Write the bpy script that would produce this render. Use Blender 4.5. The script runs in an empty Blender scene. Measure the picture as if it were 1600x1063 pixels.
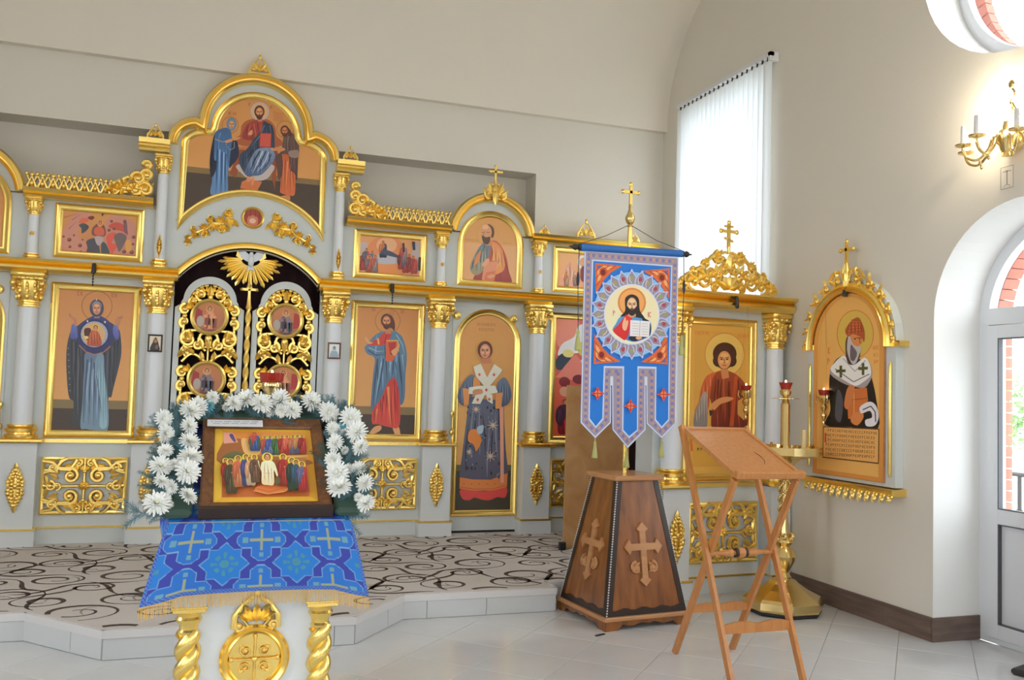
import bpy, bmesh, math, random
from math import sin, cos, pi, radians, sqrt, atan2
from mathutils import Vector, Matrix
from mathutils.geometry import tessellate_polygon
random.seed(7)
sc = bpy.context.scene
COL = sc.collection

# ------------------------------------------------------------------ camera, world, light, exposure
def setup_camera():
    yaw, pit, rol = radians(19.09), radians(3.18), radians(1.73)
    f = Vector((sin(yaw)*cos(pit), cos(yaw)*cos(pit), sin(pit)))
    r = Vector((cos(yaw), -sin(yaw), 0)); u = r.cross(f)
    r2 = r*cos(rol) + u*sin(rol); u2 = -r*sin(rol) + u*cos(rol)
    cd = bpy.data.cameras.new('camera'); cd.sensor_width = 36; cd.lens = 36*1400/1600
    cd.clip_start = .05; cd.clip_end = 200
    o = bpy.data.objects.new('camera', cd); COL.objects.link(o)
    m = Matrix((r2, u2, -f)).transposed().to_4x4(); m.translation = (0, 0, 1.55)
    o.matrix_world = m; sc.camera = o
setup_camera()
sc.view_settings.view_transform = 'Standard'; sc.view_settings.look = 'None'
sc.view_settings.gamma = 1; sc.view_settings.use_curve_mapping = False
sc.view_settings.exposure = 1.76
wd = bpy.data.worlds.new('overcast_sky'); sc.world = wd; wd.use_nodes = True
bg = wd.node_tree.nodes['Background']; bg.inputs[0].default_value = (.87, .935, 1.0, 1); bg.inputs[1].default_value = 2.2
sc.cycles.max_bounces = 8; sc.cycles.diffuse_bounces = 5; sc.cycles.glossy_bounces = 4
sc.cycles.transparent_max_bounces = 12; sc.cycles.sample_clamp_indirect = 6
sc.cycles.use_denoising = True
def portal(name, c, rot, w, h):
    ld = bpy.data.lights.new(name, 'AREA'); ld.shape = 'RECTANGLE'; ld.size = w; ld.size_y = h
    ld.cycles.is_portal = True
    o = bpy.data.objects.new(name, ld); COL.objects.link(o); o.location = c; o.rotation_euler = rot

# ------------------------------------------------------------------ materials
def lin(c):
    def g(v):
        v = v/255
        return v/12.92 if v <= .04045 else ((v+.055)/1.055)**2.4
    return tuple(g(v) for v in c)
MATS = {}
def mat(name, rgb, rough=.5, metal=0, spec=.5, noise=None, bump=None, emis=None, coat=0, trans=0, sub=None):
    m = bpy.data.materials.new(name); m.use_nodes = True
    nt = m.node_tree; b = nt.nodes['Principled BSDF']
    c = (*rgb, 1)
    b.inputs['Base Color'].default_value = c
    b.inputs['Roughness'].default_value = rough; b.inputs['Metallic'].default_value = metal
    b.inputs['Specular IOR Level'].default_value = spec
    if coat: b.inputs['Coat Weight'].default_value = coat; b.inputs['Coat Roughness'].default_value = .12
    if trans: b.inputs['Transmission Weight'].default_value = trans
    if noise or bump:
        tc = nt.nodes.new('ShaderNodeTexCoord')
    if noise:      # (scale, colour2, stretch, detail)
        s, c2, st = noise[:3]
        mp = nt.nodes.new('ShaderNodeMapping'); mp.inputs['Scale'].default_value = st
        n = nt.nodes.new('ShaderNodeTexNoise'); n.inputs['Scale'].default_value = s; n.inputs['Detail'].default_value = 6
        n.inputs['Distortion'].default_value = noise[3] if len(noise) > 3 else 0
        rp = nt.nodes.new('ShaderNodeValToRGB'); rp.color_ramp.elements[0].position = .32; rp.color_ramp.elements[1].position = .68
        rp.color_ramp.elements[0].color = c; rp.color_ramp.elements[1].color = (*c2, 1)
        nt.links.new(tc.outputs['Object'], mp.inputs[0]); nt.links.new(mp.outputs[0], n.inputs['Vector'])
        nt.links.new(n.outputs[0], rp.inputs[0]); nt.links.new(rp.outputs[0], b.inputs['Base Color'])
    if bump:       # (scale, strength)
        n = nt.nodes.new('ShaderNodeTexNoise'); n.inputs['Scale'].default_value = bump[0]; n.inputs['Detail'].default_value = 4
        bp = nt.nodes.new('ShaderNodeBump'); bp.inputs['Strength'].default_value = bump[1]; bp.inputs['Distance'].default_value = .01
        nt.links.new(tc.outputs['Object'], n.inputs['Vector']); nt.links.new(n.outputs[0], bp.inputs['Height'])
        nt.links.new(bp.outputs[0], b.inputs['Normal'])
    if emis: b.inputs['Emission Color'].default_value = (*emis[0], 1); b.inputs['Emission Strength'].default_value = emis[1]
    MATS[name] = m
    return m
def art_material(name, rough):
    m = mat(name, (1, 1, 1), rough)
    nt = m.node_tree; a = nt.nodes.new('ShaderNodeAttribute'); a.attribute_name = 'Col'
    nt.links.new(a.outputs['Color'], nt.nodes['Principled BSDF'].inputs['Base Color'])
    return m
mat('wall', (.735, .69, .61), .85, bump=(40, .03))
mat('ceil', (.79, .73, .635), .9)
mat('white_reveal', (.86, .85, .82), .7)
mat('gold', (.97, .70, .21), .27, 1, bump=(18, .05))
mat('gold_carved', (.97, .70, .21), .30, 1, bump=(60, .10))
mat('brass', (.80, .60, .26), .16, 1)
mat('cream_paint', (.655, .69, .685), .35)
mat('column_paint', (.79, .82, .87), .25)
mat('pedestal_paint', (.71, .735, .745), .35)
mat('maroon', (.030, .008, .010), .9)
mat('tile', (.64, .65, .67), .14, noise=(2.2, (.69, .70, .715), (1, 1, 1)))
mat('grout', (.42, .41, .40), .8)
mat('riser', (.60, .61, .615), .3)
mat('riser_rim', (.68, .66, .66), .45)
mat('carpet', (.64, .60, .58), .95, bump=(300, .2))
mat('carpet_dark', (.085, .06, .05), .95)
mat('carpet_mid', (.34, .29, .26), .95)
mat('plinth', (.20, .135, .105), .45, noise=(3, (.11, .075, .06), (1, 1, 9)))
mat('wood_orange', (.52, .195, .048), .38, noise=(5, (.59, .25, .075), (8, 8, 1)), coat=.3)
mat('wood_dark', (.34, .115, .022), .30, noise=(3.5, (.18, .058, .014), (5, 5, .8)), coat=.4)
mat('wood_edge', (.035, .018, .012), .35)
mat('wood_light', (.48, .21, .085), .32, noise=(4, (.58, .29, .12), (1, 1, 6)), coat=.3)
mat('plywood', (.52, .25, .085), .45, noise=(2.6, (.66, .37, .16), (1.2, 1, .9), 1.6))
mat('icon_frame_wood', (.10, .036, .014), .3, noise=(30, (.22, .09, .028), (1, 1, 1), 1))
mat('black', (.012, .011, .011), .5)
mat('dark_iron', (.045, .04, .038), .5, .3)
mat('pvc', (.72, .73, .76), .3)
mat('pvc_gap', (.10, .10, .11), .6)
mat('candle', (.80, .80, .80), .5)
mat('wax', (.78, .62, .30), .5)
mat('red_glass', (.36, .025, .015), .08)
mat('flame', (1, .8, .4), .5, emis=((1, .75, .4), 4))
mat('petal', (.86, .87, .83), .6)
mat('petal_core', (.80, .80, .58), .6)
mat('petal_blue', (.12, .42, .52), .6)
mat('fern', (.045, .12, .145), .6, noise=(14, (.10, .20, .22), (1, 1, 1)))
mat('fern_dark', (.03, .07, .05), .6)
mat('fringe', (.66, .38, .065), .5)
mat('tassel', (.46, .46, .16), .6)
mat('cord', (.03, .03, .05), .6)
mat('blue_cloth', (.025, .15, .50), .6)
mat('paper', (.74, .74, .77), .6)
mat('brick', (.62, .20, .13), .8, noise=(6, (.50, .15, .10), (1, 1, 1)))
mat('mortar', (.55, .52, .48), .9)
mat('ground', (.45, .44, .42), .9)
mat('leaf_green', (.30, .46, .18), .7)
mat('bark', (.12, .08, .05), .8)
mat('hidden_bulb', (1, .9, .7), .4, emis=((1, .88, .66), 30))
mat('ink', (.16, .145, .12), .7)
art_material('art', .38); art_material('print_cloth', .65)
def make_glass():
    m = bpy.data.materials.new('glass'); m.use_nodes = True; nt = m.node_tree
    nt.nodes.remove(nt.nodes['Principled BSDF'])
    t = nt.nodes.new('ShaderNodeBsdfTransparent'); t.inputs[0].default_value = (.95, .97, .97, 1)
    g = nt.nodes.new('ShaderNodeBsdfGlossy'); g.inputs['Roughness'].default_value = .02
    mx = nt.nodes.new('ShaderNodeMixShader'); mx.inputs[0].default_value = .06
    nt.links.new(t.outputs[0], mx.inputs[1]); nt.links.new(g.outputs[0], mx.inputs[2])
    nt.links.new(mx.outputs[0], nt.nodes['Material Output'].inputs[0]); MATS['glass'] = m
    m = bpy.data.materials.new('blind_fabric'); m.use_nodes = True; nt = m.node_tree
    nt.nodes.remove(nt.nodes['Principled BSDF'])
    d = nt.nodes.new('ShaderNodeBsdfDiffuse'); d.inputs[0].default_value = (.80, .81, .80, 1)
    t = nt.nodes.new('ShaderNodeBsdfTranslucent'); t.inputs[0].default_value = (.82, .84, .86, 1)
    mx = nt.nodes.new('ShaderNodeMixShader'); mx.inputs[0].default_value = .55
    nt.links.new(d.outputs[0], mx.inputs[1]); nt.links.new(t.outputs[0], mx.inputs[2])
    nt.links.new(mx.outputs[0], nt.nodes['Material Output'].inputs[0]); MATS['blind_fabric'] = m
make_glass()

# ------------------------------------------------------------------ mesh builder
class B:
    def __init__(s): s.v = []; s.f = []
    def add(s, vs, fs):
        n = len(s.v); s.v += [tuple(p) for p in vs]; s.f += [tuple(i+n for i in q) for q in fs]; return s
    def box(s, x0, x1, y0, y1, z0, z1):
        vs = [(x, y, z) for z in (z0, z1) for y in (y0, y1) for x in (x0, x1)]
        return s.add(vs, [(0, 2, 3, 1), (4, 5, 7, 6), (0, 1, 5, 4), (2, 6, 7, 3), (0, 4, 6, 2), (1, 3, 7, 5)])
    def bbox(s, x0, x1, y0, y1, z0, z1, c):     # box with chamfered edges along z and top
        a = [(x0+c, y0), (x1-c, y0), (x1, y0+c), (x1, y1-c), (x1-c, y1), (x0+c, y1), (x0, y1-c), (x0, y0+c)]
        cx, cy = (x0+x1)/2, (y0+y1)/2
        def ins(k): return [(cx+(x-cx)*(1-k*2*c/(x1-x0)), cy+(y-cy)*(1-k*2*c/(y1-y0))) for x, y in a]
        vs = [(*p, z0) for p in ins(.9)]+[(*p, z0+c) for p in a]+[(*p, z1-c) for p in a]+[(*p, z1) for p in ins(.9)]
        fs = [tuple(range(7, -1, -1)), tuple(range(24, 32))]
        for l in range(3):
            for i in range(8): j = (i+1) % 8; fs.append((l*8+i, l*8+j, l*8+8+j, l*8+8+i))
        return s.add(vs, fs)
    def lathe(s, prof, c=(0, 0, 0), n=20, rot=0, cap=True):
        vs = []
        for r, z in prof:
            for i in range(n):
                a = rot+2*pi*i/n; vs.append((c[0]+r*cos(a), c[1]+r*sin(a), c[2]+z))
        fs = []
        for k in range(len(prof)-1):
            for i in range(n):
                j = (i+1) % n; fs.append((k*n+i, k*n+j, k*n+n+j, k*n+n+i))
        if cap: fs += [tuple(range(n-1, -1, -1)), tuple(range((len(prof)-1)*n, len(prof)*n))]
        return s.add(vs, fs)
    def tube(s, pts, r, n=6, flat=None, cap=True):   # flat=(k, up) squashes along up
        pts = [Vector(p) for p in pts]; m = len(pts)
        rs = r if isinstance(r, (list, tuple)) else [r]*m
        vs = []; up = None
        for i, p in enumerate(pts):
            t = (pts[min(i+1, m-1)]-pts[max(i-1, 0)])
            if t.length < 1e-9: t = Vector((0, 0, 1))
            t.normalize()
            if up is None:
                up = Vector((0, -1, 0)) if abs(t.y) < .9 else Vector((0, 0, 1))
            b = t.cross(up)
            if b.length < 1e-6: b = t.orthogonal()
            b.normalize(); up2 = b.cross(t)
            for k in range(n):
                a = 2*pi*k/n; vs.append(p+b*(cos(a)*rs[i])+up2*(sin(a)*rs[i]*(flat or 1)))
        fs = []
        for i in range(m-1):
            for k in range(n):
                j = (k+1) % n; fs.append((i*n+k, i*n+j, i*n+n+j, i*n+n+k))
        if cap: fs += [tuple(range(n-1, -1, -1)), tuple(range((m-1)*n, m*n))]
        return s.add(vs, fs)
    def ell(s, c, r, n=8, m=5, rot=0):           # rot about y axis
        vs = []; ca, sa = cos(rot), sin(rot)
        for k in range(1, m):
            ph = pi*k/m
            for i in range(n):
                a = 2*pi*i/n
                x, y, z = r[0]*sin(ph)*cos(a), r[1]*sin(ph)*sin(a), r[2]*cos(ph)
                vs.append((c[0]+ca*x+sa*z, c[1]+y, c[2]-sa*x+ca*z))
        vs += [(c[0]+sa*r[2], c[1], c[2]+ca*r[2]), (c[0]-sa*r[2], c[1], c[2]-ca*r[2])]
        fs = []
        for k in range(m-2):
            for i in range(n):
                j = (i+1) % n; fs.append((k*n+i, k*n+n+i, k*n+n+j, k*n+j))
        t, b = len(vs)-2, len(vs)-1
        for i in range(n):
            j = (i+1) % n; fs += [(t, i, j), (b, (m-2)*n+j, (m-2)*n+i)]
        return s.add(vs, fs)
    def leaf(s, x, z, ang, L, w, y=0, h=.012):   # relief leaf on XZ plane facing -y, growing from (x,z) along ang
        d = (cos(ang), sin(ang)); e = (-d[1], d[0])
        def P(a, b, hh): return (x+d[0]*a*L+e[0]*b*w, y-hh, z+d[1]*a*L+e[1]*b*w)
        vs = [P(0, 0, 0), P(.35, .5, 0), P(.35, -.5, 0), P(.7, .38, h*.3), P(.7, -.38, h*.3), P(1, 0, h*.7), P(.15, 0, h), P(.4, 0, h), P(.72, 0, h*1.3)]
        return s.add(vs, [(0, 6, 1), (0, 2, 6), (1, 6, 7), (2, 7, 6), (1, 7, 8, 3), (2, 4, 8, 7), (3, 8, 5), (4, 5, 8)])
    def scroll(s, x, z, r, a0, turns, t, y=0, sgn=1, n=22, stem=None):   # spiral from outside to inside, ends in a bud
        pts = []; rs = []
        if stem: pts += [(p[0], y, p[1]) for p in stem]; rs += [t*.7]*len(stem)
        for i in range(n+1):
            k = i/n; a = a0+sgn*2*pi*turns*k; rr = r*(1-.82*k)
            pts.append((x+rr*cos(a), y-.004*k, z+rr*sin(a))); rs.append(t*(1-.35*k))
        s.tube(pts, rs, 6)
        s.ell((x, y-.006, z), (t*1.5, t*1.2, t*1.5), 6, 4)
        return s
    def sweep(s, path, prof, closed=False, y=0, capends=True):
        """moulding: path = XZ points, prof = (offset to the left of travel, y offset) points"""
        m = len(path); k = len(prof); vs = []
        P = [Vector(p) for p in path]
        for i in range(m):
            a = P[i-1] if (closed or i > 0) else None; b = P[(i+1) % m] if (closed or i < m-1) else None
            d1 = (P[i]-a).normalized() if a is not None else None; d2 = (b-P[i]).normalized() if b is not None else None
            if d1 is None: d1 = d2
            if d2 is None: d2 = d1
            n1 = Vector((-d1.y, d1.x)); n2 = Vector((-d2.y, d2.x)); n = n1+n2
            if n.length < 1e-6: n = n1
            n.normalize(); sc_ = 1/max(.35, n.dot(n1))
            for o, yy in prof: vs.append((P[i].x+n.x*o*sc_, y+yy, P[i].y+n.y*o*sc_))
        fs = []
        for i in range(m if closed else m-1):
            j = (i+1) % m
            for q in range(k-1): fs.append((i*k+q, j*k+q, j*k+q+1, i*k+q+1))
        if not closed and capends and k > 2: fs += [tuple(range(k-1, -1, -1)), tuple(range((m-1)*k, m*k))]
        return s.add(vs, fs)
    def plate(s, poly, y0, y1, flip=False):      # polygon in XZ extruded between y0 (front) and y1
        n = len(poly)
        tri = tessellate_polygon([[Vector((p[0], p[1], 0)) for p in poly]])
        vs = [(p[0], y0, p[1]) for p in poly]+[(p[0], y1, p[1]) for p in poly]
        ar = sum(poly[i][0]*poly[(i+1) % n][1]-poly[(i+1) % n][0]*poly[i][1] for i in range(n))
        fs = []
        for t in tri:
            a, b, c = t
            cr = (poly[b][0]-poly[a][0])*(poly[c][1]-poly[a][1])-(poly[b][1]-poly[a][1])*(poly[c][0]-poly[a][0])
            if cr < 0: a, c = c, a
            fs += [(a, b, c), (n+a, n+c, n+b)]
        for i in range(n):
            j = (i+1) % n
            fs.append((i, n+i, n+j, j) if ar > 0 else (i, j, n+j, n+i))
        return s.add(vs, fs)
    def plate_hole(s, outer, inner, y0, y1):     # two loops of equal length, matched point by point
        n = len(outer); L = [(p, y) for y in (y0, y1) for p in list(outer)+list(inner)]
        vs = [(p[0], y, p[1]) for p, y in L]; fs = []
        for i in range(n):
            j = (i+1) % n
            fs += [(i, j, n+j, n+i), (2*n+i, 3*n+i, 3*n+j, 2*n+j), (i, 2*n+i, 2*n+j, j), (n+i, n+j, 3*n+j, 3*n+i)]
        return s.add(vs, fs)
def arc(cx, cz, r, a0, a1, n=16, rz=None):
    rz = rz or r
    return [(cx+r*cos(radians(a0+(a1-a0)*i/n)), cz+rz*sin(radians(a0+(a1-a0)*i/n))) for i in range(n+1)]
def spl(pts, n=6):              # smooth open curve through the points
    out = []; m = len(pts)
    for i in range(m-1):
        p0, p1, p2, p3 = pts[max(0, i-1)], pts[i], pts[i+1], pts[min(m-1, i+2)]
        for k in range(n):
            t = k/n; out.append(tuple(.5*(2*b+(c-a)*t+(2*a-5*b+4*c-d)*t*t+(3*b-a-3*c+d)*t**3) for a, b, c, d in zip(p0, p1, p2, p3)))
    return out+[tuple(pts[-1])]
def link(o, parent=None):
    COL.objects.link(o)
    if parent is not None: o.parent = parent
    return o
def mk(name, b, m, parent=None, smooth=40, loc=None, rz=None):
    me = bpy.data.meshes.new(name); me.from_pydata(b.v, [], b.f); me.validate(); me.update()
    me.materials.append(MATS[m])
    if smooth:
        me.shade_smooth(); me.set_sharp_from_angle(angle=radians(smooth))
    o = bpy.data.objects.new(name, me); link(o, parent)
    if loc is not None: o.location = loc
    if rz is not None: o.rotation_euler[2] = rz
    return o
def inst(src, parent=None, loc=None, rot=None, scale=None, name=None):
    o = src.copy()
    if name: o.name = name
    link(o, parent if parent is not None else None)
    o.parent = parent
    if loc is not None: o.location = loc
    if rot is not None: o.rotation_euler = rot
    if scale is not None: o.scale = scale if isinstance(scale, (tuple, list)) else (scale,)*3
    return o
def tag(o, label, cat, group=None, kind=None):
    o['label'] = label; o['category'] = cat
    if group: o['group'] = group
    if kind: o['kind'] = kind
    return o
def thing(name, label, cat, loc=(0, 0, 0), rz=0, group=None, kind=None):
    o = bpy.data.objects.new(name, None); o.empty_display_size = .1; link(o)
    o.location = loc; o.rotation_euler[2] = rz
    return tag(o, label, cat, group, kind)
def struct(name, b, m, parent=None, smooth=0):
    o = mk(name, b, m, parent, smooth)
    if parent is None: o['kind'] = 'structure'
    return o

# ------------------------------------------------------------------ painter: flat prints made of coloured polygons
ART_GAIN = 1.42
def artcol(c, gain=None):
    g = gain or ART_GAIN
    return tuple(min(.92, v*g) for v in lin(c))
def homog(q):   # crop quad TL TR BR BL -> unit square (u right, v up)
    import numpy as np
    dst = [(0, 1), (1, 1), (1, 0), (0, 0)]; A = []; bb = []
    for (x, y), (u, v) in zip(q, dst):
        A += [[x, y, 1, 0, 0, 0, -u*x, -u*y], [0, 0, 0, x, y, 1, -v*x, -v*y]]; bb += [u, v]
    h = np.linalg.solve(np.array(A, float), np.array(bb, float))
    return lambda x, y: ((h[0]*x+h[1]*y+h[2])/(h[6]*x+h[7]*y+1), (h[3]*x+h[4]*y+h[5])/(h[6]*x+h[7]*y+1))
def cr(pts, n=4):
    out = []; m = len(pts)
    for i in range(m):
        p0, p1, p2, p3 = pts[i-1], pts[i], pts[(i+1) % m], pts[(i+2) % m]
        for k in range(n):
            t = k/n
            out.append(tuple(.5*(2*p1[d]+(p2[d]-p0[d])*t+(2*p0[d]-5*p1[d]+4*p2[d]-p3[d])*t*t+(3*p1[d]-p0[d]-3*p2[d]+p3[d])*t**3) for d in (0, 1)))
    return out
class Paint:
    def __init__(s, quad, W, H, gain=None, step=.00009):
        s.h = homog(quad) if quad else (lambda x, y: (x, y)); s.W = W; s.H = H; s.v = []; s.f = []; s.c = []; s.k = 0; s.gain = gain; s.step = step; s.up = quad is None
    def poly(s, col, pts, smooth=False):
        if smooth: pts = cr(pts)
        uv = [s.h(*p) for p in pts]; n0 = len(s.v); y = -s.step*s.k; s.k += 1
        P = [((u-.5)*s.W, y, v*s.H) for u, v in uv]
        if isinstance(col[0], (tuple, list)):
            vs = [p[2] for p in P]; lo, hi = min(vs), max(vs); a, b = artcol(col[0], s.gain), artcol(col[1], s.gain)
            cs = [tuple(b[i]+(a[i]-b[i])*((z-lo)/(hi-lo+1e-9)) for i in range(3)) for z in vs]
        else: cs = [artcol(col, s.gain)]*len(P)
        tri = tessellate_polygon([[Vector((p[0], p[2], 0)) for p in P]])
        s.v += P; s.c += cs
        for a, b, c in tri:
            cr_ = (P[b][0]-P[a][0])*(P[c][2]-P[a][2])-(P[b][2]-P[a][2])*(P[c][0]-P[a][0])
            s.f.append((n0+a, n0+b, n0+c) if cr_ > 0 else (n0+a, n0+c, n0+b))
        return s
    def sm(s, col, *pts):
        s.poly(col, list(pts), True)
        if isinstance(col[0], (tuple, list)): s.folds(col, cr(list(pts)))
        return s
    def folds(s, col, P):
        """drapery: tapering dark and light strokes that follow the garment's length"""
        xs = [p[0] for p in P]; ys = [p[1] for p in P]; x0, x1, y0, y1 = min(xs), max(xs), min(ys), max(ys); w, h = x1-x0, y1-y0
        r = random.Random(int(x0*3+y0*7)); n = 9
        c = [sum(v)/2 for v in zip(*col)]; dk = tuple(int(v*.66) for v in c); lt = tuple(min(240, int(v*1.32+6)) for v in c)
        def ins(x, y):
            t = False
            for i in range(len(P)):
                (a, b), (e, f) = P[i-1], P[i]
                if (b > y) != (f > y) and x < (e-a)*(y-b)/(f-b)+a: t = not t
            return t
        k0 = s.k
        for i in range(n):
            fx = (i+.5)/n; sl = (fx-.5)*w*.25+r.uniform(-.06, .06)*w; m = 14; run = []
            a0 = r.uniform(0, .35); a1 = r.uniform(.6, 1.0)
            for j in range(m+1):
                t = a0+(a1-a0)*j/m; x = x0+w*(.12+.76*fx)+sl*(t-.4)+.02*w*sin(t*7+i); y = y0+h*t
                if ins(x, y) and ins(x+.03*w, y) and ins(x-.03*w, y): run.append((x, y))
                elif len(run) > 3: break
                else: run = []
            if len(run) > 3:
                s.k = k0+.04*(i % 3); L = len(run)
                for j in range(L-1):
                    (xa, ya), (xb, yb) = run[j], run[j+1]; wa = w*.030*sin(pi*(j+.3)/L)+.2; wb = w*.030*sin(pi*(j+1.3)/L)+.1
                    s.poly(lt if i % 2 else dk, [(xa-wa/2, ya), (xa+wa/2, ya), (xb+wb/2, yb), (xb-wb/2, yb)]); s.k -= 1
        s.k = k0+.2
    def po(s, col, *pts): return s.poly(col, list(pts))
    def el(s, col, cx, cy, rx, ry=None, n=20, a0=0):
        ry = ry or rx
        return s.poly(col, [(cx+rx*cos(2*pi*i/n+a0), cy+ry*sin(2*pi*i/n+a0)) for i in range(n)])
    def ring(s, col, cx, cy, rx, w, ry=None, n=28):
        ry = ry or rx
        for i in range(n):
            a, b = 2*pi*i/n, 2*pi*(i+1)/n
            s.poly(col, [(cx+rx*cos(a), cy+ry*sin(a)), (cx+rx*cos(b), cy+ry*sin(b)), (cx+(rx-w)*cos(b), cy+(ry-w)*sin(b)), (cx+(rx-w)*cos(a), cy+(ry-w)*sin(a))])
            s.k -= .98
        s.k += 1; return s
    def ln(s, col, w, *pts, taper=False):
        m = len(pts)
        for i in range(m-1):
            (x0, y0), (x1, y1) = pts[i], pts[i+1]; L = math.hypot(x1-x0, y1-y0) or 1; nx, ny = -(y1-y0)/L*w/2, (x1-x0)/L*w/2
            e = .15 if taper and i == m-2 else 1
            s.poly(col, [(x0+nx, y0+ny), (x1+nx*e, y1+ny*e), (x1-nx*e, y1-ny*e), (x0-nx, y0-ny)]); s.k -= .98
        s.k += 1; return s
    def face(s, cx, cy, rx, ry, skin=(196, 134, 100), hair=(70, 42, 32), beard=False, veil=None, look=0):
        if s.up: ry = -ry
        dk = tuple(int(v*.55) for v in skin); lt = tuple(min(255, int(v*1.18)) for v in skin)
        if veil: s.el(veil, cx, cy-ry*.12, rx*1.75, ry*1.55)
        else:
            s.el(hair, cx, cy-ry*.18, rx*1.42, ry*1.22)
        s.el(skin, cx, cy, rx, ry)
        s.el(lt, cx+look*rx*.1, cy-ry*.5, rx*.6, ry*.25); s.el(lt, cx-rx*.4, cy+ry*.18, rx*.3, ry*.2); s.el(lt, cx+rx*.4, cy+ry*.18, rx*.3, ry*.2)
        if beard: s.sm(hair, (cx-rx*1.02, cy+ry*.15), (cx-rx*.45, cy+ry*.5), (cx, cy+ry*.38), (cx+rx*.45, cy+ry*.5), (cx+rx*1.02, cy+ry*.15), (cx+rx*.75, cy+ry*1.05), (cx, cy+ry*1.42), (cx-rx*.75, cy+ry*1.05))
        for q in (-1, 1):
            ex = cx+q*rx*.42+look*rx*.15
            s.ln(dk, ry*.09, (ex-rx*.26, cy-ry*.22), (ex, cy-ry*.3), (ex+rx*.26, cy-ry*.22)); s.el((40, 25, 20), ex, cy-ry*.08, rx*.17, ry*.085, 8)
        nx = cx+look*rx*.2
        s.ln(dk, ry*.07, (nx-rx*.08, cy-ry*.15), (nx+rx*.06, cy+ry*.3), (nx-rx*.14, cy+ry*.34))
        s.ln((150, 70, 60), ry*.1, (nx-rx*.28, cy+ry*.6), (nx+rx*.28, cy+ry*.6))
        return s
    def fig(s, cx, base, h, robe, mantle=None, halo=(205, 165, 60), skin=(185, 125, 90), hair=(80, 50, 35), wide=.30, lean=0, arm=0):
        w = h*wide; top = base-h; hr = h*.07; hx = cx+lean*h
        if halo: s.el(halo, hx, top+hr*1.2, hr*1.75)
        def dk(c, k): return tuple(int(v*k) for v in c)
        s.sm((robe, dk(robe, .7)), (hx-w*.16, top+hr*2.2), (cx-w*.42, top+h*.24), (cx-w*.45, top+h*.6), (cx-w*.42, base), (cx, base+h*.015), (cx+w*.42, base), (cx+w*.45, top+h*.6), (cx+w*.42, top+h*.24), (hx+w*.16, top+hr*2.2))
        for q in (-.22, .02, .24): s.ln(dk(robe, .6), w*.05, (cx+q*w, top+h*.5), (cx+q*w*1.1, base-h*.03), taper=True)
        for q in (-.1, .14): s.ln(tuple(min(255, int(v*1.35)) for v in robe), w*.05, (cx+q*w, top+h*.45), (cx+q*w*1.1, base-h*.05), taper=True)
        if mantle:
            s.sm((mantle, dk(mantle, .75)), (hx, top+hr*2.1), (cx-w*.46, top+h*.25), (cx-w*.55, top+h*.6), (cx-w*.3, top+h*.8), (cx-w*.02, top+h*.5), (cx+w*.2, top+h*.33))
            s.ln(dk(mantle, 1.4), w*.05, (cx-w*.3, top+h*.3), (cx-w*.38, top+h*.65), taper=True)
        s.el(skin, cx+arm*w*.5+w*.1, top+h*.4, h*.03, h*.022, 8)
        s.el(hair, hx, top+hr*1.05, hr*.95, hr*1.15); s.el(skin, hx+arm*hr*.2, top+hr*1.25, hr*.66, hr*.9)
        s.ln(dk(skin, .5), hr*.16, (hx-hr*.4, top+hr*1.1), (hx+hr*.4, top+hr*1.1))
        return s
    def script(s, col, x, y, w, h, slope=0, n=7):
        """a line of slanted church lettering strokes"""
        r = random.Random(int(x*7+y*13)); st = w/n
        k0 = s.k
        for i in range(n):
            xx = x+i*st; yy = y+slope*(xx-x); t = st*.16
            k = r.randrange(4); L = [((.15, 0), (.15, 1))]
            if k == 0: L += [((.65, 0), (.65, 1)), ((.15, .5), (.65, .5))]
            elif k == 1: L += [((.15, .07), (.65, .07)), ((.15, .93), (.65, .93))]
            elif k == 2: L += [((.65, 0), (.15, .55)), ((.15, .55), (.65, 1))]
            else: L += [((.15, 0), (.65, .3)), ((.65, .3), (.15, .55))]
            for q, (a, b) in enumerate(L):
                s.k = k0+.02*q; s.ln(col, t, (xx+st*a[0], yy+h*a[1]), (xx+st*b[0], yy+h*b[1]))
        s.k = k0+1
        return s
    def build(s, name, parent, loc=(0, 0, 0), rot=None, m='art'):
        me = bpy.data.meshes.new(name); me.from_pydata(s.v, [], s.f)
        at = me.attributes.new('Col', 'FLOAT_COLOR', 'POINT')
        at.data.foreach_set('color', [x for c in s.c for x in (*c, 1)])
        me.materials.append(MATS[m]); me.update()
        o = bpy.data.objects.new(name, me); link(o, parent); o.location = loc
        if rot: o.rotation_euler = rot
        return o
# ================================================================== THE SETTING
XR, XL, YB, YR = 4.56, -3.8, 8.42, -4.5      # right wall, left wall, back wall front face, rear wall
SOL = .165                                    # height of the raised platform
def boolean(o, cutters):
    for i, c in enumerate(cutters):
        md = o.modifiers.new('cut%d' % i, 'BOOLEAN'); md.object = c; md.operation = 'DIFFERENCE'; md.solver = 'EXACT'
    dg = bpy.context.evaluated_depsgraph_get(); dg.update()
    me = bpy.data.meshes.new_from_object(o.evaluated_get(dg)); old = o.data; o.modifiers.clear(); o.data = me
    for c in cutters: bpy.data.objects.remove(c)
def cutter_yz(poly, x0, x1):                 # polygon in (y,z) extruded along x
    n = len(poly); b = B()
    b.add([(x0, *p) for p in poly]+[(x1, *p) for p in poly], [tuple(range(n)), tuple(range(2*n-1, n-1, -1))]+[(i, n+i, n+(i+1) % n, (i+1) % n) for i in range(n)])
    o = mk('cutter', b, 'wall', None, 0)
    bm = bmesh.new(); bm.from_mesh(o.data); bmesh.ops.recalc_face_normals(bm, faces=bm.faces); bm.to_mesh(o.data); bm.free()
    return o
DY = 3.975                                    # centre of door, round window and sconce on the right wall
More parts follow.
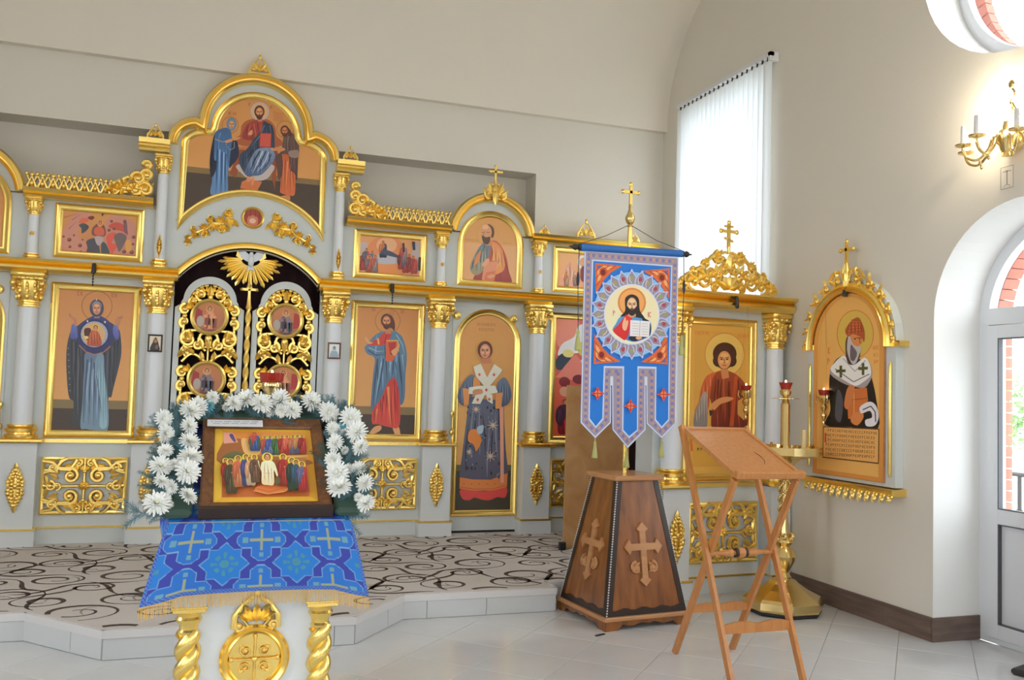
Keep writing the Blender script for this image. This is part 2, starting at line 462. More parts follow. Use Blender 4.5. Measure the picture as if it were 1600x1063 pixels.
def arch_poly(r, z0, zs, c=DY): return [(c+r, z0)]+[(c+r*cos(a), zs+r*sin(a)) for a in [pi*i/32 for i in range(33)]]+[(c-r, z0)]
def circ_poly(r, cz, c=DY, n=48): return [(c+r*cos(2*pi*i/n), cz+r*sin(2*pi*i/n)) for i in range(n)]
b = B(); b.box(XR, XR+.39, YR, 8.9, 0, 5.9)
wall = struct('wall_right', b, 'wall')
WINS_R = [(-3.2, -1.8), (.1, 1.5)]
boolean(wall, [cutter_yz(arch_poly(.69, -.1, 2.10), 4, 5.5), cutter_yz(circ_poly(.80, 4.5), 4, 5.5),
               cutter_yz([(6.5, 1.75), (7.92, 1.75), (7.92, 4.40), (6.5, 4.40)], 4, 5.5)] +
        [cutter_yz([(a, 1.2), (c, 1.2), (c, 3.9), (a, 3.9)], 4, 5.5) for a, c in WINS_R])
wall.data.materials.append(MATS['white_reveal'])
for p in wall.data.polygons:                  # plastered white reveals of the openings
    c = p.center
    if XR+.02 < c.x < XR+.38 and 0 < c.z < 5.5 and c.y < 8.3 and abs(p.normal.x) < .5 and YR+.1 < c.y: p.material_index = 1
for a, c in WINS_R: portal('daylight_portal', (XR+.39, (a+c)/2, 2.55), (0, pi/2, 0), 2.7, c-a)
portal('daylight_portal', (XR+.45, 7.2, 3.1), (0, pi/2, 0), 2.6, 1.4)
portal('daylight_portal', (XR+.45, DY, 1.6), (0, pi/2, 0), 2.4, 1.3)
portal('daylight_portal', (XR+.45, DY, 4.5), (0, pi/2, 0), 1.4, 1.4)

b = B(); WZ = [(-4.5, 0, 5.9)]
ws = [(-3.2, -1.8), (.1, 1.5), (3.3, 4.7)]
ys = [YR]+[v for w in ws for v in w]+[8.9]
for i in range(0, len(ys), 2): b.box(XL-.39, XL, ys[i], ys[i+1], 0, 5.9)
for a, c in ws: b.box(XL-.39, XL, a, c, 0, 1.2); b.box(XL-.39, XL, a, c, 3.9, 5.9); portal('daylight_portal', (XL-.39, (a+c)/2, 2.55), (0, -pi/2, 0), 2.7, c-a)
struct('wall_left', b, 'wall')
b = B()
xs = [XL, -2.6, -1.2, 1.9, 3.3, XR]
for i in range(0, 6, 2): b.box(xs[i], xs[i+1], YR-.39, YR, 0, 5.9)
for a, c in ((-2.6, -1.2), (1.9, 3.3)): b.box(a, c, YR-.39, YR, 0, 1.0); b.box(a, c, YR-.39, YR, 4.2, 5.9); portal('daylight_portal', ((a+c)/2, YR-.39, 2.6), (pi/2, 0, 0), 1.4, 3.2)
struct('wall_rear', b, 'wall')
# back wall with the wide altar opening and its shallow recess
b = B(); OX0, OX1, OZ = -2.75, 3.12, 3.745
b.box(XL, OX0, YB, 8.9, 0, 5.9).box(OX1, XR, YB, 8.9, 0, 5.9).box(OX0, OX1, YB, 8.72, OZ, 5.9).box(OX0, OX1, 8.72, 8.9, 0, 5.9)
struct('wall_back', b, 'wall')
# cove vault springing from a narrow ledge above the back wall, then flat ceiling
b = B(); pr = [(YB+.02, 4.33), (8.345, 4.33)]+[(8.345-1.4+1.4*cos(pi/2*i/20), 4.33+1.4*sin(pi/2*i/20)) for i in range(1, 21)]+[(YR, 5.73), (YR, 5.95), (YB+.02, 5.95)]
n = len(pr); b.add([(XL, *p) for p in pr]+[(XR, *p) for p in pr], [(i, i+1, n+i+1, n+i) for i in range(n-1)])
struct('ceiling', b, 'ceil', smooth=30)
# ---- floor of separate tiles laid on the diagonal
b = B(); b.box(XL-.4, XR+.39, YR-.4, 9, -.3, -.004); floor = struct('floor', b, 'grout')
TS, TA = .428, radians(46.3)
b = B(); h = TS/2-.0018
b.add([(-h, -h, -.02), (h, -h, -.02), (h, h, -.02), (-h, h, -.02), (-h, -h, -.0012), (h, -h, -.0012), (h, h, -.0012), (-h, h, -.0012), (-h+.002, -h+.002, 0), (h-.002, -h+.002, 0), (h-.002, h-.002, 0), (-h+.002, h-.002, 0)],
      [(0, 1, 5, 4), (1, 2, 6, 5), (2, 3, 7, 6), (3, 0, 4, 7), (4, 5, 9, 8), (5, 6, 10, 9), (6, 7, 11, 10), (7, 4, 8, 11), (8, 9, 10, 11)])
tile0 = None; rest = B(); e1 = (cos(TA), sin(TA)); e2 = (sin(TA), -cos(TA))
for i in range(-30, 31):
    for j in range(-30, 31):
        x = 1.488+(i+.5)*TS*e1[0]+(j+.5)*TS*e2[0]; y = 5.462+(i+.5)*TS*e1[1]+(j+.5)*TS*e2[1]
        if not (XL < x < XR+.3 and YR < y < 8.2): continue
        if y > 6.35 and x < 3.2 or y > 6.9: continue
        if x > XR-.02 and not (3.1 < y < 4.8): continue
        if y > 3.3 and x > -1.9 and x < 4.9:
            if tile0 is None: tile0 = mk('floor_tile', b, 'tile', floor, 0); o = tile0
            else: o = inst(tile0, floor)
            o.location = (x, y, 0); o.rotation_euler[2] = TA
        else:
            ca, sa = cos(TA), sin(TA)
            rest.add([(x+ca*p[0]-sa*p[1], y+sa*p[0]+ca*p[1], p[2]) for p in b.v], b.f)
o = mk('floor_tiling', rest, 'tile', floor, 0); o['kind'] = 'stuff'
# ---- raised platform (solea) with tiled risers
out = [(XL, 5.95), (-.90, 5.95), (-.437, 5.45), (.943, 5.45), (1.345, 5.95), (2.44, 5.95), (2.44, 6.15), (3.02, 6.15), (3.02, 6.85), (XR, 6.85), (XR, 8.42), (XL, 8.42)]
def flat(b, poly, z0, z1):
    n = len(poly); tri = tessellate_polygon([[Vector((*p, 0)) for p in poly]])
    vs = [(*p, z1) for p in poly]+[(*p, z0) for p in poly]; fs = []
    for a, q, c in tri:
        crs = (poly[q][0]-poly[a][0])*(poly[c][1]-poly[a][1])-(poly[q][1]-poly[a][1])*(poly[c][0]-poly[a][0])
        if crs < 0: a, c = c, a
        fs += [(a, q, c), (n+a, n+c, n+q)]
    fs += [(i, n+i, n+(i+1) % n, (i+1) % n) for i in range(n)]
    return b.add(vs, fs)
b = B(); flat(b, out, 0, .16); sol = struct('floor_platform', b, 'grout')
def offset_in(poly, d):                        # inset of an open front edge (left normal)
    r = []
    n = len(poly)
    for i in range(n):
        a, p, c = Vector(poly[i-1]), Vector(poly[i]), Vector(poly[(i+1) % n])
        d1, d2 = (p-a).normalized(), (c-p).normalized(); n1, n2 = Vector((-d1.y, d1.x)), Vector((-d2.y, d2.x)); m = (n1+n2).normalized()
        r.append(tuple(p+m*d/max(.4, m.dot(n1))))
    return r
for i in range(8):
    p, q = Vector(out[i]), Vector(out[i+1]); d = q-p; L = d.length; d.normalize(); nr = Vector((d.y, -d.x))
    ang = atan2(d.y, d.x)
    bb = B(); bb.box(-.006, L+.006, -.012, .02, .118, .163)
    mk('step_rim', bb, 'riser_rim', sol, 0, (p.x, p.y, 0), ang)
    k0 = 0 if i != 4 else .165
    cuts = [0]+([k0] if k0 else [])
    while cuts[-1]+.42 < L-.1: cuts.append(cuts[-1]+.42)
    cuts.append(L)
    if i == 0: cuts = [c for c in cuts if c > 1.2]
    for a, c in zip(cuts, cuts[1:]):
        bb = B(); bb.box(a+.002, c-.002, -.007, .01, .003, .116)
        mk('riser_tile', bb, 'riser', sol, 0, (p.x, p.y, 0), ang)
# ---- baseboards
def plinth(name, p, q, n, skip=None):
    p, q = Vector(p), Vector(q); d = (q-p); L = d.length; d.normalize(); root = bpy.data.objects.new(name, None); link(root); root['kind'] = 'structure'
    for i in range(n):
        bb = B(); bb.box(L*i/n+.0012, L*(i+1)/n-.0012, -.013, -.001, 0, .155)
        mk('plinth_tile', bb, 'plinth', root, 0, (p.x, p.y, 0), atan2(d.y, d.x))
    return root
plinth('baseboard_right', (XR, 6.84), (XR, DY+.69), 5)
plinth('baseboard_reveal', (XR-.012, DY+.69), (XR+.39, DY+.69), 1)
plinth('baseboard_near', (XR, DY-.69), (XR, 0), 8)
# ---- arched glazed door
S = -pi/2
door = bpy.data.objects.new('door_1', None); link(door); door.location = (XR+.385, DY, 0); door.rotation_euler[2] = S; door['kind'] = 'structure'
R0 = .689
def archpath(r, z0, zs, n=28): return [(-r, z0)]+[(-r*cos(pi*i/n), zs+r*sin(pi*i/n)) for i in range(n+1)]+[(r, z0)]
b = B(); b.sweep(archpath(R0, 0, 2.10), [(0, 0), (0, .07), (-.075, .07), (-.075, 0), (0, 0)]); b.box(-R0+.02, R0-.02, -.003, .068, 2.075, 2.185); b.box(-R0+.02, R0-.02, -.003, .068, .002, .035)
mk('door_frame', b, 'pvc', door, 0)
for sx, nm in ((-1, 'door_leaf'), (1, 'door_leaf')):
    x0, x1 = (-.612, -.004) if sx < 0 else (.004, .612)
    b = B()
    b.box(x0, x0+.085, -.015, .055, .04, 2.07).box(x1-.085, x1, -.015, .055, .04, 2.07).box(x0, x1, -.014, .055, .04, .13).box(x0, x1, -.014, .055, .775, .87).box(x0, x1, -.014, .055, 1.985, 2.07)
    leaf = mk(nm, b, 'pvc', door, 0)
    bb = B(); bb.box(x0+.085, x1-.085, .012, .03, .13, .775); mk('door_panel', bb, 'pvc', leaf, 0)
    bb = B(); bb.box(x0+.085, x1-.085, .02, .03, .87, 1.985); mk('pane', bb, 'glass', leaf, 0)
    bb = B(); t = .01
    for zz0, zz1 in ((.13, .775), (.87, 1.985)):
        bb.sweep([(x0+.085, zz0), (x1-.085, zz0), (x1-.085, zz1), (x0+.085, zz1)], [(0, -.016), (.008, -.016), (.008, .02)], True)
    mk('gasket', bb, 'pvc_gap', leaf, 0)
b = B(); b.plate([(-.615, 2.185)]+[(-.615*cos(pi*i/24), 2.10+.615*sin(pi*i/24)) for i in range(2, 23)]+[(.615, 2.185)], .03, .04); mk('pane', b, 'glass', door, 0)
b = B(); b.tube([(.03, -.03, 1.02), (.03, -.06, 1.02), (-.08, -.06, 1.02)], .008, 8); b.box(.015, .045, -.03, -.014, .94, 1.1); mk('door_handle', b, 'pvc', door)
# ---- round window
win = bpy.data.objects.new('window_1', None); link(win); win.location = (XR+.30, DY, 4.5); win.rotation_euler[2] = S; win['kind'] = 'structure'
def ringpath(r, n=64): return [(r*cos(2*pi*i/n), r*sin(2*pi*i/n)) for i in range(n)]
b = B(); b.sweep(ringpath(.805), [(0, 0), (.035, 0), (.035, -.012), (.085, -.012), (.085, .05), (0, .05)], True); mk('window_frame', b, 'pvc', win, 50)
b = B(); b.plate(ringpath(.725), .02, .03); mk('pane', b, 'glass', win, 0)
# ---- tall window behind the blinds
win = bpy.data.objects.new('window_2', None); link(win); win.location = (XR+.30, 7.21, 0); win.rotation_euler[2] = S; win['kind'] = 'structure'
b = B(); b.sweep([(-.71, 1.75), (.71, 1.75), (.71, 4.4), (-.71, 4.4)], [(0, 0), (.07, 0), (.07, .06), (0, .06)], True); b.box(-.04, .04, 0, .06, 1.8, 4.35); mk('window_frame', b, 'pvc', win, 0)
for x in (-.34, .34): b = B(); b.box(x-.31, x+.31, .02, .03, 1.82, 4.33); mk('pane', b, 'glass', win, 0)
b = B(); b.box(-.73, .73, -.34, 0, 1.70, 1.75); mk('window_sill', b, 'pvc', win, 0)
# ---- outside: brick leaf around the openings, ground, railing, tree
brk = bpy.data.objects.new('wall_outside', None); link(brk); brk.location = (XR+.47, DY, 0); brk.rotation_euler[2] = S; brk['kind'] = 'structure'
def wedge(r0, r1, a0, a1, cz, d):
    b = B(); q = [(r0, a0), (r1, a0), (r1, a1), (r0, a1)]
    return b.plate([(r*cos(a), cz+r*sin(a)) for r, a in q], 0, d)
n = 26
for i in range(n):
    a0, a1 = pi*i/n+.006, pi*(i+1)/n-.006; mk('brick', wedge(.62, .9, a0, a1, 2.10, .13), 'brick', brk, 0)
for k in range(28):
    z = .01+k*.0745
    for sx in (-1, 1):
        if sx > 0: continue
        b = B(); b.box(min(sx*.62, sx*.9), max(sx*.62, sx*.9), 0, .13, z, z+.066); mk('brick', b, 'brick', brk, 0)
n = 56
for i in range(n):
    a0, a1 = 2*pi*i/n+.006, 2*pi*(i+1)/n-.006; mk('brick', wedge(.74, 1.0, a0, a1, 4.5, .07), 'brick', brk, 0)
b = B(); b.box(-80, 80, -80, 80, -.36, -.33); struct('ground_outside', b, 'ground')
# porch railing and tree seen through the door
rail = thing('porch_railing', 'dark iron porch railing outside the glazed door', 'railing', (7.4, 6.2, -.33), S)
for z in (.35, 1.22): b = B(); b.tube([(-2.6, 0, z), (2.0, 0, z)], .022, 8); mk('rail', b, 'dark_iron', rail)
for i in range(7): b = B(); b.tube([(-2.5+i*.73, 0, 0), (-2.5+i*.73, 0, 1.22)], .02, 8); mk('post', b, 'dark_iron', rail)
for i in range(6): b = B(); b.tube([(-2.5+i*.73, 0, .9), (-2.14+i*.73, 0, .62), (-1.77+i*.73, 0, .9)], .009, 6); mk('brace', b, 'dark_iron', rail)
def tree(x, y, hh, seed, label):
    r = random.Random(seed); t = thing('garden_tree', label, 'tree', (x, y, -.33))
    b = B(); b.tube([(0, 0, 0), (.05, .02, hh*.3), (0, .1, hh*.6)], [.12, .09, .04], 8); mk('trunk', b, 'bark', t)
    b = B()
    for i in range(1500):
        a, ph, rr = r.random()*2*pi, math.acos(2*r.random()-1), (.45+.55*r.random())*hh*.33
        c = Vector((rr*sin(ph)*cos(a), rr*sin(ph)*sin(a), hh*.66+rr*cos(ph)*1.05)); s_ = .05+.06*r.random()
        u = Vector((r.uniform(-1, 1), r.uniform(-1, 1), r.uniform(-1, 1))).normalized(); w = u.orthogonal().normalized()
        b.add([c-u*s_, c+w*s_*.5, c+u*s_, c-w*s_*.5], [(0, 1, 2, 3)])
    mk('foliage', b, 'leaf_green', t, 0)
tree(15.5, 14.2, 2.7, 3, 'green leafy tree beyond the porch railing outside the door')
# ================================================================== ICONOSTASIS: builders shared with the side icon case
GC = 'gold_carved'
def sphere_row(b, pts, r, y):
    for x, z in pts: b.ell((x, y, z), (r, r*.7, r), 6, 4)
def capital(w, h, r):
    """carved capital: square abacus, basket of leaves with corner volutes, neck rings; origin at bottom centre"""
    b = B()
    b.bbox(-w/2, w/2, -w/2, w/2, h*.86, h, .006); b.bbox(-w*.46, w*.46, -w*.46, w*.46, h*.76, h*.86, .004)
    b.lathe([(r*1.05, h*.18), (r*1.12, h*.26), (r*1.35, h*.36), (w*.40, h*.55), (w*.43, h*.68), (w*.42, h*.78)], n=16)
    b.lathe([(r*1.0, 0), (r*1.18, h*.02), (r*1.18, h*.06), (r*1.02, h*.08), (r*1.02, h*.13), (r*1.16, h*.15), (r*1.16, h*.19), (r, h*.2)], n=18)
    for row, (zz, rr, k, L) in enumerate(((h*.30, r*1.22, 8, h*.20), (h*.46, w*.37, 10, h*.20), (h*.62, w*.44, 12, h*.15))):
        for i in range(k):
            a = 2*pi*(i+.5*row)/k; c = (rr*cos(a), rr*sin(a), zz)
            b.ell(c, (L*.30, L*.30, L*.55), 6, 4); b.ell((c[0]*1.1, c[1]*1.1, zz+L*.42), (L*.28, L*.28, L*.22), 5, 3)
    for sx in (-1, 1):
        for sy in (-1, 1):
            b.ell((sx*w*.42, sy*w*.42, h*.66), (w*.10, w*.10, w*.12), 8, 5); b.ell((sx*w*.40, sy*w*.40, h*.50), (w*.06, w*.06, w*.08), 6, 4)
    for x in (-.24, 0, .24): b.ell((x*w, -w*.46, h*.815), (w*.08, .008, h*.05), 6, 4)
    return b
def col_base(r, h):
    return B().lathe([(r*1.55, 0), (r*1.6, h*.08), (r*1.6, h*.25), (r*1.3, h*.30), (r*1.27, h*.42), (r*1.5, h*.50), (r*1.52, h*.68), (r*1.3, h*.76), (r*1.22, h*.84), (r*1.35, h*.88), (r*1.35, h*.97), (r*.98, h)], n=24)
def lozenge(hh, w):
    b = B(); b.ell((0, 0, 0), (w*.36, .012, hh*.44), 8, 6)
    for sg in (-1, 1):
        b.leaf(0, sg*hh*.28, sg*pi/2, hh*.24, w*.34, -.008)
        for k, (z, ww) in enumerate(((.05, .44), (.12, .44), (.20, .34), (.27, .24), (.34, .13))):
            for sx in (-1, 1):
                b.ell((sx*w*ww*.85, -.012, sg*hh*z), (w*.13, .015, w*.17), 6, 4, sx*.6*sg); b.ell((sx*w*ww*.4, -.018, sg*hh*(z+.02)), (w*.12, .015, w*.13), 6, 4)
    b.ell((0, -.016, 0), (w*.46, .012, w*.09), 8, 4); b.ell((0, -.02, hh*.03), (w*.16, .016, w*.16), 8, 4)
    return b
def grille(w, h):
    """pierced carved panel: strap border with corner loops, four scrolls about a rosette"""
    b = B(); t = .016; W, H = w/2, h/2
    b.sweep([(-W, -H), (W, -H), (W, H), (-W, H)], [(0, .012), (0, -.010), (.014, -.018), (.030, -.010), (.030, .012)], True)
    for sx in (-1, 1):
        for sz in (-1, 1):
            b.tube(spl([(sx*(W-.02), -.006, sz*(H-.13)), (sx*(W-.10), -.012, sz*(H-.10)), (sx*(W-.16), -.012, sz*(H-.03)), (sx*(W-.20), -.008, sz*(H-.012))], 3), t, 6)
            b.tube([(sx*(W-.012), -.008, sz*(H-.03)), (sx*(W-.09), -.012, sz*(H-.045)), (sx*(W-.15), -.012, sz*(H-.10)), (sx*(W-.22), -.012, sz*(H-.105)), (sx*(W-.27), -.008, sz*(H-.02))], t, 6)
            b.scroll(sx*.105, sz*.085, .062, (pi/2 if sz > 0 else -pi/2), 1.35, t*1.15, -.012, sx*sz, stem=[(sx*(W-.03), sz*(H*.55)), (sx*.2, sz*.15)])
            b.leaf(sx*.04, sz*.13, atan2(sz*1, sx*.6), .07, .04, -.008); b.leaf(sx*.19, sz*.06, atan2(sz*.5, sx), .09, .04, -.01); b.leaf(sx*(W-.03), sz*.10, atan2(-sz, -sx*.25), .1, .04, -.008)
            b.leaf(sx*.16, sz*.16, atan2(sz*.3, -sx), .07, .035, -.01); b.ell((sx*(W-.075), -.012, sz*.15), (.02, .014, .028), 6, 4)
            b.ell((sx*.105, -.018, sz*.085), (.022, .016, .02), 6, 4); b.scroll(sx*(W-.09), sz*(H-.085), .042, 0, 1.1, t*.8, -.014, sx*sz, 12); b.leaf(sx*(W-.14), sz*(H-.14), atan2(sz, sx), .09, .045, -.012, .016); b.leaf(sx*.06, sz*.17, atan2(sz, -sx*.2), .06, .035, -.01); b.scroll(sx*.045, sz*(H-.05), .03, pi/2, 1.0, t*.7, -.012, sx, 10)
        b.scroll(sx*(W-.075), .0, .045, pi/2, 1.1, t*.8, -.012, sx, 14); b.scroll(sx*.205, .0, .035, -pi/2, 1.1, t*.7, -.014, -sx, 12)
        b.tube([(sx*.03, -.008, 0), (sx*.16, -.01, 0), (sx*(W-.01), -.006, 0)], t*.75, 6); b.leaf(sx*.15, 0, 0 if sx > 0 else pi, .08, .045, -.01)
        b.ell((sx*(W-.03), -.01, 0), (.016, .012, .022), 6, 4); b.leaf(sx*(W-.09), .0, atan2(.8, sx), .06, .03, -.008); b.leaf(sx*(W-.09), 0, atan2(-.8, sx), .06, .03, -.008)
    for sz in (-1, 1):
        b.tube([(0, -.008, sz*.03), (0, -.008, sz*(H-.01))], t*.75, 6)
        for a in (-.7, -.3, .3, .7): b.leaf(0, sz*.115, sz*pi/2+a, .062, .03, -.01)
        b.ell((0, -.014, sz*.12), (.02, .014, .016), 6, 4)
    for k in range(10): b.leaf(0, 0, 2*pi*k/10, .048, .022, -.012)
    b.ell((0, -.024, 0), (.016, .012, .016), 8, 5)
    return b
def pedestal(root, x, w=.28, top=.835, tr=.128, y0=-.10, y1=.10, ov=.035):
    b = B(); b.box(x-w/2, x+w/2, y0, y1, tr+.012, top); p = mk('pedestal', b, 'pedestal_paint', root, 0)
    b = B(); b.box(x-w/2-ov*.5, x+w/2+ov*.5, y0-.02, y1, 0, tr); mk('plinth_block', b, 'pedestal_paint', p, 0)
    b = B(); b.box(x-w/2-ov*.6, x+w/2+ov*.6, y0-.025, y1, tr-.002, tr+.014); mk('gilt_trim', b, 'gold', p, 0)
    b = B(); b.sweep([(x-w/2-ov, top), (x+w/2+ov, top)], [(0, y0-.03), (.012, y0-.04), (.028, y0-.04), (.034, y0-.03), (.034, y1)]); mk('gilt_ledge', b, 'gold', p, 0)
    l = mk('lozenge_ornament', lozenge(.395, .135), GC, p, 50); l.location = (x, y0-.003, .475)
def column(root, x, z0=.869, zc=1.945, zt=2.235, r=.08, y=.0, cap=None, base_h=.115):
    cap = cap or r*3.15
    b = B(); hh = zc-z0-base_h
    prof = [(r*.98, z0+base_h)]+[(r*(1-.10*k/8), z0+base_h+hh*k/8) for k in range(1, 9)]
    b.lathe(prof, (x, y, 0), n=28); c = mk('column', b, 'column_paint', root)
    o = mk('column_base', col_base(r, base_h), 'gold', c); o.location = (x, y, z0)
    o = mk('capital', capital(cap, zt-zc, r*.9), GC, c, 50); o.location = (x, y, zc)
    return c
def dado(root, x0, x1, top=.835, tr=.128, y0=.0):
    b = B(); b.box(x0, x1, y0, .08, 0, top); p = mk('dado_panel', b, 'cream_paint', root, 0)
    b = B(); b.box(x0, x1, y0-.012, .08, tr, tr+.015); mk('gilt_trim', b, 'gold', p, 0)
    b = B(); b.box(x0, x1, y0-.02, .08, top, top+.03); mk('gilt_ledge', b, 'gold', p, 0)
    o = mk('carved_grille', grille(.66, .475), GC, p, 45); o.location = ((x0+x1)/2, y0-.014, .478)
ENT = [(0, .06), (0, -.075), (.012, -.085), (.024, -.10), (.040, -.105), (.052, -.09), (.056, -.075), (.062, -.09), (.078, -.12), (.088, -.125), (.095, -.12), (.097, .06)]
def entablature(root, segs, z=2.235, name='entablature', k=1.12):
    for x0, x1 in segs:
        b = B(); b.sweep([(x0, z), (x1, z)], [(o*k, y*(1 if y > 0 else k)) for o, y in ENT]); mk(name, b, 'gold', root, 30)
FR = [(0, .01), (0, -.018), (.010, -.026), (.018, -.018), (.026, -.014), (.034, -.017), (.040, -.010), (.040, .008)]
def gold_frame(path, parent, name='gilt_frame', prof=FR, k=1.5):
    return mk(name, B().sweep(path, [(o*k, y) for o, y in prof], True), 'gold', parent, 30)
def rect(x0, x1, z0, z1): return [(x0, z0), (x1, z0), (x1, z1), (x0, z1)]
def archrect(w, h, n=20):       # rectangle with a semicircular head, base at z=0, centred
    r = w/2
    return [(-r, 0), (r, 0)]+arc(0, h-r, r, 0, 180, n)
def small_finial(s=1.0):
    """little triangular scroll ornament standing on a block"""
    b = B()
    for sx in (-1, 1):
        b.scroll(sx*.045*s, .03*s, .03*s, -pi/2, 1.1, .008*s, 0, sx, 14); b.tube([(sx*.07*s, 0, .005*s), (sx*.05*s, 0, .06*s), (sx*.015*s, 0, .11*s)], [.009*s, .008*s, .006*s], 6)
    for a in (-.6, 0, .6): b.leaf(0, .02*s, pi/2+a, .075*s, .03*s, 0)
    b.ell((0, 0, .125*s), (.012*s, .010*s, .022*s), 6, 4); b.box(-.08*s, .08*s, -.012*s, .012*s, -.012*s, .006*s)
    return b
def cross_shape(b, s, y0=-.008, y1=.008, x=0, z=0, trefoil=True, slant=False):
    t = .13*s
    b.box(x-t/2, x+t/2, y0, y1, z, z+s).box(x-.36*s, x+.36*s, y0, y1, z+.58*s, z+.58*s+t)
    if slant: b.box(x-.2*s, x+.2*s, y0, y1, z+.80*s, z+.80*s+t*.7); b.plate([(x-.2*s, z+.32*s), (x+.2*s, z+.2*s), (x+.2*s, z+.2*s+t*.7), (x-.2*s, z+.32*s+t*.7)], y0, y1)
    if trefoil:
        for cx, cz in ((x, z+s), (x-.38*s, z+.58*s+t/2), (x+.38*s, z+.58*s+t/2)): b.ell((cx, (y0+y1)/2, cz), (t*.8, (y1-y0)*.75, t*.8), 8, 5)
    return b
def big_finial():
    """leafy palmette with a cross, over the arched bay"""
    b = B()
    for sx in (-1, 1):
        b.scroll(sx*.07, .05, .05, -pi/2, 1.2, .013, -.01, sx, 16); b.leaf(sx*.03, .02, pi/2-sx*.9, .13, .06, -.01, .02); b.leaf(sx*.02, .04, pi/2-sx*.4, .14, .05, -.014, .02)
        b.tube([(sx*.11, -.005, .02), (sx*.075, -.005, .11), (sx*.02, -.005, .15)], .011, 6)
    b.leaf(0, .13, -pi/2, .2, .07, -.018, .02); b.leaf(0, .02, pi/2, .14, .06, -.018, .02); b.lathe([(.022, .12), (.012, .15), (.018, .17), (.010, .19)], n=8)
    cross_shape(b, .16, -.008, .008, 0, .17)
    return b
def crest(w, sx):
    """pierced gallery: row of zig-zag struts and knobs that swells into an acanthus scroll at one end (sx=+1: at the right end)"""
    b = B(); L = w*.66; n = 8; st = L/n
    x0 = -sx*w/2
    for i in range(n+1):
        x = x0+sx*i*st
        if i < n:
            b.tube([(x, 0, .0), (x+sx*st/2, -.004, .10), (x+sx*st, 0, .0)], .017, 6); b.tube([(x, 0, .115), (x+sx*st/2, .0, .02), (x+sx*st, 0, .115)], .014, 6)
            b.ell((x+sx*st/2, -.012, .118), (.019, .014, .024), 6, 4); b.ell((x+sx*st/2, -.012, .045), (.018, .014, .024), 6, 4); b.leaf(x+sx*st/2, .01, pi/2, .06, .035, -.008)
        b.ell((x, -.008, .125), (.016, .013, .020), 6, 4)
    for k, (fx, z, r) in enumerate(((.69, .05, .05), (.77, .075, .065), (.86, .06, .06), (.94, .075, .07), (.88, .165, .06), (.95, .20, .05), (.95, .285, .04))):
        x = x0+sx*w*fx
        b.scroll(x, z, r, (pi if sx > 0 else 0), 1.3, .021, -.006*k, -sx, 18)
        for a in (-.2, .4, 1.0, 1.6, 2.3, 3.4): b.leaf(x, z, pi/2+sx*(a-.6), r*1.4, r*.62, -.012, .022)
        b.ell((x, -.02, z), (r*.3, .016, r*.3), 6, 4)
    b.tube([(x0+sx*w*.66, 0, .10), (x0+sx*w*.78, 0, .165), (x0+sx*w*.9, 0, .215), (x0+sx*w*.99, 0, .30)], [.012, .02, .02, .014], 6)
    b.ell((x0+sx*w*.97, -.01, .30), (.02, .015, .028), 6, 4)
    b.box(-w/2, w/2, -.012, .012, -.01, .012)
    return b

# ================================================================== ICONOSTASIS
ICX, ICY = .38, 8.30
ico = thing('iconostasis', 'cream and gilt altar screen with columns, cornices and carved crests across the back wall', 'altar screen', (ICX, ICY, SOL))
LOW = [-2.75, -1.75, -.757, .757, 1.75, 2.75, 3.76]
for x in LOW: pedestal(ico, x); column(ico, x)
for x in LOW:
    c = abs(x) < 1
    if c:
        column(ico, x*1.012, 2.335, 3.165, 3.335, .047, .0, .145, .085)
    else: column(ico, x, 2.335, 2.715, 2.865, .043, .0, .13, .06)
for x0, x1 in ((-1.61, -.897), (.897, 1.61), (2.89, 3.62)): dado(ico, x0, x1)
b = B()
for x0, x1 in ((-2.95, -.63), (.63, 4.05)): b.box(x0, x1, .055, .09, 0, 2.90)
for sx in (-1, 1):
    b.plate([(sx*2.26+.44*cos(a), 2.86+.44*sin(a)) for a in [pi*(.04+.92*i/24) for i in range(25)]], .057, .089)
mk('backing_panel', b, 'cream_paint', ico, 0)
# central plate with trefoil head and door arch
def trefoil(dr=0.0, n=16):
    return arc(.5, 3.455, .25+dr, 0, 90-math.degrees(math.asin(min(1, max(0, (dr*0)/.25)))), 10)+arc(0, 3.665, .5+dr, 4, 176, 28)+arc(-.5, 3.455, .25+dr, 90, 180, 10)
od = arc(0, 1.785, .775, 38, 142, 24)           # door arch (right to left)
pl = [(.735, 2.2), (.735, 3.455)]+trefoil(-.005)[1:]+[(-.735, 2.2)]+[(p[0], p[1]) for p in reversed(od)]
mk('arched_panel', B().plate(pl, .045, .085), 'cream_paint', ico, 0)
ARC = [(.0, .03), (.0, -.07), (.016, -.095), (.042, -.10), (.050, -.075), (.060, -.072), (.070, -.085), (.084, -.07), (.088, -.03), (.088, .03)]
path = [(.92, 3.44), (.755, 3.44)]+trefoil(.0)[0:]+[(-.755, 3.44), (-.92, 3.44)]
path = arc(.5, 3.455, .25, 0, 88, 10)+arc(0, 3.665, .5, 4, 176, 30)+arc(-.5, 3.455, .25, 92, 180, 10)
mk('trefoil_moulding', B().sweep(path, ARC, y=.045), 'gold', ico, 35)
for sx in (-1, 1):
    b = B(); b.sweep([(sx*.845-.125, 3.352), (sx*.845+.125, 3.352)], [(0, .05), (0, -.055), (.02, -.065), (.035, -.085), (.05, -.085), (.06, -.10), (.10, -.11), (.105, .05)]); mk('impost_block', b, 'gold', ico, 0)
    o = mk('scroll_finial', small_finial(.95), GC, ico, 50); o.location = (sx*.845, -.02, 3.468)
    o = mk('pilaster_drop', lozenge(.20, .045), GC, ico, 50); o.location = (sx*.766, -.05, 2.53)
o = mk('crown_finial', small_finial(1.25), GC, ico, 50); o.location = (.0, -.01, 4.165)
b = B()                                          # gilt arch over the royal doors
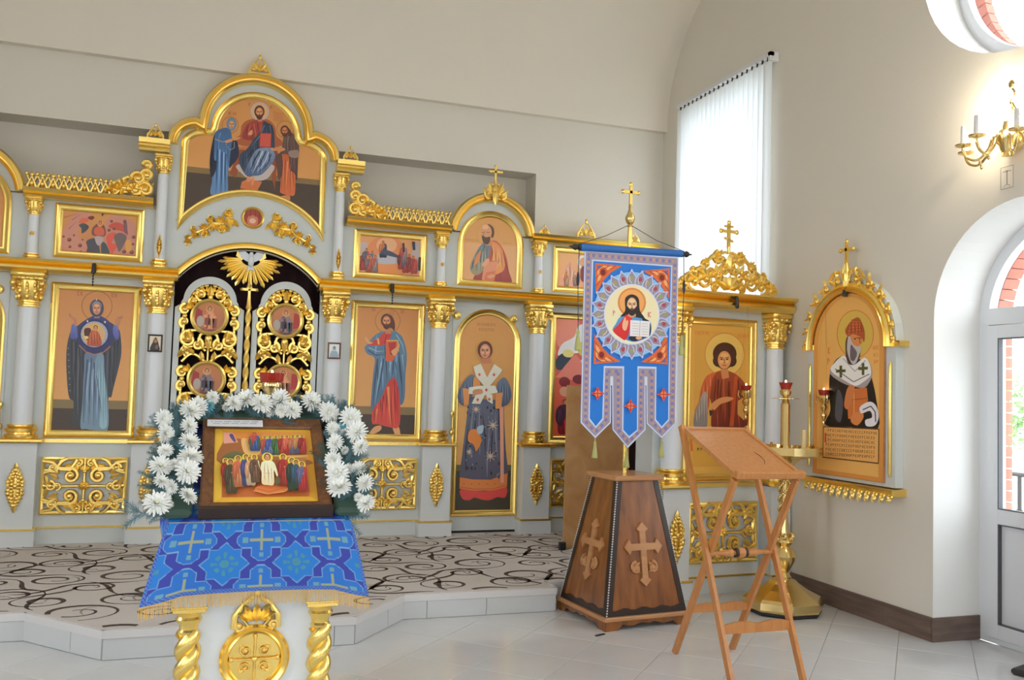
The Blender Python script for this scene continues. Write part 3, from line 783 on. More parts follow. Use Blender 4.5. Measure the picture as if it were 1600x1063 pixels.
mk('door_arch_moulding', B().sweep([(-p[0], p[1]) for p in arc(0, 1.80, .83, 40, 140, 30)][::-1], [(0, .02), (0, -.05), (.014, -.07), (.028, -.06), (.036, -.075), (.056, -.075), (.062, -.05), (.062, .02)], y=.045), 'gold', ico, 35)
entablature(ico, [(-2.95, -.60), (.60, 4.05)])
# tympanum branches and medallion
for sx in (-1, 1):
    b = B(); A = lambda t, r: (r*sin(t), 1.93+r*cos(t))
    pts = [(.20, .93), (.29, .89), (.38, .915), (.47, .885), (.57, .895), (.66, .875)]
    P = [(sx*A(t, r)[0], A(t, r)[1]) for t, r in pts]
    b.tube([(p[0], -.006, p[1]) for p in P], [.018, .02, .018, .017, .013, .008], 6)
    for i, (x, z) in enumerate(P):
        s_ = 1-.10*i
        b.scroll(x+sx*.012, z+.045*(1 if i % 2 == 0 else -1), .05*s_, (pi/2 if i % 2 else -pi/2), 1.15, .011*s_, -.006, sx, 14)
        for a in (.2, 1.0, 1.8): b.leaf(x, z, -.5-a if sx > 0 else pi+.5+a, .105*s_, .048*s_, -.008, .02); b.leaf(x, z, a*.6+.4 if sx > 0 else pi-a*.6-.4, .09*s_, .042*s_, -.008, .02)
        b.ell((x, -.018, z), (.022*s_, .016, .018*s_), 6, 4)
    o = mk('carved_branch', b, GC, ico, 50); o.location = (0, .045, 0)
def medallion(parent, name, x, z, r, paint, y=.045, rim=.022):
    o = mk(name, B().sweep([(r*cos(2*pi*i/32), r*sin(2*pi*i/32)) for i in range(32)], [(0, .01), (0, -.014), (rim*.5, -.022), (rim, -.012), (rim, .01)], True), 'gold', parent)
    o.location = (x, y, z)
    paint.build('painting', o, (0, -.004, -r))
    return o
p = Paint(None, .2, .2); p.el((150, 60, 45), .5, .5, .5, .5, 28); p.sm((185, 110, 85), (.3, .2), (.5, .12), (.7, .2), (.72, .5), (.5, .62), (.28, .5)); p.el((205, 165, 140), .5, .36, .14, .12)
for q in (.22, .4, .6, .78): p.ln((110, 40, 35), .03, (q, .55), (q, .85))
medallion(ico, 'round_medallion', 0, 2.862, .10, p)
# upper cornices, crests and arched bays
COR = [(0, .05), (0, -.05), (.022, -.07), (.032, -.06), (.045, -.09), (.068, -.105), (.074, -.10), (.074, .05)]
def cornice(x0, x1, z=2.862): mk('cornice', B().sweep([(x0, z), (x1, z)], COR), 'gold', ico, 0)
for sx in (-1, 1):
    a, c = sorted((sx*.83, sx*1.83)); cornice(a, c)
    o = mk('carved_crest', crest(.97, -sx), GC, ico, 50); o.location = (sx*1.33, -.02, 2.935)
    arcp = arc(sx*2.26, 2.86, .45, 8, 172, 28)
    mk('arch_moulding', B().sweep(arcp, ARC, y=.055), 'gold', ico, 35)
    o = mk('cross_finial', big_finial(), GC, ico, 50); o.location = (sx*2.26, -.03, 3.24)
    o = mk('scroll_finial', small_finial(.75), GC, ico, 50); o.location = (sx*2.80, -.01, 2.938)
cornice(2.66, 4.05); cornice(-2.95, -2.66)
o = mk('scroll_finial', small_finial(1.4), GC, ico, 50); o.location = (3.25, -.01, 2.938)
o = mk('scroll_finial', small_finial(.8), GC, ico, 50); o.location = (3.80, -.01, 2.938)
# small gilt rosettes on the upper shafts, knobs and lamp hooks on the cornice
for x in (-1.75, 1.75, 2.75):
    b = B()
    for k in range(6): b.leaf(0, 0, pi*k/3+pi/2, .022, .014, 0, .006)
    o = mk('rosette', b, GC, ico, 50); o.location = (x, -.044, 2.56)
for x in (-1.98, 1.94, 2.52): b = B(); b.lathe([(.035, 0), (.04, .012), (.03, .03), (.012, .036)], n=12); o = mk('curtain_knob', b, 'gold', ico); o.location = (x, .05, 2.085); o.rotation_euler[0] = pi/2
for x in (-1.26, 1.26):
    b = B(); b.tube([(0, 0, .03), (0, -.04, .02), (0, -.045, -.03)], .016, 8); b.ell((0, -.045, -.04), (.02, .014, .022), 8, 4); b.tube([(0, -.045, -.05), (0, -.045, -.16)], .003, 4)
    for k in range(4): b.ell((0, -.045, -.075-.025*k), (.008, .008, .010), 6, 4)
    o = mk('lamp_hook', b, 'dark_iron', ico); o.location = (x, -.105, 2.30)
# ---- curtain behind the royal doors
b = B(); nx = 48
vs = []
for k in range(2):
    for i in range(nx+1): x = -.72+1.44*i/nx; vs.append((x, .018*sin(i*1.15)+.008*sin(i*.43), [0, 2.7][k]))
b.add(vs, [(i, i+1, nx+2+i, nx+1+i) for i in range(nx)]); cur = mk('altar_curtain', b, 'maroon', None, 60, (ICX, ICY+.26, SOL))
tag(cur, 'dark maroon curtain hanging behind the carved royal doors', 'curtain')
# ================================================================== ICONS
BG1, BG2 = (190, 126, 72), (206, 156, 96)
BROWN, OLIVE = (68, 55, 48), (122, 103, 70)
def raw(p, col, pts):           # polygon given in local metres (x centred, z from base)
    h = p.h; p.h = lambda x, y: (x/p.W+.5, y/p.H); p.poly(col, pts); p.h = h; return p
def bgrect(p, band=None, c1=BG1, c2=BG2):
    raw(p, (c1, c2), [(-p.W/2, 0), (p.W/2, 0), (p.W/2, p.H), (-p.W/2, p.H)])
    if band:
        raw(p, OLIVE, [(-p.W/2, 0), (p.W/2, 0), (p.W/2, band[0]*p.H), (-p.W/2, band[0]*p.H)]); raw(p, BROWN, [(-p.W/2, 0), (p.W/2, 0), (p.W/2, band[1]*p.H), (-p.W/2, band[1]*p.H)])
    return p
def icon_thing(name, label, x, z0, y=0.055, cat='icon', group=None, root=(ICX, ICY, SOL)):
    return thing(name, label, cat, (root[0]+x, root[1]+y, root[2]+z0), 0, group)
def paint_orant():
    p = Paint([(125, 86), (609, 115), (562, 1003), (71, 997)], .61, 1.215); bgrect(p, (.225, .165))
    p.ring((150, 96, 55), 368, 205, 96, 5)
    p.sm(((58, 58, 72), (60, 62, 64)), (370, 268), (300, 290), (240, 335), (205, 365), (182, 460), (178, 580), (186, 720), (198, 785), (224, 812), (212, 940), (270, 955), (350, 965), (432, 965), (438, 790), (456, 778), (470, 720), (500, 600), (519, 500), (514, 390), (498, 345), (440, 300))
    for x0, y0, x1, y1 in ((212, 420, 210, 730), (236, 430, 240, 880), (262, 470, 262, 900), (478, 430, 470, 700), (498, 420, 488, 610), (446, 480, 446, 740)): p.ln((38, 38, 44), 7, (x0, y0), (x1, y1), taper=True)
    for x0, y0, x1, y1 in ((224, 430, 226, 800), (250, 470, 252, 920), (462, 460, 458, 720)): p.ln((92, 94, 98), 5, (x0, y0), (x1, y1), taper=True)
    for i in range(8): p.el((170, 150, 110), 190+i*1.5, 470+i*38, 3, 4, 6)
    p.sm(((96, 112, 138), (112, 136, 156)), (300, 495), (288, 600), (278, 800), (265, 965), (300, 978), (345, 985), (432, 985), (436, 800), (414, 620), (402, 495))
    p.sm(((110, 135, 155), (140, 172, 186)), (368, 515), (352, 620), (378, 740), (392, 820), (384, 960), (428, 960), (428, 800), (414, 640), (408, 515))
    for x0, y0, x1, y1, w, c in ((310, 540, 285, 940, 10, (62, 74, 100)), (335, 530, 315, 950, 8, (66, 78, 104)), (352, 560, 348, 960, 9, (70, 84, 108)), (322, 560, 300, 930, 6, (150, 172, 188)), (345, 600, 335, 930, 5, (150, 172, 188)), (366, 640, 400, 900, 7, (84, 104, 124))): p.ln(c, w, (x0, y0), (x1, y1), taper=True)
    p.sm(((56, 62, 112), (42, 46, 92)), (366, 262), (310, 284), (266, 326), (248, 410), (268, 470), (320, 500), (352, 508), (410, 492), (452, 452), (474, 380), (462, 328), (425, 285))
    p.ln((165, 110, 70), 6, (258, 450), (300, 492), (352, 510), (410, 494), (452, 456))
    p.el((40, 42, 84), 350, 382, 96, 94); p.el((150, 156, 182), 352, 382, 84, 82); p.el((196, 158, 112), 348, 382, 72, 74)
    p.sm((70, 35, 28), (290, 350), (330, 348), (330, 420), (298, 410)); p.sm(((186, 96, 60), (170, 78, 48)), (350, 352), (326, 372), (306, 440), (330, 456), (385, 456), (398, 430), (378, 370))
    for q in (335, 352, 370): p.ln((130, 55, 38), 4, (q, 385), (q+2, 445))
    p.el((214, 170, 70), 360, 338, 22); p.face(360, 342, 10, 13, hair=(95, 55, 35)); p.el((208, 190, 120), 302, 402, 14, 10)
    for s_, pts, hand in ((-1, [(216, 318), (207, 360), (204, 405), (246, 408), (250, 370), (240, 325)], [(228, 326), (222, 296), (198, 272), (194, 256), (204, 252), (216, 270), (238, 282), (244, 318)]), (1, [(470, 330), (468, 380), (490, 418), (508, 390), (500, 350), (494, 322)], [(484, 326), (482, 300), (496, 280), (522, 262), (528, 276), (514, 290), (508, 302), (500, 326)])):
        p.sm(((100, 108, 172), (76, 82, 146)), *pts); p.sm((180, 120, 92), *hand)
        p.ln((120, 70, 50), 2, hand[2], hand[4])
    p.po((176, 120, 92), (348, 240), (390, 240), (384, 280), (352, 280))
    p.face(367, 222, 25, 36, skin=(194, 130, 100), veil=(62, 66, 88)); p.sm((128, 122, 132), (340, 215), (340, 190), (366, 172), (394, 190), (396, 215), (388, 196), (366, 188), (346, 198))
    p.el((200, 190, 170), 310, 300, 6, 7, 8); p.el((200, 190, 170), 418, 305, 6, 7, 8); p.el((210, 190, 140), 366, 164, 4, 5, 8)
    p.script((150, 90, 60), 248, 112, 40, 26, .05, 2); p.script((150, 90, 60), 458, 124, 38, 26, .05, 2)
    return p
def paint_standing():
    p = Paint([(119, 82), (547, 108), (516, 977), (84, 972)], .61, 1.215); bgrect(p, (.225, .165))
    p.ring((160, 105, 60), 328, 190, 86, 5)
    p.sm((206, 150, 105), (205, 955), (240, 912), (282, 905), (280, 935), (235, 960)); p.sm((206, 150, 105), (360, 905), (398, 905), (412, 970), (385, 978), (368, 945))
    p.sm(((182, 52, 48), (196, 72, 62)), (345, 560), (300, 680), (232, 780), (222, 885), (262, 895), (330, 912), (402, 912), (412, 760), (400, 600))
    for x0, y0, x1, y1, w, c in ((330, 640, 345, 895, 16, (216, 136, 72)), (300, 700, 285, 880, 8, (130, 36, 36)), (370, 600, 380, 890, 8, (135, 36, 36)), (255, 790, 248, 885, 7, (214, 140, 80)), (392, 640, 396, 890, 6, (140, 40, 40))): p.ln(c, w, (x0, y0), (x1, y1), taper=True)
    p.sm(((92, 122, 146), (78, 102, 128)), (375, 260), (300, 262), (240, 290), (190, 350), (172, 372), (190, 415), (240, 445), (232, 540), (222, 650), (214, 800), (240, 775), (285, 715), (330, 610), (372, 580), (398, 640), (412, 760), (440, 720), (446, 560), (456, 420), (430, 310), (402, 278))
    for pts, w, c in ((((260, 450), (240, 620), (228, 770)), 10, (54, 72, 96)), (((300, 450), (280, 600), (250, 740)), 9, (54, 72, 96)), (((405, 440), (420, 580), (425, 720)), 9, (56, 74, 98)), (((285, 470), (262, 620), (242, 760)), 7, (140, 168, 184)), (((350, 470), (335, 540)), 8, (140, 168, 184)), (((425, 420), (436, 540)), 8, (138, 166, 182)), (((195, 390), (250, 425), (310, 420)), 8, (60, 80, 104)), (((200, 372), (260, 400), (310, 395)), 6, (140, 168, 184)), (((380, 470), (395, 600)), 7, (60, 80, 104)), (((385, 285), (425, 350), (440, 430)), 6, (140, 168, 184))): p.ln(c, w, *pts, taper=True)
    p.sm((190, 60, 52), (345, 262), (300, 272), (265, 310), (200, 340), (215, 358), (300, 355), (330, 330), (350, 290)); p.ln((212, 160, 80), 12, (262, 310), (268, 352)); p.ln((140, 40, 38), 5, (320, 285), (305, 345))
    p.po((200, 92, 58), (318, 325), (395, 325), (400, 400), (360, 465), (312, 465)); p.po((172, 52, 44), (330, 340), (382, 335), (378, 375), (345, 420)); p.ln((220, 180, 90), 5, (318, 325), (395, 325), (400, 400)); p.el((60, 55, 50), 356, 410, 10, 14, 8)
    p.sm((204, 148, 104), (350, 400), (385, 370), (405, 345), (402, 380), (375, 430))
    p.sm((204, 148, 104), (200, 348), (176, 318), (180, 302), (196, 318), (204, 332), (230, 340)); p.ln((204, 148, 104), 7, (182, 318), (184, 298))
    p.po((180, 118, 82), (308, 235), (348, 235), (350, 280), (312, 278)); p.sm((92, 52, 36), (290, 170), (345, 150), (374, 200), (372, 258), (352, 240), (300, 230))
    p.face(320, 195, 27, 38, skin=(190, 124, 88), hair=(92, 52, 36), beard=True, look=-.3)
    p.script((160, 100, 65), 222, 104, 26, 24, .05, 1); p.script((160, 100, 65), 414, 118, 28, 24, .05, 1)
    p.ln((165, 110, 70), 3, (344, 108), (344, 150)); p.ln((165, 110, 70), 3, (368, 112), (362, 150))
    return p
def paint_deacon():
    p = Paint([(85, 53), (357, 70), (329, 996), (53, 1001)], .60, 1.935); W, H = p.W, p.H
    raw(p, ((196, 140, 82), (214, 164, 100)), archrect(W, H)); raw(p, (96, 92, 62), [(-W/2, 0), (W/2, 0), (W/2, .235*H), (-W/2, .235*H)]); raw(p, (66, 60, 48), [(-W/2, 0), (W/2, 0), (W/2, .205*H), (-W/2, .205*H)])
    p.ring((190, 150, 80), 212, 232, 68, 3)
    p.script((165, 110, 75), 168, 108, 88, 14, .04, 9); p.script((165, 110, 75), 176, 132, 74, 14, .04, 7)
    p.sm((205, 72, 68), (92, 890), (98, 935), (130, 942), (155, 930), (190, 940), (225, 942), (260, 928), (298, 928), (300, 880), (200, 900))
    p.sm(((98, 104, 122), (84, 80, 96)), (136, 460), (118, 560), (98, 720), (88, 845), (150, 850), (220, 852), (306, 842), (300, 700), (292, 560), (284, 480), (210, 470))
    p.po((206, 122, 66), (86, 835), (150, 845), (230, 846), (308, 815), (306, 880), (240, 897), (150, 898), (84, 888)); p.ln((176, 88, 46), 3, (86, 880), (150, 890), (240, 889), (306, 872))
    for i in range(6): p.el((165, 80, 45), 105+i*36, 866-(i > 4)*8, 3, 3, 6)
    for x, y, r in ((240, 590, 28), (162, 515, 20), (130, 715, 16), (228, 735, 28)):
        for k in range(8): p.ln((196, 176, 152), 6, (x, y), (x+r*cos(k*pi/4), y+r*sin(k*pi/4)), taper=True)
    r_ = random.Random(3)
    for i in range(70): p.el((50, 48, 58) if i % 3 else (120, 128, 142), r_.uniform(112, 288), r_.uniform(500, 840), r_.uniform(2, 5), r_.uniform(4, 10), 6, r_.random())
    p.sm((216, 128, 62), (128, 620), (158, 608), (180, 640), (184, 670), (160, 712), (150, 680), (124, 664)); p.sm((160, 180, 190), (165, 600), (195, 590), (190, 625), (170, 630))
    p.po((216, 150, 128), (270, 500), (288, 505), (290, 860), (274, 860))
    for sx, pts in ((-1, [(140, 350), (100, 390), (76, 440), (80, 480), (110, 500), (136, 470), (150, 420), (160, 380)]), (1, [(290, 365), (316, 400), (326, 450), (310, 490), (276, 500), (262, 470), (258, 400)])):
        p.sm(((104, 116, 136), (78, 84, 104)), *pts)
    p.po((212, 140, 84), (98, 415), (132, 420), (126, 490), (104, 500)); p.po((212, 140, 84), (252, 440), (284, 436), (278, 512), (250, 512))
    p.po((196, 140, 90), (180, 290), (240, 292), (230, 360), (205, 400), (180, 360)); p.sm((216, 140, 84), (150, 370), (170, 360), (180, 400), (170, 430), (148, 430))
    p.po((226, 206, 190), (148, 315), (182, 300), (212, 365), (245, 302), (284, 330), (270, 350), (225, 405), (200, 408), (160, 360))
    p.po((230, 210, 195), (128, 412), (180, 404), (250, 404), (262, 436), (200, 448), (126, 442)); p.po((226, 206, 190), (160, 445), (205, 440), (180, 490), (140, 488)); p.po((226, 206, 190), (205, 440), (236, 446), (238, 490), (214, 476))
    for x, y in ((176, 352), (244, 352), (208, 424), (168, 470), (222, 468)): p.el((205, 88, 80), x, y, 7, 9, 4)
    p.sm((198, 140, 105), (148, 425), (185, 420), (190, 440), (150, 446)); p.po((186, 124, 92), (188, 268), (228, 268), (232, 300), (190, 300))
    p.face(203, 242, 24, 34, skin=(198, 136, 108), hair=(98, 58, 50), look=-.35)
    return p
def paint_deesis():
    W, H = 1.264, 1.319
    p = Paint([(101, -41), (1058, 86), (1019, 1018), (50, 939)], W, H)
    bot = [(x, z-2.69) for x, z in arc(0, 2.325, .731, 150, 30, 24)]
    top = [(.632, .782)]+[(x, z-2.69) for x, z in arc(.39, 3.472, .243, 0, 88, 8, .157)]+[(x, z-2.69) for x, z in arc(0, 3.615, .394, 4, 176, 24)]+[(x, z-2.69) for x, z in arc(-.39, 3.472, .243, 92, 180, 8, .157)]
    raw(p, ((190, 130, 74), (206, 150, 84)), bot+top)
    zh = p.h(110, 510)[1]*H; zb = p.h(110, 548)[1]*H
    raw(p, (124, 100, 62), bot+[(.632, zh), (-.632, zh)]); raw(p, (70, 56, 46), bot+[(.632, zb), (-.632, zb)])
    # throne with cushion and footstool
    p.sm((158, 84, 50), (440, 330), (470, 300), (480, 240), (520, 205), (590, 195), (660, 205), (700, 250), (712, 310), (745, 345), (720, 380), (480, 375))
    p.po((176, 104, 60), (452, 380), (725, 380), (735, 400), (450, 400)); p.po((140, 70, 42), (462, 400), (500, 400), (440, 590), (398, 560)); p.po((140, 70, 42), (680, 400), (720, 400), (700, 670), (672, 560))
    p.sm((178, 164, 160), (452, 500), (480, 560), (540, 600), (620, 605), (670, 570), (684, 500)); p.po((190, 106, 60), (480, 615), (520, 595), (615, 615), (580, 678), (470, 655)); p.po((150, 76, 44), (470, 655), (580, 678), (580, 690), (470, 668))
    # seated central figure
    p.el((176, 156, 164), 600, 148, 62); p.el((206, 158, 100), 600, 148, 50)
    p.sm(((152, 62, 50), (136, 52, 46)), (600, 200), (545, 215), (510, 240), (484, 300), (492, 330), (540, 340), (600, 345), (670, 330), (688, 260), (640, 215))
    p.sm(((44, 54, 72), (52, 66, 88)), (625, 215), (610, 270), (560, 330), (520, 390), (470, 430), (462, 480), (480, 530), (520, 580), (560, 570), (690, 480), (700, 420), (690, 260), (650, 222))
    p.sm(((120, 134, 158), (70, 88, 122)), (590, 395), (550, 440), (520, 500), (500, 565), (560, 575), (620, 560), (690, 480), (700, 430), (665, 390))
    for pts, w, c in ((((600, 410), (560, 480), (530, 560)), 10, (40, 50, 74)), (((640, 410), (610, 480), (560, 555)), 9, (44, 56, 82)), (((675, 430), (650, 500), (600, 550)), 8, (44, 56, 82)), (((620, 410), (588, 480), (550, 560)), 8, (176, 186, 200)), (((660, 415), (630, 490), (580, 550)), 7, (170, 180, 196)), (((630, 240), (600, 310), (545, 380)), 9, (86, 100, 124)), (((560, 400), (500, 470)), 8, (22, 28, 40)), (((665, 240), (680, 320)), 7, (84, 98, 122)), (((520, 250), (505, 320)), 6, (100, 38, 36)), (((560, 230), (575, 320)), 6, (184, 96, 66))): p.ln(c, w, *pts, taper=True)
    p.po((188, 80, 66), (602, 292), (675, 294), (672, 386), (598, 382)); p.ln((150, 50, 46), 5, (602, 292), (675, 294), (672, 386), (598, 382), (602, 292))
    p.sm((198, 136, 92), (520, 300), (545, 270), (552, 285), (545, 305)); p.sm((198, 136, 92), (670, 390), (700, 392), (720, 405), (690, 410)); p.sm((198, 130, 88), (545, 590), (560, 575), (560, 625), (545, 640)); p.sm((198, 130, 88), (515, 585), (535, 580), (535, 610), (515, 615))
    p.po((182, 118, 80), (580, 185), (618, 185), (614, 215), (588, 215)); p.face(597, 155, 24, 34, skin=(190, 126, 84), hair=(84, 44, 30), beard=True)
    # woman in blue at the side
    p.ring((160, 105, 55), 404, 238, 56, 4)
    p.sm(((56, 88, 130), (92, 128, 172)), (385, 258), (330, 268), (300, 300), (290, 370), (280, 470), (284, 600), (272, 695), (340, 705), (386, 690), (388, 560), (410, 420), (412, 300))
    p.sm((30, 34, 50), (300, 300), (282, 370), (268, 470), (274, 580), (300, 560), (320, 480), (296, 460)); p.sm((34, 42, 64), (420, 340), (450, 350), (460, 440), (420, 500), (396, 520), (405, 420))
    for x0, y0, x1, y1, w, c in ((320, 400, 305, 690, 10, (40, 66, 110)), (350, 420, 345, 690, 9, (44, 70, 116)), (375, 430, 368, 680, 8, (46, 72, 118)), (335, 400, 325, 690, 8, (138, 172, 206)), (362, 420, 356, 690, 7, (140, 176, 208)), (340, 290, 320, 350, 7, (100, 140, 180))): p.ln(c, w, (x0, y0), (x1, y1), taper=True)
    p.ln((150, 140, 130), 6, (300, 330), (350, 350), (380, 345)); p.ln((120, 130, 140), 5, (372, 360), (400, 405), (430, 390), (430, 350)); p.sm((196, 134, 96), (370, 345), (410, 330), (415, 345), (380, 358)); p.sm((196, 134, 96), (428, 330), (468, 318), (462, 332), (430, 342))
    p.face(412, 236, 19, 28, skin=(186, 128, 92), veil=(92, 122, 146), look=.4)
    # bearded man in brown at the other side
    p.ring((160, 105, 55), 768, 268, 58, 4)
    p.sm((190, 124, 82), (735, 715), (770, 705), (795, 700), (800, 735), (780, 760), (760, 740)); p.sm(((176, 84, 46), (196, 100, 56)), (760, 400), (750, 480), (734, 660), (740, 690), (790, 705), (832, 695), (830, 540), (800, 440))
    p.sm(((96, 72, 66), (78, 56, 52)), (780, 290), (755, 330), (745, 400), (735, 430), (790, 440), (795, 530), (830, 560), (846, 610), (852, 480), (860, 390), (845, 320), (810, 290))
    p.sm((140, 118, 110), (790, 415), (830, 405), (855, 410), (850, 455), (800, 450)); p.sm((90, 60, 54), (700, 450), (745, 430), (748, 560), (722, 600), (712, 520))
    for x0, y0, x1, y1, w, c in ((770, 470, 760, 690, 8, (150, 66, 38)), (800, 500, 800, 690, 8, (150, 66, 38)), (785, 480, 778, 690, 6, (222, 140, 80)), (790, 310, 780, 400, 7, (130, 104, 94)), (835, 330, 838, 400, 7, (60, 42, 40))): p.ln(c, w, (x0, y0), (x1, y1), taper=True)
    p.sm((190, 126, 86), (686, 395), (735, 385), (770, 400), (740, 415), (700, 408)); p.face(765, 280, 20, 28, skin=(170, 104, 68), hair=(86, 46, 32), beard=True, look=-.4); p.sm((86, 46, 32), (775, 250), (800, 270), (812, 310), (790, 312), (785, 280))
    p.script((150, 90, 55), 525, 92, 16, 22, 0, 1); p.script((150, 90, 55), 666, 110, 18, 22, 0, 1); p.script((165, 100, 70), 390, 150, 60, 22, .1, 2)
    for k in range(4): p.script((175, 108, 66), 690, 150+k*16, 70, 12, .2, 5)
    return p
def paint_crowd(p, seed, sky, hills, robes, n, rows, quadbox):
    """small busy festal scene: hills, buildings and rows of little figures"""
    r = random.Random(seed); x0, x1, y0, y1 = quadbox; w, h = x1-x0, y1-y0
    bgrect(p, None, sky[0], sky[1])
    for i, c in enumerate(hills):
        cx = x0+w*(i+.5)/len(hills)+r.uniform(-.06, .06)*w; ww = w*r.uniform(.18, .3); top = y0+h*r.uniform(.12, .4)
        p.sm((c, tuple(min(255, int(v*1.12)) for v in c)), (cx-ww, y1-h*.06), (cx-ww*.8, y0+h*.7), (cx-ww*.4, top+h*.15), (cx, top), (cx+ww*.3, top+h*.22), (cx+ww*.6, top+h*.3), (cx+ww, y1-h*.05))
        p.ln(tuple(int(v*.78) for v in c), h*.02, (cx-ww*.3, top+h*.25), (cx-ww*.1, top+h*.5), taper=True); p.ln((225, 185, 165), h*.015, (cx+ww*.1, top+h*.1), (cx+ww*.3, top+h*.35), taper=True)
    for k in range(rows):
        for i in range(n):
            c = robes[(i*3+k*5+seed) % len(robes)]; c2 = robes[(i*5+k+2) % len(robes)]
            p.fig(x0+w*(i+.5+r.uniform(-.2, .2)+.3*(k % 2))/(n+.4), y0+h*(.62+.36*(k+1)/rows)+r.uniform(-.03, .0)*h, h*r.uniform(.32, .46), c, c2, (208, 160, 80), wide=.42, lean=r.uniform(-.05, .05), arm=r.choice((-1, 1)))
    return p
ROB = [(178, 66, 56), (70, 78, 90), (196, 110, 66), (120, 60, 56), (186, 150, 120), (90, 104, 96), (204, 82, 68), (150, 120, 110)]
def paint_nativity():
    p = Paint([(163, 113), (1400, 219), (1364, 893), (123, 804)], .61, .375); bgrect(p, None, (196, 138, 74), (188, 122, 84))
    p.sm((190, 130, 112), (150, 760), (180, 500), (300, 300), (420, 170), (640, 190), (560, 300), (440, 400), (430, 560), (540, 640), (540, 830), (300, 830))
    p.sm((186, 128, 112), (900, 860), (860, 400), (930, 240), (1080, 220), (1160, 250), (1250, 300), (1340, 420), (1370, 860))
    for q in ((200, 260, 420, 200), (280, 440, 400, 330), (330, 300, 480, 200)): p.ln((172, 84, 72), 14, (q[0], q[1]), (q[2], q[3]), taper=True)
    p.sm((72, 72, 78), (440, 380), (520, 350), (600, 400), (570, 460), (490, 510), (480, 430)); p.sm((206, 98, 76), (440, 330), (500, 270), (590, 280), (580, 330), (470, 345)); p.sm((120, 50, 40), (580, 260), (650, 235), (690, 260), (640, 300))
    p.sm((120, 74, 60), (660, 540), (650, 440), (710, 370), (780, 340), (850, 400), (870, 520), (820, 560)); p.sm((196, 92, 66), (690, 440), (770, 400), (840, 450), (830, 540), (700, 530)); p.el((206, 140, 80), 780, 360, 46); p.face(780, 350, 18, 28)
    p.sm((72, 72, 82), (560, 640), (640, 590), (720, 600), (760, 700), (770, 850), (640, 855), (540, 850), (580, 740)); p.sm((170, 150, 152), (700, 560), (800, 560), (830, 620), (760, 700), (715, 660)); p.sm((66, 76, 84), (800, 670), (860, 660), (920, 780), (930, 860), (810, 860))
    p.sm((208, 84, 66), (880, 560), (960, 500), (1030, 510), (990, 600), (960, 660), (1050, 690), (1010, 780), (960, 830), (900, 700)); p.sm((106, 90, 90), (1000, 560), (1090, 500), (1200, 560), (1150, 700), (1080, 800), (1040, 700)); p.sm((186, 78, 64), (910, 400), (1000, 340), (1100, 350), (1200, 430), (1220, 540), (1130, 480), (1000, 450)); p.sm((120, 84, 92), (1150, 330), (1200, 330), (1210, 500), (1160, 480))
    p.sm((204, 148, 78), (1180, 640), (1260, 620), (1280, 760), (1200, 800))
    for x, y, s_ in ((290, 610, 34), (460, 700, 34), (300, 720, 24), (470, 800, 22), (1310, 570, 30), (1300, 680, 22), (1160, 800, 32), (1280, 810, 34), (920, 460, 28), (1000, 440, 24), (1170, 320, 26), (960, 320, 24), (200, 560, 20), (500, 610, 16), (365, 540, 18)): p.el((110, 60, 42), x, y, s_, s_*.9, 9); p.el((150, 92, 60), x-s_*.2, y-s_*.2, s_*.5, s_*.4, 8)
    p.po((60, 40, 32), (795, 180), (845, 185), (815, 250))
    return p
def paint_dormition():
    p = Paint([(158, 553), (529, 585), (521, 809), (148, 783)], .61, .375); bgrect(p, None, (204, 146, 96), (206, 142, 104))
    for x0, x1, t in ((160, 210, 600), (470, 515, 600)): p.po((176, 160, 160), (x0, t), (x1, t+4), (x1-4, 770), (x0-6, 760))
    p.sm((206, 130, 84), (205, 640), (270, 575), (380, 580), (420, 650), (390, 700), (250, 690)); p.el((214, 160, 120), 320, 620, 60, 46)
    p.sm((172, 168, 178), (225, 690), (300, 668), (400, 690), (420, 720), (330, 730), (230, 722)); p.sm((206, 130, 76), (230, 725), (330, 732), (425, 722), (415, 790), (240, 775))
    p.fig(300, 690, 95, (60, 70, 92), (196, 110, 70), (214, 150, 90), wide=.5); p.sm((70, 76, 96), (285, 655), (330, 650), (395, 685), (380, 692), (300, 672))
    for i, (x, y, c, c2) in enumerate(((180, 745, (186, 70, 62), (150, 60, 56)), (200, 720, (190, 84, 70), (90, 96, 110)), (232, 735, (170, 110, 100), (96, 110, 130)), (215, 765, (196, 90, 72), (120, 100, 104)), (250, 760, (150, 130, 130), (176, 90, 76)), (405, 740, (186, 66, 60), (110, 50, 50)), (430, 760, (192, 70, 62), (96, 90, 104)), (455, 755, (180, 60, 58), (130, 60, 60)), (478, 765, (196, 76, 68), (150, 60, 60)), (420, 700, (150, 120, 124), (186, 80, 70)))): p.fig(x, y+18, 100, c, c2, (206, 140, 90), wide=.42, lean=.04 if x < 320 else -.04)
    p.po((50, 46, 56), (410, 610), (422, 608), (424, 660), (412, 662)); p.po((50, 46, 56), (466, 600), (484, 602), (486, 650), (472, 650)); p.po((60, 50, 54), (505, 690), (519, 691), (515, 770), (503, 766))
    return p
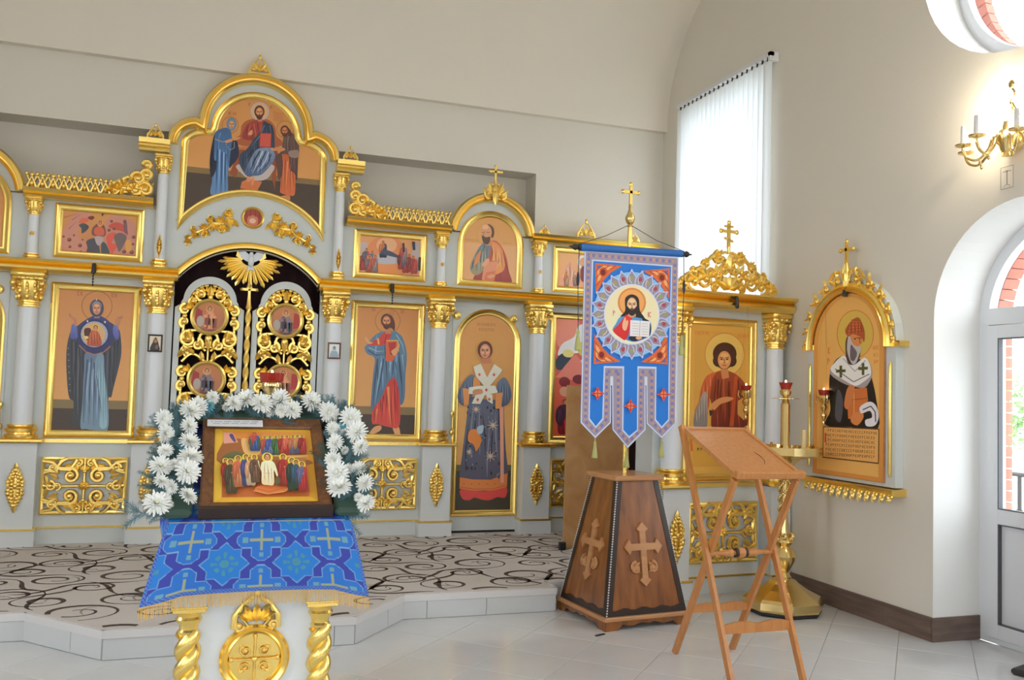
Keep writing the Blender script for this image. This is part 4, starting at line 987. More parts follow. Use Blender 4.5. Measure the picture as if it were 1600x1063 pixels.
def paint_apostle():
    p = Paint([(796, 433), (1127, 465), (1116, 852), (783, 828)], .59, .665); W, H = p.W, p.H
    raw(p, ((196, 140, 82), (212, 160, 104)), archrect(W, H)); raw(p, (206, 158, 112), [(-W/2, 0), (W/2, 0), (W/2, H*.57), (-W/2, H*.57)])
    p.ring((186, 140, 80), 938, 558, 64, 2.4)
    p.sm(((186, 90, 74), (140, 56, 62)), (975, 592), (1015, 620), (1048, 690), (1062, 770), (1076, 846), (960, 845), (862, 832), (868, 790), (930, 700), (950, 620))
    p.sm(((206, 132, 88), (214, 140, 84)), (960, 600), (1010, 625), (1038, 700), (1030, 770), (960, 800), (930, 795), (960, 720), (970, 660))
    p.sm(((92, 112, 130), (150, 140, 110)), (925, 600), (885, 640), (858, 690), (838, 740), (842, 775), (868, 796), (905, 780), (930, 730), (950, 680), (955, 620))
    p.ln((60, 76, 92), 5, (890, 650), (862, 710), (846, 760)); p.sm((200, 130, 84), (870, 690), (900, 650), (890, 710), (860, 740)); p.ln((60, 70, 84), 4, (930, 610), (905, 660), (895, 720)); p.ln((222, 160, 110), 6, (1000, 640), (1012, 720), (980, 775)); p.ln((150, 70, 60), 5, (1030, 660), (1048, 760))
    p.po((204, 136, 106), (922, 720), (1000, 712), (985, 790), (930, 838), (905, 820)); p.ln((176, 96, 76), 3, (922, 720), (1000, 712)); p.po((196, 110, 84), (930, 780), (985, 770), (975, 842), (915, 838)); p.sm((206, 150, 116), (905, 735), (935, 700), (950, 712), (925, 745)); p.sm((206, 150, 116), (935, 805), (965, 790), (985, 800), (955, 815))
    p.po((186, 126, 88), (918, 590), (960, 590), (965, 625), (925, 622)); p.sm((84, 62, 52), (905, 560), (912, 590), (925, 615), (945, 612), (955, 580), (930, 575))
    p.sm((96, 66, 54), (940, 500), (970, 515), (978, 550), (968, 580), (955, 560)); p.el((198, 142, 104), 933, 545, 30, 42); p.el((214, 164, 126), 925, 515, 18, 14)
    p.sm((88, 64, 52), (905, 565), (918, 572), (935, 575), (955, 572), (948, 605), (928, 614), (912, 600)); p.ln((90, 56, 42), 3, (905, 548), (922, 545)); p.ln((90, 56, 42), 3, (932, 545), (950, 548)); p.ln((130, 84, 62), 3, (918, 552), (912, 568), (922, 570))
    p.script((170, 116, 66), 808, 582, 84, 13, .1, 8); p.script((178, 124, 76), 1028, 602, 50, 11, .1, 6)
    return p
def paint_ascent():      # tall red, white and gold icon half hidden by the banner
    p = Paint([(40, 365), (215, 372), (205, 985), (20, 985)], .61, 1.215); bgrect(p, None, (206, 96, 84), (186, 78, 52))
    p.sm((222, 130, 110), (50, 370), (110, 372), (120, 480), (80, 520), (45, 500)); p.sm((214, 206, 204), (60, 500), (100, 460), (120, 400), (210, 390), (205, 560), (120, 540), (50, 560))
    p.sm((52, 62, 74), (40, 580), (62, 545), (86, 560), (84, 610), (45, 630)); p.el((214, 196, 120), 80, 545, 18, 20); p.po((206, 200, 198), (120, 575), (210, 575), (205, 640), (118, 640)); p.el((200, 176, 80), 150, 520, 40, 50)
    p.sm((212, 120, 104), (48, 650), (95, 560), (110, 560), (140, 620), (205, 640), (205, 690), (50, 670)); p.el((120, 40, 44), 66, 690, 18, 26); p.el((110, 36, 42), 112, 675, 20, 24); p.el((196, 140, 110), 66, 740, 17, 26)
    p.fig(70, 960, 180, (150, 36, 40), (70, 40, 60), None, wide=.36); p.fig(110, 960, 190, (176, 50, 48), (60, 50, 80), (200, 150, 80), wide=.36); p.fig(160, 965, 190, (110, 60, 60), (180, 60, 52), (200, 150, 80), wide=.36)
    return p
def framed(name, label, x, z0, w, h, paint, path=None, y=.055, root=(ICX, ICY, SOL), cat='icon'):
    t = icon_thing(name, label, x, z0, y, cat, None, root)
    gold_frame(path or rect(-w/2, w/2, 0, h), t)
    o = paint.build('painting', t, (0, -.004, .042))
    return t
framed('framed_icon', 'tall gilt-framed icon of a veiled woman in blue with raised hands', -1.2435, .875, .695, 1.30, paint_orant())
framed('framed_icon', 'tall gilt-framed icon of a bearded man in blue over red, holding a book', 1.2705, .875, .695, 1.30, paint_standing())
framed('framed_icon', 'narrow gilt-framed red icon half hidden behind the blue banner', 3.265, .875, .695, 1.30, paint_ascent())
framed('framed_icon', 'small wide festal icon with scattered figures on rocky hills, above the veiled woman', -1.25, 2.386, .695, .46, paint_nativity())
framed('framed_icon', 'small wide festal icon of red-robed mourners around a bed, left of the arched apostle', 1.2655, 2.386, .695, .46, paint_dormition())
p = Paint([(0, 0), (100, 0), (100, 60), (0, 60)], .61, .375)
paint_crowd(p, 4, ((210, 160, 110), (212, 150, 110)), [(200, 140, 120), (206, 150, 124)], ROB, 4, 1, (4, 96, 4, 58)); p.el((220, 206, 204), 48, 16, 12); p.el((206, 150, 110), 48, 16, 8); p.sm((110, 50, 72), (44, 24), (52, 24), (53, 42), (48, 48), (43, 42))
framed('framed_icon', 'small wide festal icon partly covered by the top of the banner', 3.27, 2.386, .695, .46, p)
# arched apostle icon and its mirror at the picture's left edge
framed('arched_icon', 'arched gilt-framed icon of a bald bearded apostle holding a scroll', 2.26, 2.386, .672, .75, paint_apostle(), archrect(.672, .75))
q = Paint(None, .59, .665); raw(q, ((190, 126, 72), (200, 140, 82)), archrect(.59, .665)); q.ring((186, 140, 80), .5, .62, .2, .01); q.sm((80, 96, 120), (.3, .5), (.2, .2), (.18, 0), (.8, 0), (.78, .25), (.66, .5)); q.face(.5, .6, .08, .11, beard=True)
framed('arched_icon', 'arched gilt-framed icon cut off by the picture\'s left edge, above the cornice', -2.26, 2.386, .672, .75, q, archrect(.672, .75))
# central icon over the doors
t = icon_thing('trefoil_icon', 'large trefoil-headed icon of an enthroned figure between two standing saints', 0, 2.69, .045)
path = [(x, z-2.69) for x, z in arc(0, 2.325, .731, 150, 30, 24)]+[(x, z-2.69) for x, z in arc(.39, 3.472, .243, 0, 86, 8, .157)]+[(x, z-2.69) for x, z in arc(0, 3.615, .394, 5, 175, 24)]+[(x, z-2.69) for x, z in arc(-.39, 3.472, .243, 94, 180, 8, .157)]
gold_frame(path, t); paint_deesis().build('painting', t, (0, -.004, 0))
# deacon doors
def deacon(x, label, paint, handle):
    t = icon_thing('deacon_door', label, x, 0, .05, 'door'); t['kind'] = 'thing'
    b = B(); b.plate([(a[0], a[1]+.02) for a in [(-.36, 0), (.36, 0), (.36, 2.2), (-.36, 2.2)]], -.005, .01); mk('door_leaf', b, 'cream_paint', t, 0)
    b = B(); b.box(-.345, .345, -.012, .0, .0, .022); mk('threshold_gap', b, 'black', t, 0)
    pth = [(a[0], a[1]+.155) for a in archrect(.678, 2.01)]; gold_frame(pth, t)
    paint.build('painting', t, (0, -.009, .195))
    b = B(); hx = -.345*handle
    b.tube([(hx, -.02, .98), (hx, -.06, 1.0), (hx, -.06, 1.10), (hx, -.02, 1.12)], .011, 8); b.ell((hx, -.03, .96), (.018, .012, .03), 8, 5); b.ell((hx, -.03, 1.14), (.018, .012, .03), 8, 5); mk('door_handle', b, 'gold', t)
deacon(2.26, 'narrow arched side door painted with a deacon in patterned grey vestment', paint_deacon(), 1)
q = Paint(None, .60, 1.935); raw(q, ((190, 126, 72), (204, 150, 90)), archrect(.60, 1.935)); raw(q, (66, 60, 48), rect(-.3, .3, 0, .42)); q.ring((190, 150, 80), .5, .77, .22, .012, .07); q.sm(((110, 116, 130), (84, 80, 96)), (.42, .70), (.2, .62), (.14, .5), (.26, .46), (.22, .14), (.5, .12), (.78, .14), (.74, .46), (.86, .5), (.8, .62), (.58, .70)); q.po((226, 206, 190), (.3, .68), (.42, .70), (.5, .60), (.58, .70), (.7, .68), (.54, .55), (.46, .55)); q.po((206, 122, 66), (.2, .17), (.8, .17), (.8, .13), (.2, .13)); q.face(.5, .755, .09, .033)
deacon(-2.26, 'arched painted side door cut off by the picture\'s left edge', q, -1)

# ================================================================== ROYAL DOORS
def royal(sx, label):
    cx = sx*.327; t = icon_thing('royal_door', label, cx, .02, .06, 'door'); t['kind'] = 'thing'
    w = .29                                            # half width
    outer = [(w, 0), (w, 2.00), (w-.045, 2.03), (w-.055, 2.06)]+arc(0, 2.06, .225, 4, 176, 24)+[(-w+.055, 2.06), (-w+.045, 2.03), (-w, 2.00), (-w, 0)]
    iw = .242
    inner = [(iw, .12), (iw, 1.96), (iw-.03, 2.0), (iw-.04, 2.03)]+arc(0, 2.04, .178, 4, 176, 24)+[(-iw+.04, 2.03), (-iw+.03, 2.0), (-iw, 1.96), (-iw, .12)]
    mk('door_leaf', B().plate_hole(outer, inner, -.014, .02), 'cream_paint', t, 0)
    b = B()
    for zc, r in ((1.925, .16), (1.375, .16), (.80, .16)):
        for sg in (-1, 1):
            # big C-scrolls framing each medallion
            b.scroll(sg*.205, zc+.06, .05, pi/2, 1.1, .020, -.01, -sg, 16); b.scroll(sg*.205, zc-.05, .05, -pi/2, 1.1, .020, -.01, sg, 16); b.scroll(sg*.09, zc-.245, .055, pi/2, 1.2, .018, -.014, sg, 16); b.scroll(sg*.20, zc-.30, .045, -pi/2, 1.1, .017, -.012, -sg, 14)
            b.scroll(sg*.165, zc-.20, .075, pi/2, 1.25, .020, -.012, -sg, 18, stem=[(sg*.03, zc-.13), (sg*.1, zc-.12)])
            b.tube([(sg*.02, -.012, zc-.30), (sg*.09, -.014, zc-.24), (sg*.07, -.012, zc-.16), (sg*.02, -.012, zc-.13)], [.014, .02, .018, .012], 6)
            b.tube([(sg*.205, -.008, zc+.02), (sg*.215, -.01, zc-.15), (sg*.195, -.01, zc-.30)], [.016, .014, .016], 6)
            for a in (.2, .9, 1.7): b.leaf(sg*.14, zc-.2, pi/2-sg*a, .085, .05, -.016, .02); b.leaf(sg*.15, zc+.06, pi/2-sg*a*.8, .08, .045, -.014, .02)
            b.leaf(sg*.20, zc-.12, -pi/2-sg*.3, .11, .05, -.014, .02); b.leaf(sg*.20, zc-.28, -pi/2+sg*.5, .10, .05, -.014, .02)
            b.ell((sg*.165, -.022, zc-.20), (.026, .018, .026), 8, 5); b.ell((sg*.205, -.02, zc+.0), (.024, .018, .03), 6, 4)
        for sg in (-1, 1):
            for px_, pz_, an_, L_ in ((.03, -.30, 1.0, .11), (.10, -.34, .6, .11), (.17, -.36, 1.2, .10), (.05, -.40, 1.5, .10), (.13, -.28, -.4, .10), (.20, -.22, 1.9, .10)): b.leaf(sg*px_, zc+pz_, pi/2-sg*(pi/2-an_), L_, .055, -.014, .02)
            b.tube(spl([(0, -.012, zc-.42), (sg*.06, -.014, zc-.36), (sg*.14, -.014, zc-.33), (sg*.215, -.012, zc-.40)], 4), .015, 6)
        b.ell((0, -.024, zc-.19), (.032, .02, .04), 8, 5); b.leaf(0, zc-.14, -pi/2, .16, .06, -.02, .022)
    for sg in (-1, 1):                                 # crown of the leaf
        b.scroll(sg*.075, 2.12, .055, -pi/2, 1.15, .018, -.01, sg, 16); b.scroll(sg*.14, 2.06, .045, -pi/2, 1.1, .016, -.01, sg, 14)
        for k in range(6):
            a = radians(90-sg*(12+k*15)); b.ell((.165*cos(a), -.014, 2.04+.165*sin(a)), (.022, .016, .016), 6, 4, -(a-pi/2)); b.leaf(.10*cos(a), 2.04+.10*sin(a), a, .07, .035, -.012, .018)
    b.leaf(0, 2.08, pi/2, .13, .06, -.016, .022); b.ell((0, -.022, 2.10), (.025, .018, .03), 8, 5)
    b.tube([(0, 0, .12), (0, 0, 2.2)], .012, 6); b.tube([(-.2, 0, 1.66), (.2, 0, 1.66)], .012, 6); b.tube([(-.2, 0, 1.14), (.2, 0, 1.14)], .012, 6)
    mk('openwork_carving', b, GC, t, 55)
    rr = random.Random(5+sx)
    for k, (zc, r) in enumerate(((1.925, .162), (1.375, .165), (.80, .165))):
        p = Paint(None, 2*r-.02, 2*r-.02); p.el(((186, 116, 66), (150, 100, 76)), .5, .5, .5, .5, 28)
        c1, c2 = [((206, 120, 86), (176, 80, 64)), ((76, 88, 104), (120, 60, 54))][(k+(sx > 0)) % 2]
        p.po((150, 46, 40), (.08, .3), (.3, .28), (.3, .7), (.14, .8)) if sx < 0 else p.po((160, 46, 40), (.72, .3), (.95, .35), (.9, .75), (.74, .78))
        p.po((70, 66, 62), (.12, .18), (.88, .18), (.72, .05), (.28, .05))
        p.sm((c1, c2), (.5, .72), (.36, .58), (.34, .2), (.5, .14), (.68, .2), (.64, .58)); p.ln(tuple(int(v*.6) for v in c1), .04, (.48, .6), (.44, .2)); p.ln(tuple(min(255, int(v*1.3)) for v in c1), .03, (.56, .6), (.58, .24))
        p.el((208, 160, 90), .5, .76, .1); p.face(.5, .76, .05, .068, hair=(90, 50, 35)); p.el((160, 150, 140), .25, .4, .1, .16)
        o = medallion(t, 'medallion', 0, zc, r, p, -.03, .034)
    return t
rl = royal(-1, 'left leaf of the carved gilt royal doors with round painted medallions')
rr_ = royal(1, 'right leaf of the carved gilt royal doors, edged by a twisted rod and cross')
b = B()                                                # twisted rod between the leaves, topped by a cross
n = 90
for s_ in (0, pi):
    b.tube([(.012*cos(i*.55+s_), .012*sin(i*.55+s_), .10+1.93*i/n) for i in range(n+1)], .014, 6)
rod = mk('twisted_rod', b, 'gold', rr_); rod.location = (-.327, -.035, 0)
b = B(); b.lathe([(.030, 0), (.022, .03), (.016, .08), (.012, .12)], n=12); cross_shape(b, .17, -.014, .014, 0, .06); b.ell((0, 0, .185), (.03, .018, .03), 10, 5); o = mk('rod_cross', b, GC, rod); o.location = (0, 0, 2.02)
# dove in a burst of rays under the arch
t = icon_thing('dove_sunburst', 'white dove in a fan of gilt rays at the top of the royal doors', 0, 2.30, .02, 'ornament')
for i in range(19):
    a = pi+pi*i/18; L = (.235 if i % 2 else .20)*(1-.12*abs(cos(a))**3)+(.03 if 5 < i < 13 else .0)
    b = B(); d = (cos(a), sin(a)); e = (-d[1], d[0]); r0 = .06
    q = [(r0*d[0]+e[0]*.006, r0*d[1]+e[1]*.006), (r0*d[0]-e[0]*.006, r0*d[1]-e[1]*.006), (L*.9*d[0]-e[0]*.0135, L*.9*d[1]-e[1]*.0135), (L*d[0], L*d[1]), (L*.9*d[0]+e[0]*.0135, L*.9*d[1]+e[1]*.0135)]
    b.add([(x*1.38, -.012, z+.18) for x, z in q]+[(x*1.38, .004, z+.18) for x, z in q]+[(d[0]*.8*L*1.38, -.026, d[1]*.8*L+.18)], [(0, 1, 10), (1, 2, 10), (2, 3, 10), (3, 4, 10), (4, 0, 10), (5, 9, 8, 7, 6), (0, 5, 6, 1), (1, 6, 7, 2), (2, 7, 8, 3), (3, 8, 9, 4), (4, 9, 5, 0)])
    mk('ray', b, 'gold', t, 0)
b = B(); b.ell((0, -.035, .16), (.028, .025, .055), 10, 6)
b.ell((0, -.045, .222), (.02, .02, .022), 8, 5); b.leaf(0, .225, pi/2, .02, .01, -.05, .01)
for sx in (-1, 1):
    b.add([(0, -.035, .20), (sx*.05, -.045, .245), (sx*.11, -.035, .235), (sx*.09, -.03, .19), (sx*.05, -.03, .165), (0, -.03, .14)], [(0, 1, 2, 3, 4, 5)])
b.add([(-.02, -.03, .12), (.02, -.03, .12), (.035, -.03, .075), (0, -.03, .085), (-.035, -.03, .075)], [(0, 1, 2, 3, 4)])
mk('dove', b, 'column_paint', t, 50)
for sx in (-1, 1): b = B(); b.plate([(sx*.045, .19), (sx*.12, .245), (sx*.13, .20), (sx*.08, .165)], -.03, -.015); mk('gilt_wing_cloud', b, 'gold', t, 0)
# two small pictures hung on the columns
def small_icon(x, z, label, kind):
    t = thing('small_framed_icon', label, 'icon', (ICX+x, ICY-.085, SOL+z)); w, h = .118, .15
    mk('frame', B().sweep(rect(-w/2, w/2, 0, h), [(0, .006), (0, -.008), (.010, -.010), (.014, -.004), (.014, .006)], True), 'wood_edge' if kind else 'icon_frame_wood', t, 0)
    p = Paint(None, w-.024, h-.024); p.po((206, 196, 176) if kind else (214, 216, 220), (0, 0), (1, 0), (1, 1), (0, 1))
    if kind: p.sm((36, 44, 52), (.12, .02), (.2, .4), (.35, .6), (.5, .9), (.72, .75), (.8, .45), (.9, .02)); p.el((206, 150, 70), .52, .62, .24); p.sm((36, 44, 52), (.2, .1), (.34, .6), (.5, .86), (.7, .66), (.74, .2)); p.el((160, 110, 76), .54, .64, .12, .13); p.sm((120, 76, 40), (.5, .2), (.66, .42), (.8, .3), (.7, .1))
    else: p.sm((140, 156, 170), (.12, .02), (.22, .45), (.42, .52), (.6, .52), (.8, .42), (.9, .02)); p.el((176, 188, 196), .5, .66, .2); p.el((90, 96, 108), .5, .68, .12, .14); p.el((150, 160, 168), .5, .62, .07, .09)
    p.build('painting', t, (0, -.004, .012))
small_icon(-.757, 1.615, 'small dark-framed picture of a veiled figure fixed to the column left of the royal doors', 1)
small_icon(.757, 1.615, 'small pale grey-blue picture fixed to the column right of the royal doors', 0)
# ================================================================== CARPET
b = B(); cp = offset_in(out, .006); flat(b, cp, .1632, .1660)
carpet = mk('carpet', b, 'carpet', None, 0); tag(carpet, 'beige carpet with dark brown curls covering the raised platform', 'carpet')
def inside(x, y, poly):
    r = False; n = len(poly)
    for i in range(n):
        (x0, y0), (x1, y1) = poly[i], poly[(i+1) % n]
        if (y0 > y) != (y1 > y) and x < (x1-x0)*(y-y0)/(y1-y0)+x0: r = not r
    return r
def ribbon(b, pts, ws, z):
    vs = []; m = len(pts)
    for i in range(m):
        (x0, y0), (x1, y1) = pts[max(0, i-1)], pts[min(m-1, i+1)]; L = math.hypot(x1-x0, y1-y0) or 1
        nx, ny = -(y1-y0)/L*ws[i]/2, (x1-x0)/L*ws[i]/2; vs += [(pts[i][0]+nx, pts[i][1]+ny, z), (pts[i][0]-nx, pts[i][1]-ny, z)]
    b.add(vs, [(2*i, 2*i+2, 2*i+3, 2*i+1) for i in range(m-1)])
def curls():
    dark, mid = B(), B(); rg = random.Random(11); inner = offset_in(out, .03)
    motif = [(0, 0, .14, 1.75, 0, 1), (.37, .11, .11, 1.45, 2.1, -1), (.71, -.02, .17, 1.5, 3.5, 1), (.17, .33, .13, 1.5, 1.2, -1), (.53, .37, .16, 1.55, 5.0, 1), (.90, .31, .10, 1.4, .6, 1), (-.02, .58, .10, 1.4, 4.2, 1), (.34, .62, .12, 1.4, 2.6, 1), (.75, .62, .14, 1.5, 5.6, -1)]
    for gx in range(-4, 5):
        for gy in range(0, 5):
            for mx, my, r, turns, a0, sg in motif:
                x, y = gx*1.28+.2*gy+mx*1.25, 5.42+gy*1.0+my*1.25; r *= 1.22
                n = 34; pts = []; ws = []
                tail = 11
                for i in range(n+1):
                    k = i/n; a = a0+sg*2*pi*turns*k; rr = r*(1.12-.86*k); pts.append((x+rr*cos(a)*1.12, y+rr*sin(a)*.92)); ws.append(.010+.034*sin(pi*min(1, k*1.1))**1.3*(.62+.38*sin(a*1.0)))
                dx, dy = pts[0][0]-pts[1][0], pts[0][1]-pts[1][1]; L = math.hypot(dx, dy); ang = atan2(dy, dx); tl = []
                px, py = pts[0]
                for j in range(1, tail+1): ang -= sg*.045/r*(1-2.1*j/tail); px += cos(ang)*.045; py += sin(ang)*.042; tl.append((px, py))
                pts = tl[::-1]+pts; ws = [.006+.026*sin(pi*j/tail) for j in range(tail)]+ws
                keep = [inside(q[0], q[1], inner) and q[1] < 8.2 for q in pts]
                run, rw = [], []
                for q, w_, kp in list(zip(pts, ws, keep))+[(None, 0, False)]:
                    if kp: run.append(q); rw.append(w_)
                    else:
                        if len(run) > 2: ribbon(dark, run, rw, .1668)
                        run, rw = [], []
                a1 = rg.random()*6; p2 = [(x+.5*r*cos(a1+.25*i)*(1-.03*i)+.5*r, y+.6*r*sin(a1+.25*i)) for i in range(10)]
                if all(inside(q[0], q[1], inner) for q in p2): ribbon(mid, p2, [.003+.012*sin(pi*i/9) for i in range(10)], .1664)
    return dark, mid
dk_, md_ = curls()
o = mk('curl_pattern', dk_, 'carpet_dark', carpet, 0); o['kind'] = 'stuff'
o = mk('faint_curl_pattern', md_, 'carpet_mid', carpet, 0); o['kind'] = 'stuff'

# ================================================================== SIDE ICON CASE (standing on the main floor)
CR = (3.945, 6.20, 0); CA = radians(4)
case = thing('icon_case', 'free-standing gilt and cream icon case with columns beside the right wall', 'icon case', CR, CA)
pedestal(case, -.49, .24); column(case, -.49, cap=.24); pedestal(case, .50, .19, ov=.008); column(case, .50, cap=.20, r=.074)
dado(case, -.35, .35)
b = B(); b.box(-.62, .585, .055, .30, 0, 2.3); mk('case_body', b, 'cream_paint', case, 0)
entablature(case, [(-.68, .60)], k=1.3)
b = B()
for sx in (-1, 1):
    for k, (x, z, r) in enumerate(((.42, .05, .05), (.33, .075, .07), (.22, .10, .08), (.11, .13, .085), (.10, .28, .055), (.22, .22, .045), (.33, .15, .035), (.12, .055, .04), (.02, .20, .035))):
        b.scroll(sx*x, z, r, -pi/2 if k % 2 else pi/2, 1.2, .019, -.004, sx if k % 2 else -sx, 16)
        for a in (-.4, .3, 1.1, 2.0): b.leaf(sx*x, z+r*.3, pi/2-sx*a, r*1.1, r*.5, -.012, .018)
        b.ell((sx*x, -.014, z), (r*.25, .014, r*.25), 6, 4)
    b.tube([(sx*.47, 0, .03), (sx*.40, 0, .12), (sx*.25, 0, .20), (sx*.16, 0, .29), (sx*.03, 0, .335)], [.022, .02, .019, .018, .014], 6); b.scroll(sx*.455, .045, .035, 0, 1.2, .014, 0, sx, 14)
for a in (-1.1, -.55, 0, .55, 1.1): b.leaf(0, .03, pi/2+a, .13, .06, -.014, .022)
for sx in (-1, 1): b.scroll(sx*.05, .19, .045, pi/2, 1.2, .017, -.008, sx, 14); b.scroll(sx*.045, .10, .04, -pi/2, 1.1, .016, -.008, -sx, 14); b.scroll(sx*.055, .275, .035, 0, 1.1, .014, -.006, sx, 12)
b.leaf(0, .17, pi/2, .17, .08, -.016, .024); b.box(-.46, .46, -.012, .012, -.008, .012); b.lathe([(.02, .32), (.012, .36), (.016, .37), (.01, .39)], n=8)
cr_ = mk('openwork_crest', b, GC, case, 50); cr_.location = (.0, -.03, 2.365)
b = B(); cross_shape(b, .20, -.008, .008, 0, 0, True, True); o = mk('three_bar_cross', b, GC, cr_); o.location = (0, 0, .375)
b = B(); b.tube([(0, 0, .03), (0, -.04, .02), (0, -.045, -.03)], .016, 8); b.ell((0, -.045, -.04), (.02, .014, .022), 8, 4); o = mk('lamp_hook', b, 'dark_iron', case); o.location = (0, -.105, 2.30)
def paint_healer():
    p = Paint([(164, 449), (459, 469), (448, 1197), (150, 1201)], .61, 1.215); bgrect(p, None, (200, 150, 66), (204, 156, 74))
    raw(p, (196, 146, 62), rect(-.25, .25, .07, 1.15)); p.el((206, 170, 88), 330, 610, 92, 104); p.ring((186, 110, 50), 330, 610, 94, 3, 106)
    p.script((196, 104, 56), 192, 496, 68, 18, .02, 6); p.script((196, 104, 56), 392, 510, 68, 18, .02, 6)
    p.sm(((150, 66, 36), (96, 34, 26)), (300, 690), (262, 720), (250, 780), (270, 860), (275, 975), (400, 980), (436, 960), (440, 850), (428, 760), (395, 715), (350, 690))
    p.sm(((186, 86, 44), (176, 96, 60)), (288, 696), (245, 715), (220, 770), (208, 840), (190, 890), (250, 880), (262, 800), (272, 730)); p.sm(((150, 138, 128), (120, 112, 110)), (190, 890), (186, 960), (240, 975), (250, 900), (246, 800), (225, 800), (205, 860))
    for x0, y0, x1, y1, w, c in ((300, 730, 290, 940, 7, (80, 28, 22)), (350, 740, 352, 950, 7, (84, 30, 24)), (325, 730, 322, 900, 5, (176, 88, 50)), (392, 730, 410, 940, 6, (84, 30, 24))): p.ln(c, w, (x0, y0), (x1, y1), taper=True)
    p.po((176, 74, 40), (376, 712), (392, 716), (372, 960), (352, 960)); p.sm((198, 134, 84), (280, 880), (265, 855), (300, 825), (340, 815), (372, 822), (350, 838), (310, 852)); p.sm((60, 40, 36), (258, 880), (275, 890), (262, 910)); p.po((190, 140, 70), (392, 835), (440, 800), (440, 880), (420, 930), (390, 900))
    p.po((190, 124, 76), (310, 680), (346, 680), (350, 722), (318, 730)); p.el((66, 34, 24), 330, 606, 56, 56); p.el((66, 34, 24), 300, 640, 26, 30); p.el((66, 34, 24), 360, 640, 26, 30); p.face(328, 636, 31, 44, skin=(200, 138, 88), hair=(66, 34, 24))
    p.ln((196, 90, 46), 9, (172, 1020), (175, 1080)); p.script((90, 60, 40), 200, 1064, 120, 14, 0, 8)
    return p
def place_on(root, rz, x, y, z): return (root[0]+cos(rz)*x-sin(rz)*y, root[1]+sin(rz)*x+cos(rz)*y, root[2]+z)
t = thing('framed_icon', 'gilt-framed icon of a young dark-haired man in red-brown robe, in the side case', 'icon', place_on(CR, CA, 0, .055, .875), CA)
gold_frame(rect(-.347, .347, 0, 1.30), t); paint_healer().build('painting', t, (0, -.004, .042))

# ================================================================== WALL ICON SHRINE on the right wall
KR = (XR, 5.40, 0)
kio = thing('wall_shrine', 'arched cream and gilt wall shrine with cross, hung on the right wall', 'icon shrine', KR, S)
def aw(w, z0, zs, n=24): return [(-w, z0), (w, z0)]+[(w*cos(pi*i/n), zs+w*sin(pi*i/n)) for i in range(n+1)]
mk('shrine_board', B().plate(aw(.47, .96, 1.97), -.07, -.001), 'cream_paint', kio, 0)
b = B(); b.sweep([(-.50, .905), (.50, .905)], [(0, 0), (0, -.10), (.015, -.12), (.03, -.125), (.045, -.12), (.05, 0)]); mk('gilt_shelf', b, 'gold', kio, 0)
b = B()
for i in range(13):
    x = -.44+.88*i/12; k = 1+.7*cos((i-6)*pi/13); b.leaf(x, .91, -pi/2, .05*k, .045, -.09, .02); b.ell((x, -.10, .90-.022*k), (.022, .014, .016*k), 6, 4); b.ell((x+.03, -.10, .90), (.014, .012, .016), 6, 4)
mk('carved_fringe', b, GC, kio, 50)
arcp = arc(0, 1.95, .445, -3, 183, 32)
b = B(); b.sweep(arcp, [(0, .03), (0, -.03), (.014, -.045), (.028, -.035), (.034, -.05), (.055, -.04), (.058, .03)], y=-.075); mk('arch_moulding', b, 'gold', kio, 35)
b = B()
for sx in (-1, 1):
    for i, (deg, r) in enumerate(((78, .050), (62, .048), (46, .046), (30, .036), (16, .028), (4, .022))):
        a = radians(deg); r0 = .445+r*.85; x, z = sx*r0*cos(a), 1.95+r0*sin(a); t_ = .008+.12*r
        b.scroll(x, z, r, atan2(z-1.95, x)+pi-sx*.6, 1.15, t_, -.095, sx, 18)
        b.leaf(x, z+r*.6, a if sx > 0 else pi-a, r*1.3, r*.7, -.098, .016); b.leaf(x+sx*r*.5, z-r*.4, (a-.9) if sx > 0 else pi-a+.9, r*1.3, r*.7, -.098, .016)
        b.ell((x, -.105, z), (r*.3, .014, r*.3), 6, 4)
    b.tube([(sx*.452*cos(radians(d)), -.092, 1.95+.452*sin(radians(d))) for d in range(0, 89, 8)], .012, 6)
for sx in (-1, 1): b.tube([(sx*.02, -.10, 2.44), (sx*.06, -.10, 2.50), (sx*.14, -.10, 2.49), (sx*.19, -.10, 2.43)], .014, 6)
b.leaf(0, 2.36, pi/2, .20, .07, -.10, .03); b.lathe([(.03, 2.42), (.036, 2.47), (.022, 2.53), (.014, 2.56)], (0, -.10, 0), n=10)
mk('scroll_crest', b, GC, kio, 50)
b = B(); cross_shape(b, .18, -.108, -.092, 0, 2.54); mk('shrine_cross', b, GC, kio)
for sx in (-1, 1):
    b = B(); b.box(min(sx*.36, sx*.52), max(sx*.36, sx*.52), -.085, -.001, 1.925, 1.965); mk('gilt_bracket', b, 'gold', kio, 0)
    b = B(); b.tube([(sx*.43, -.078, 1.03), (sx*.43, -.082, 1.06), (sx*.43, -.082, 1.78), (sx*.43, -.078, 1.82)], [.006, .011, .011, .006], 8); mk('gilt_bead', b, 'gold', kio)
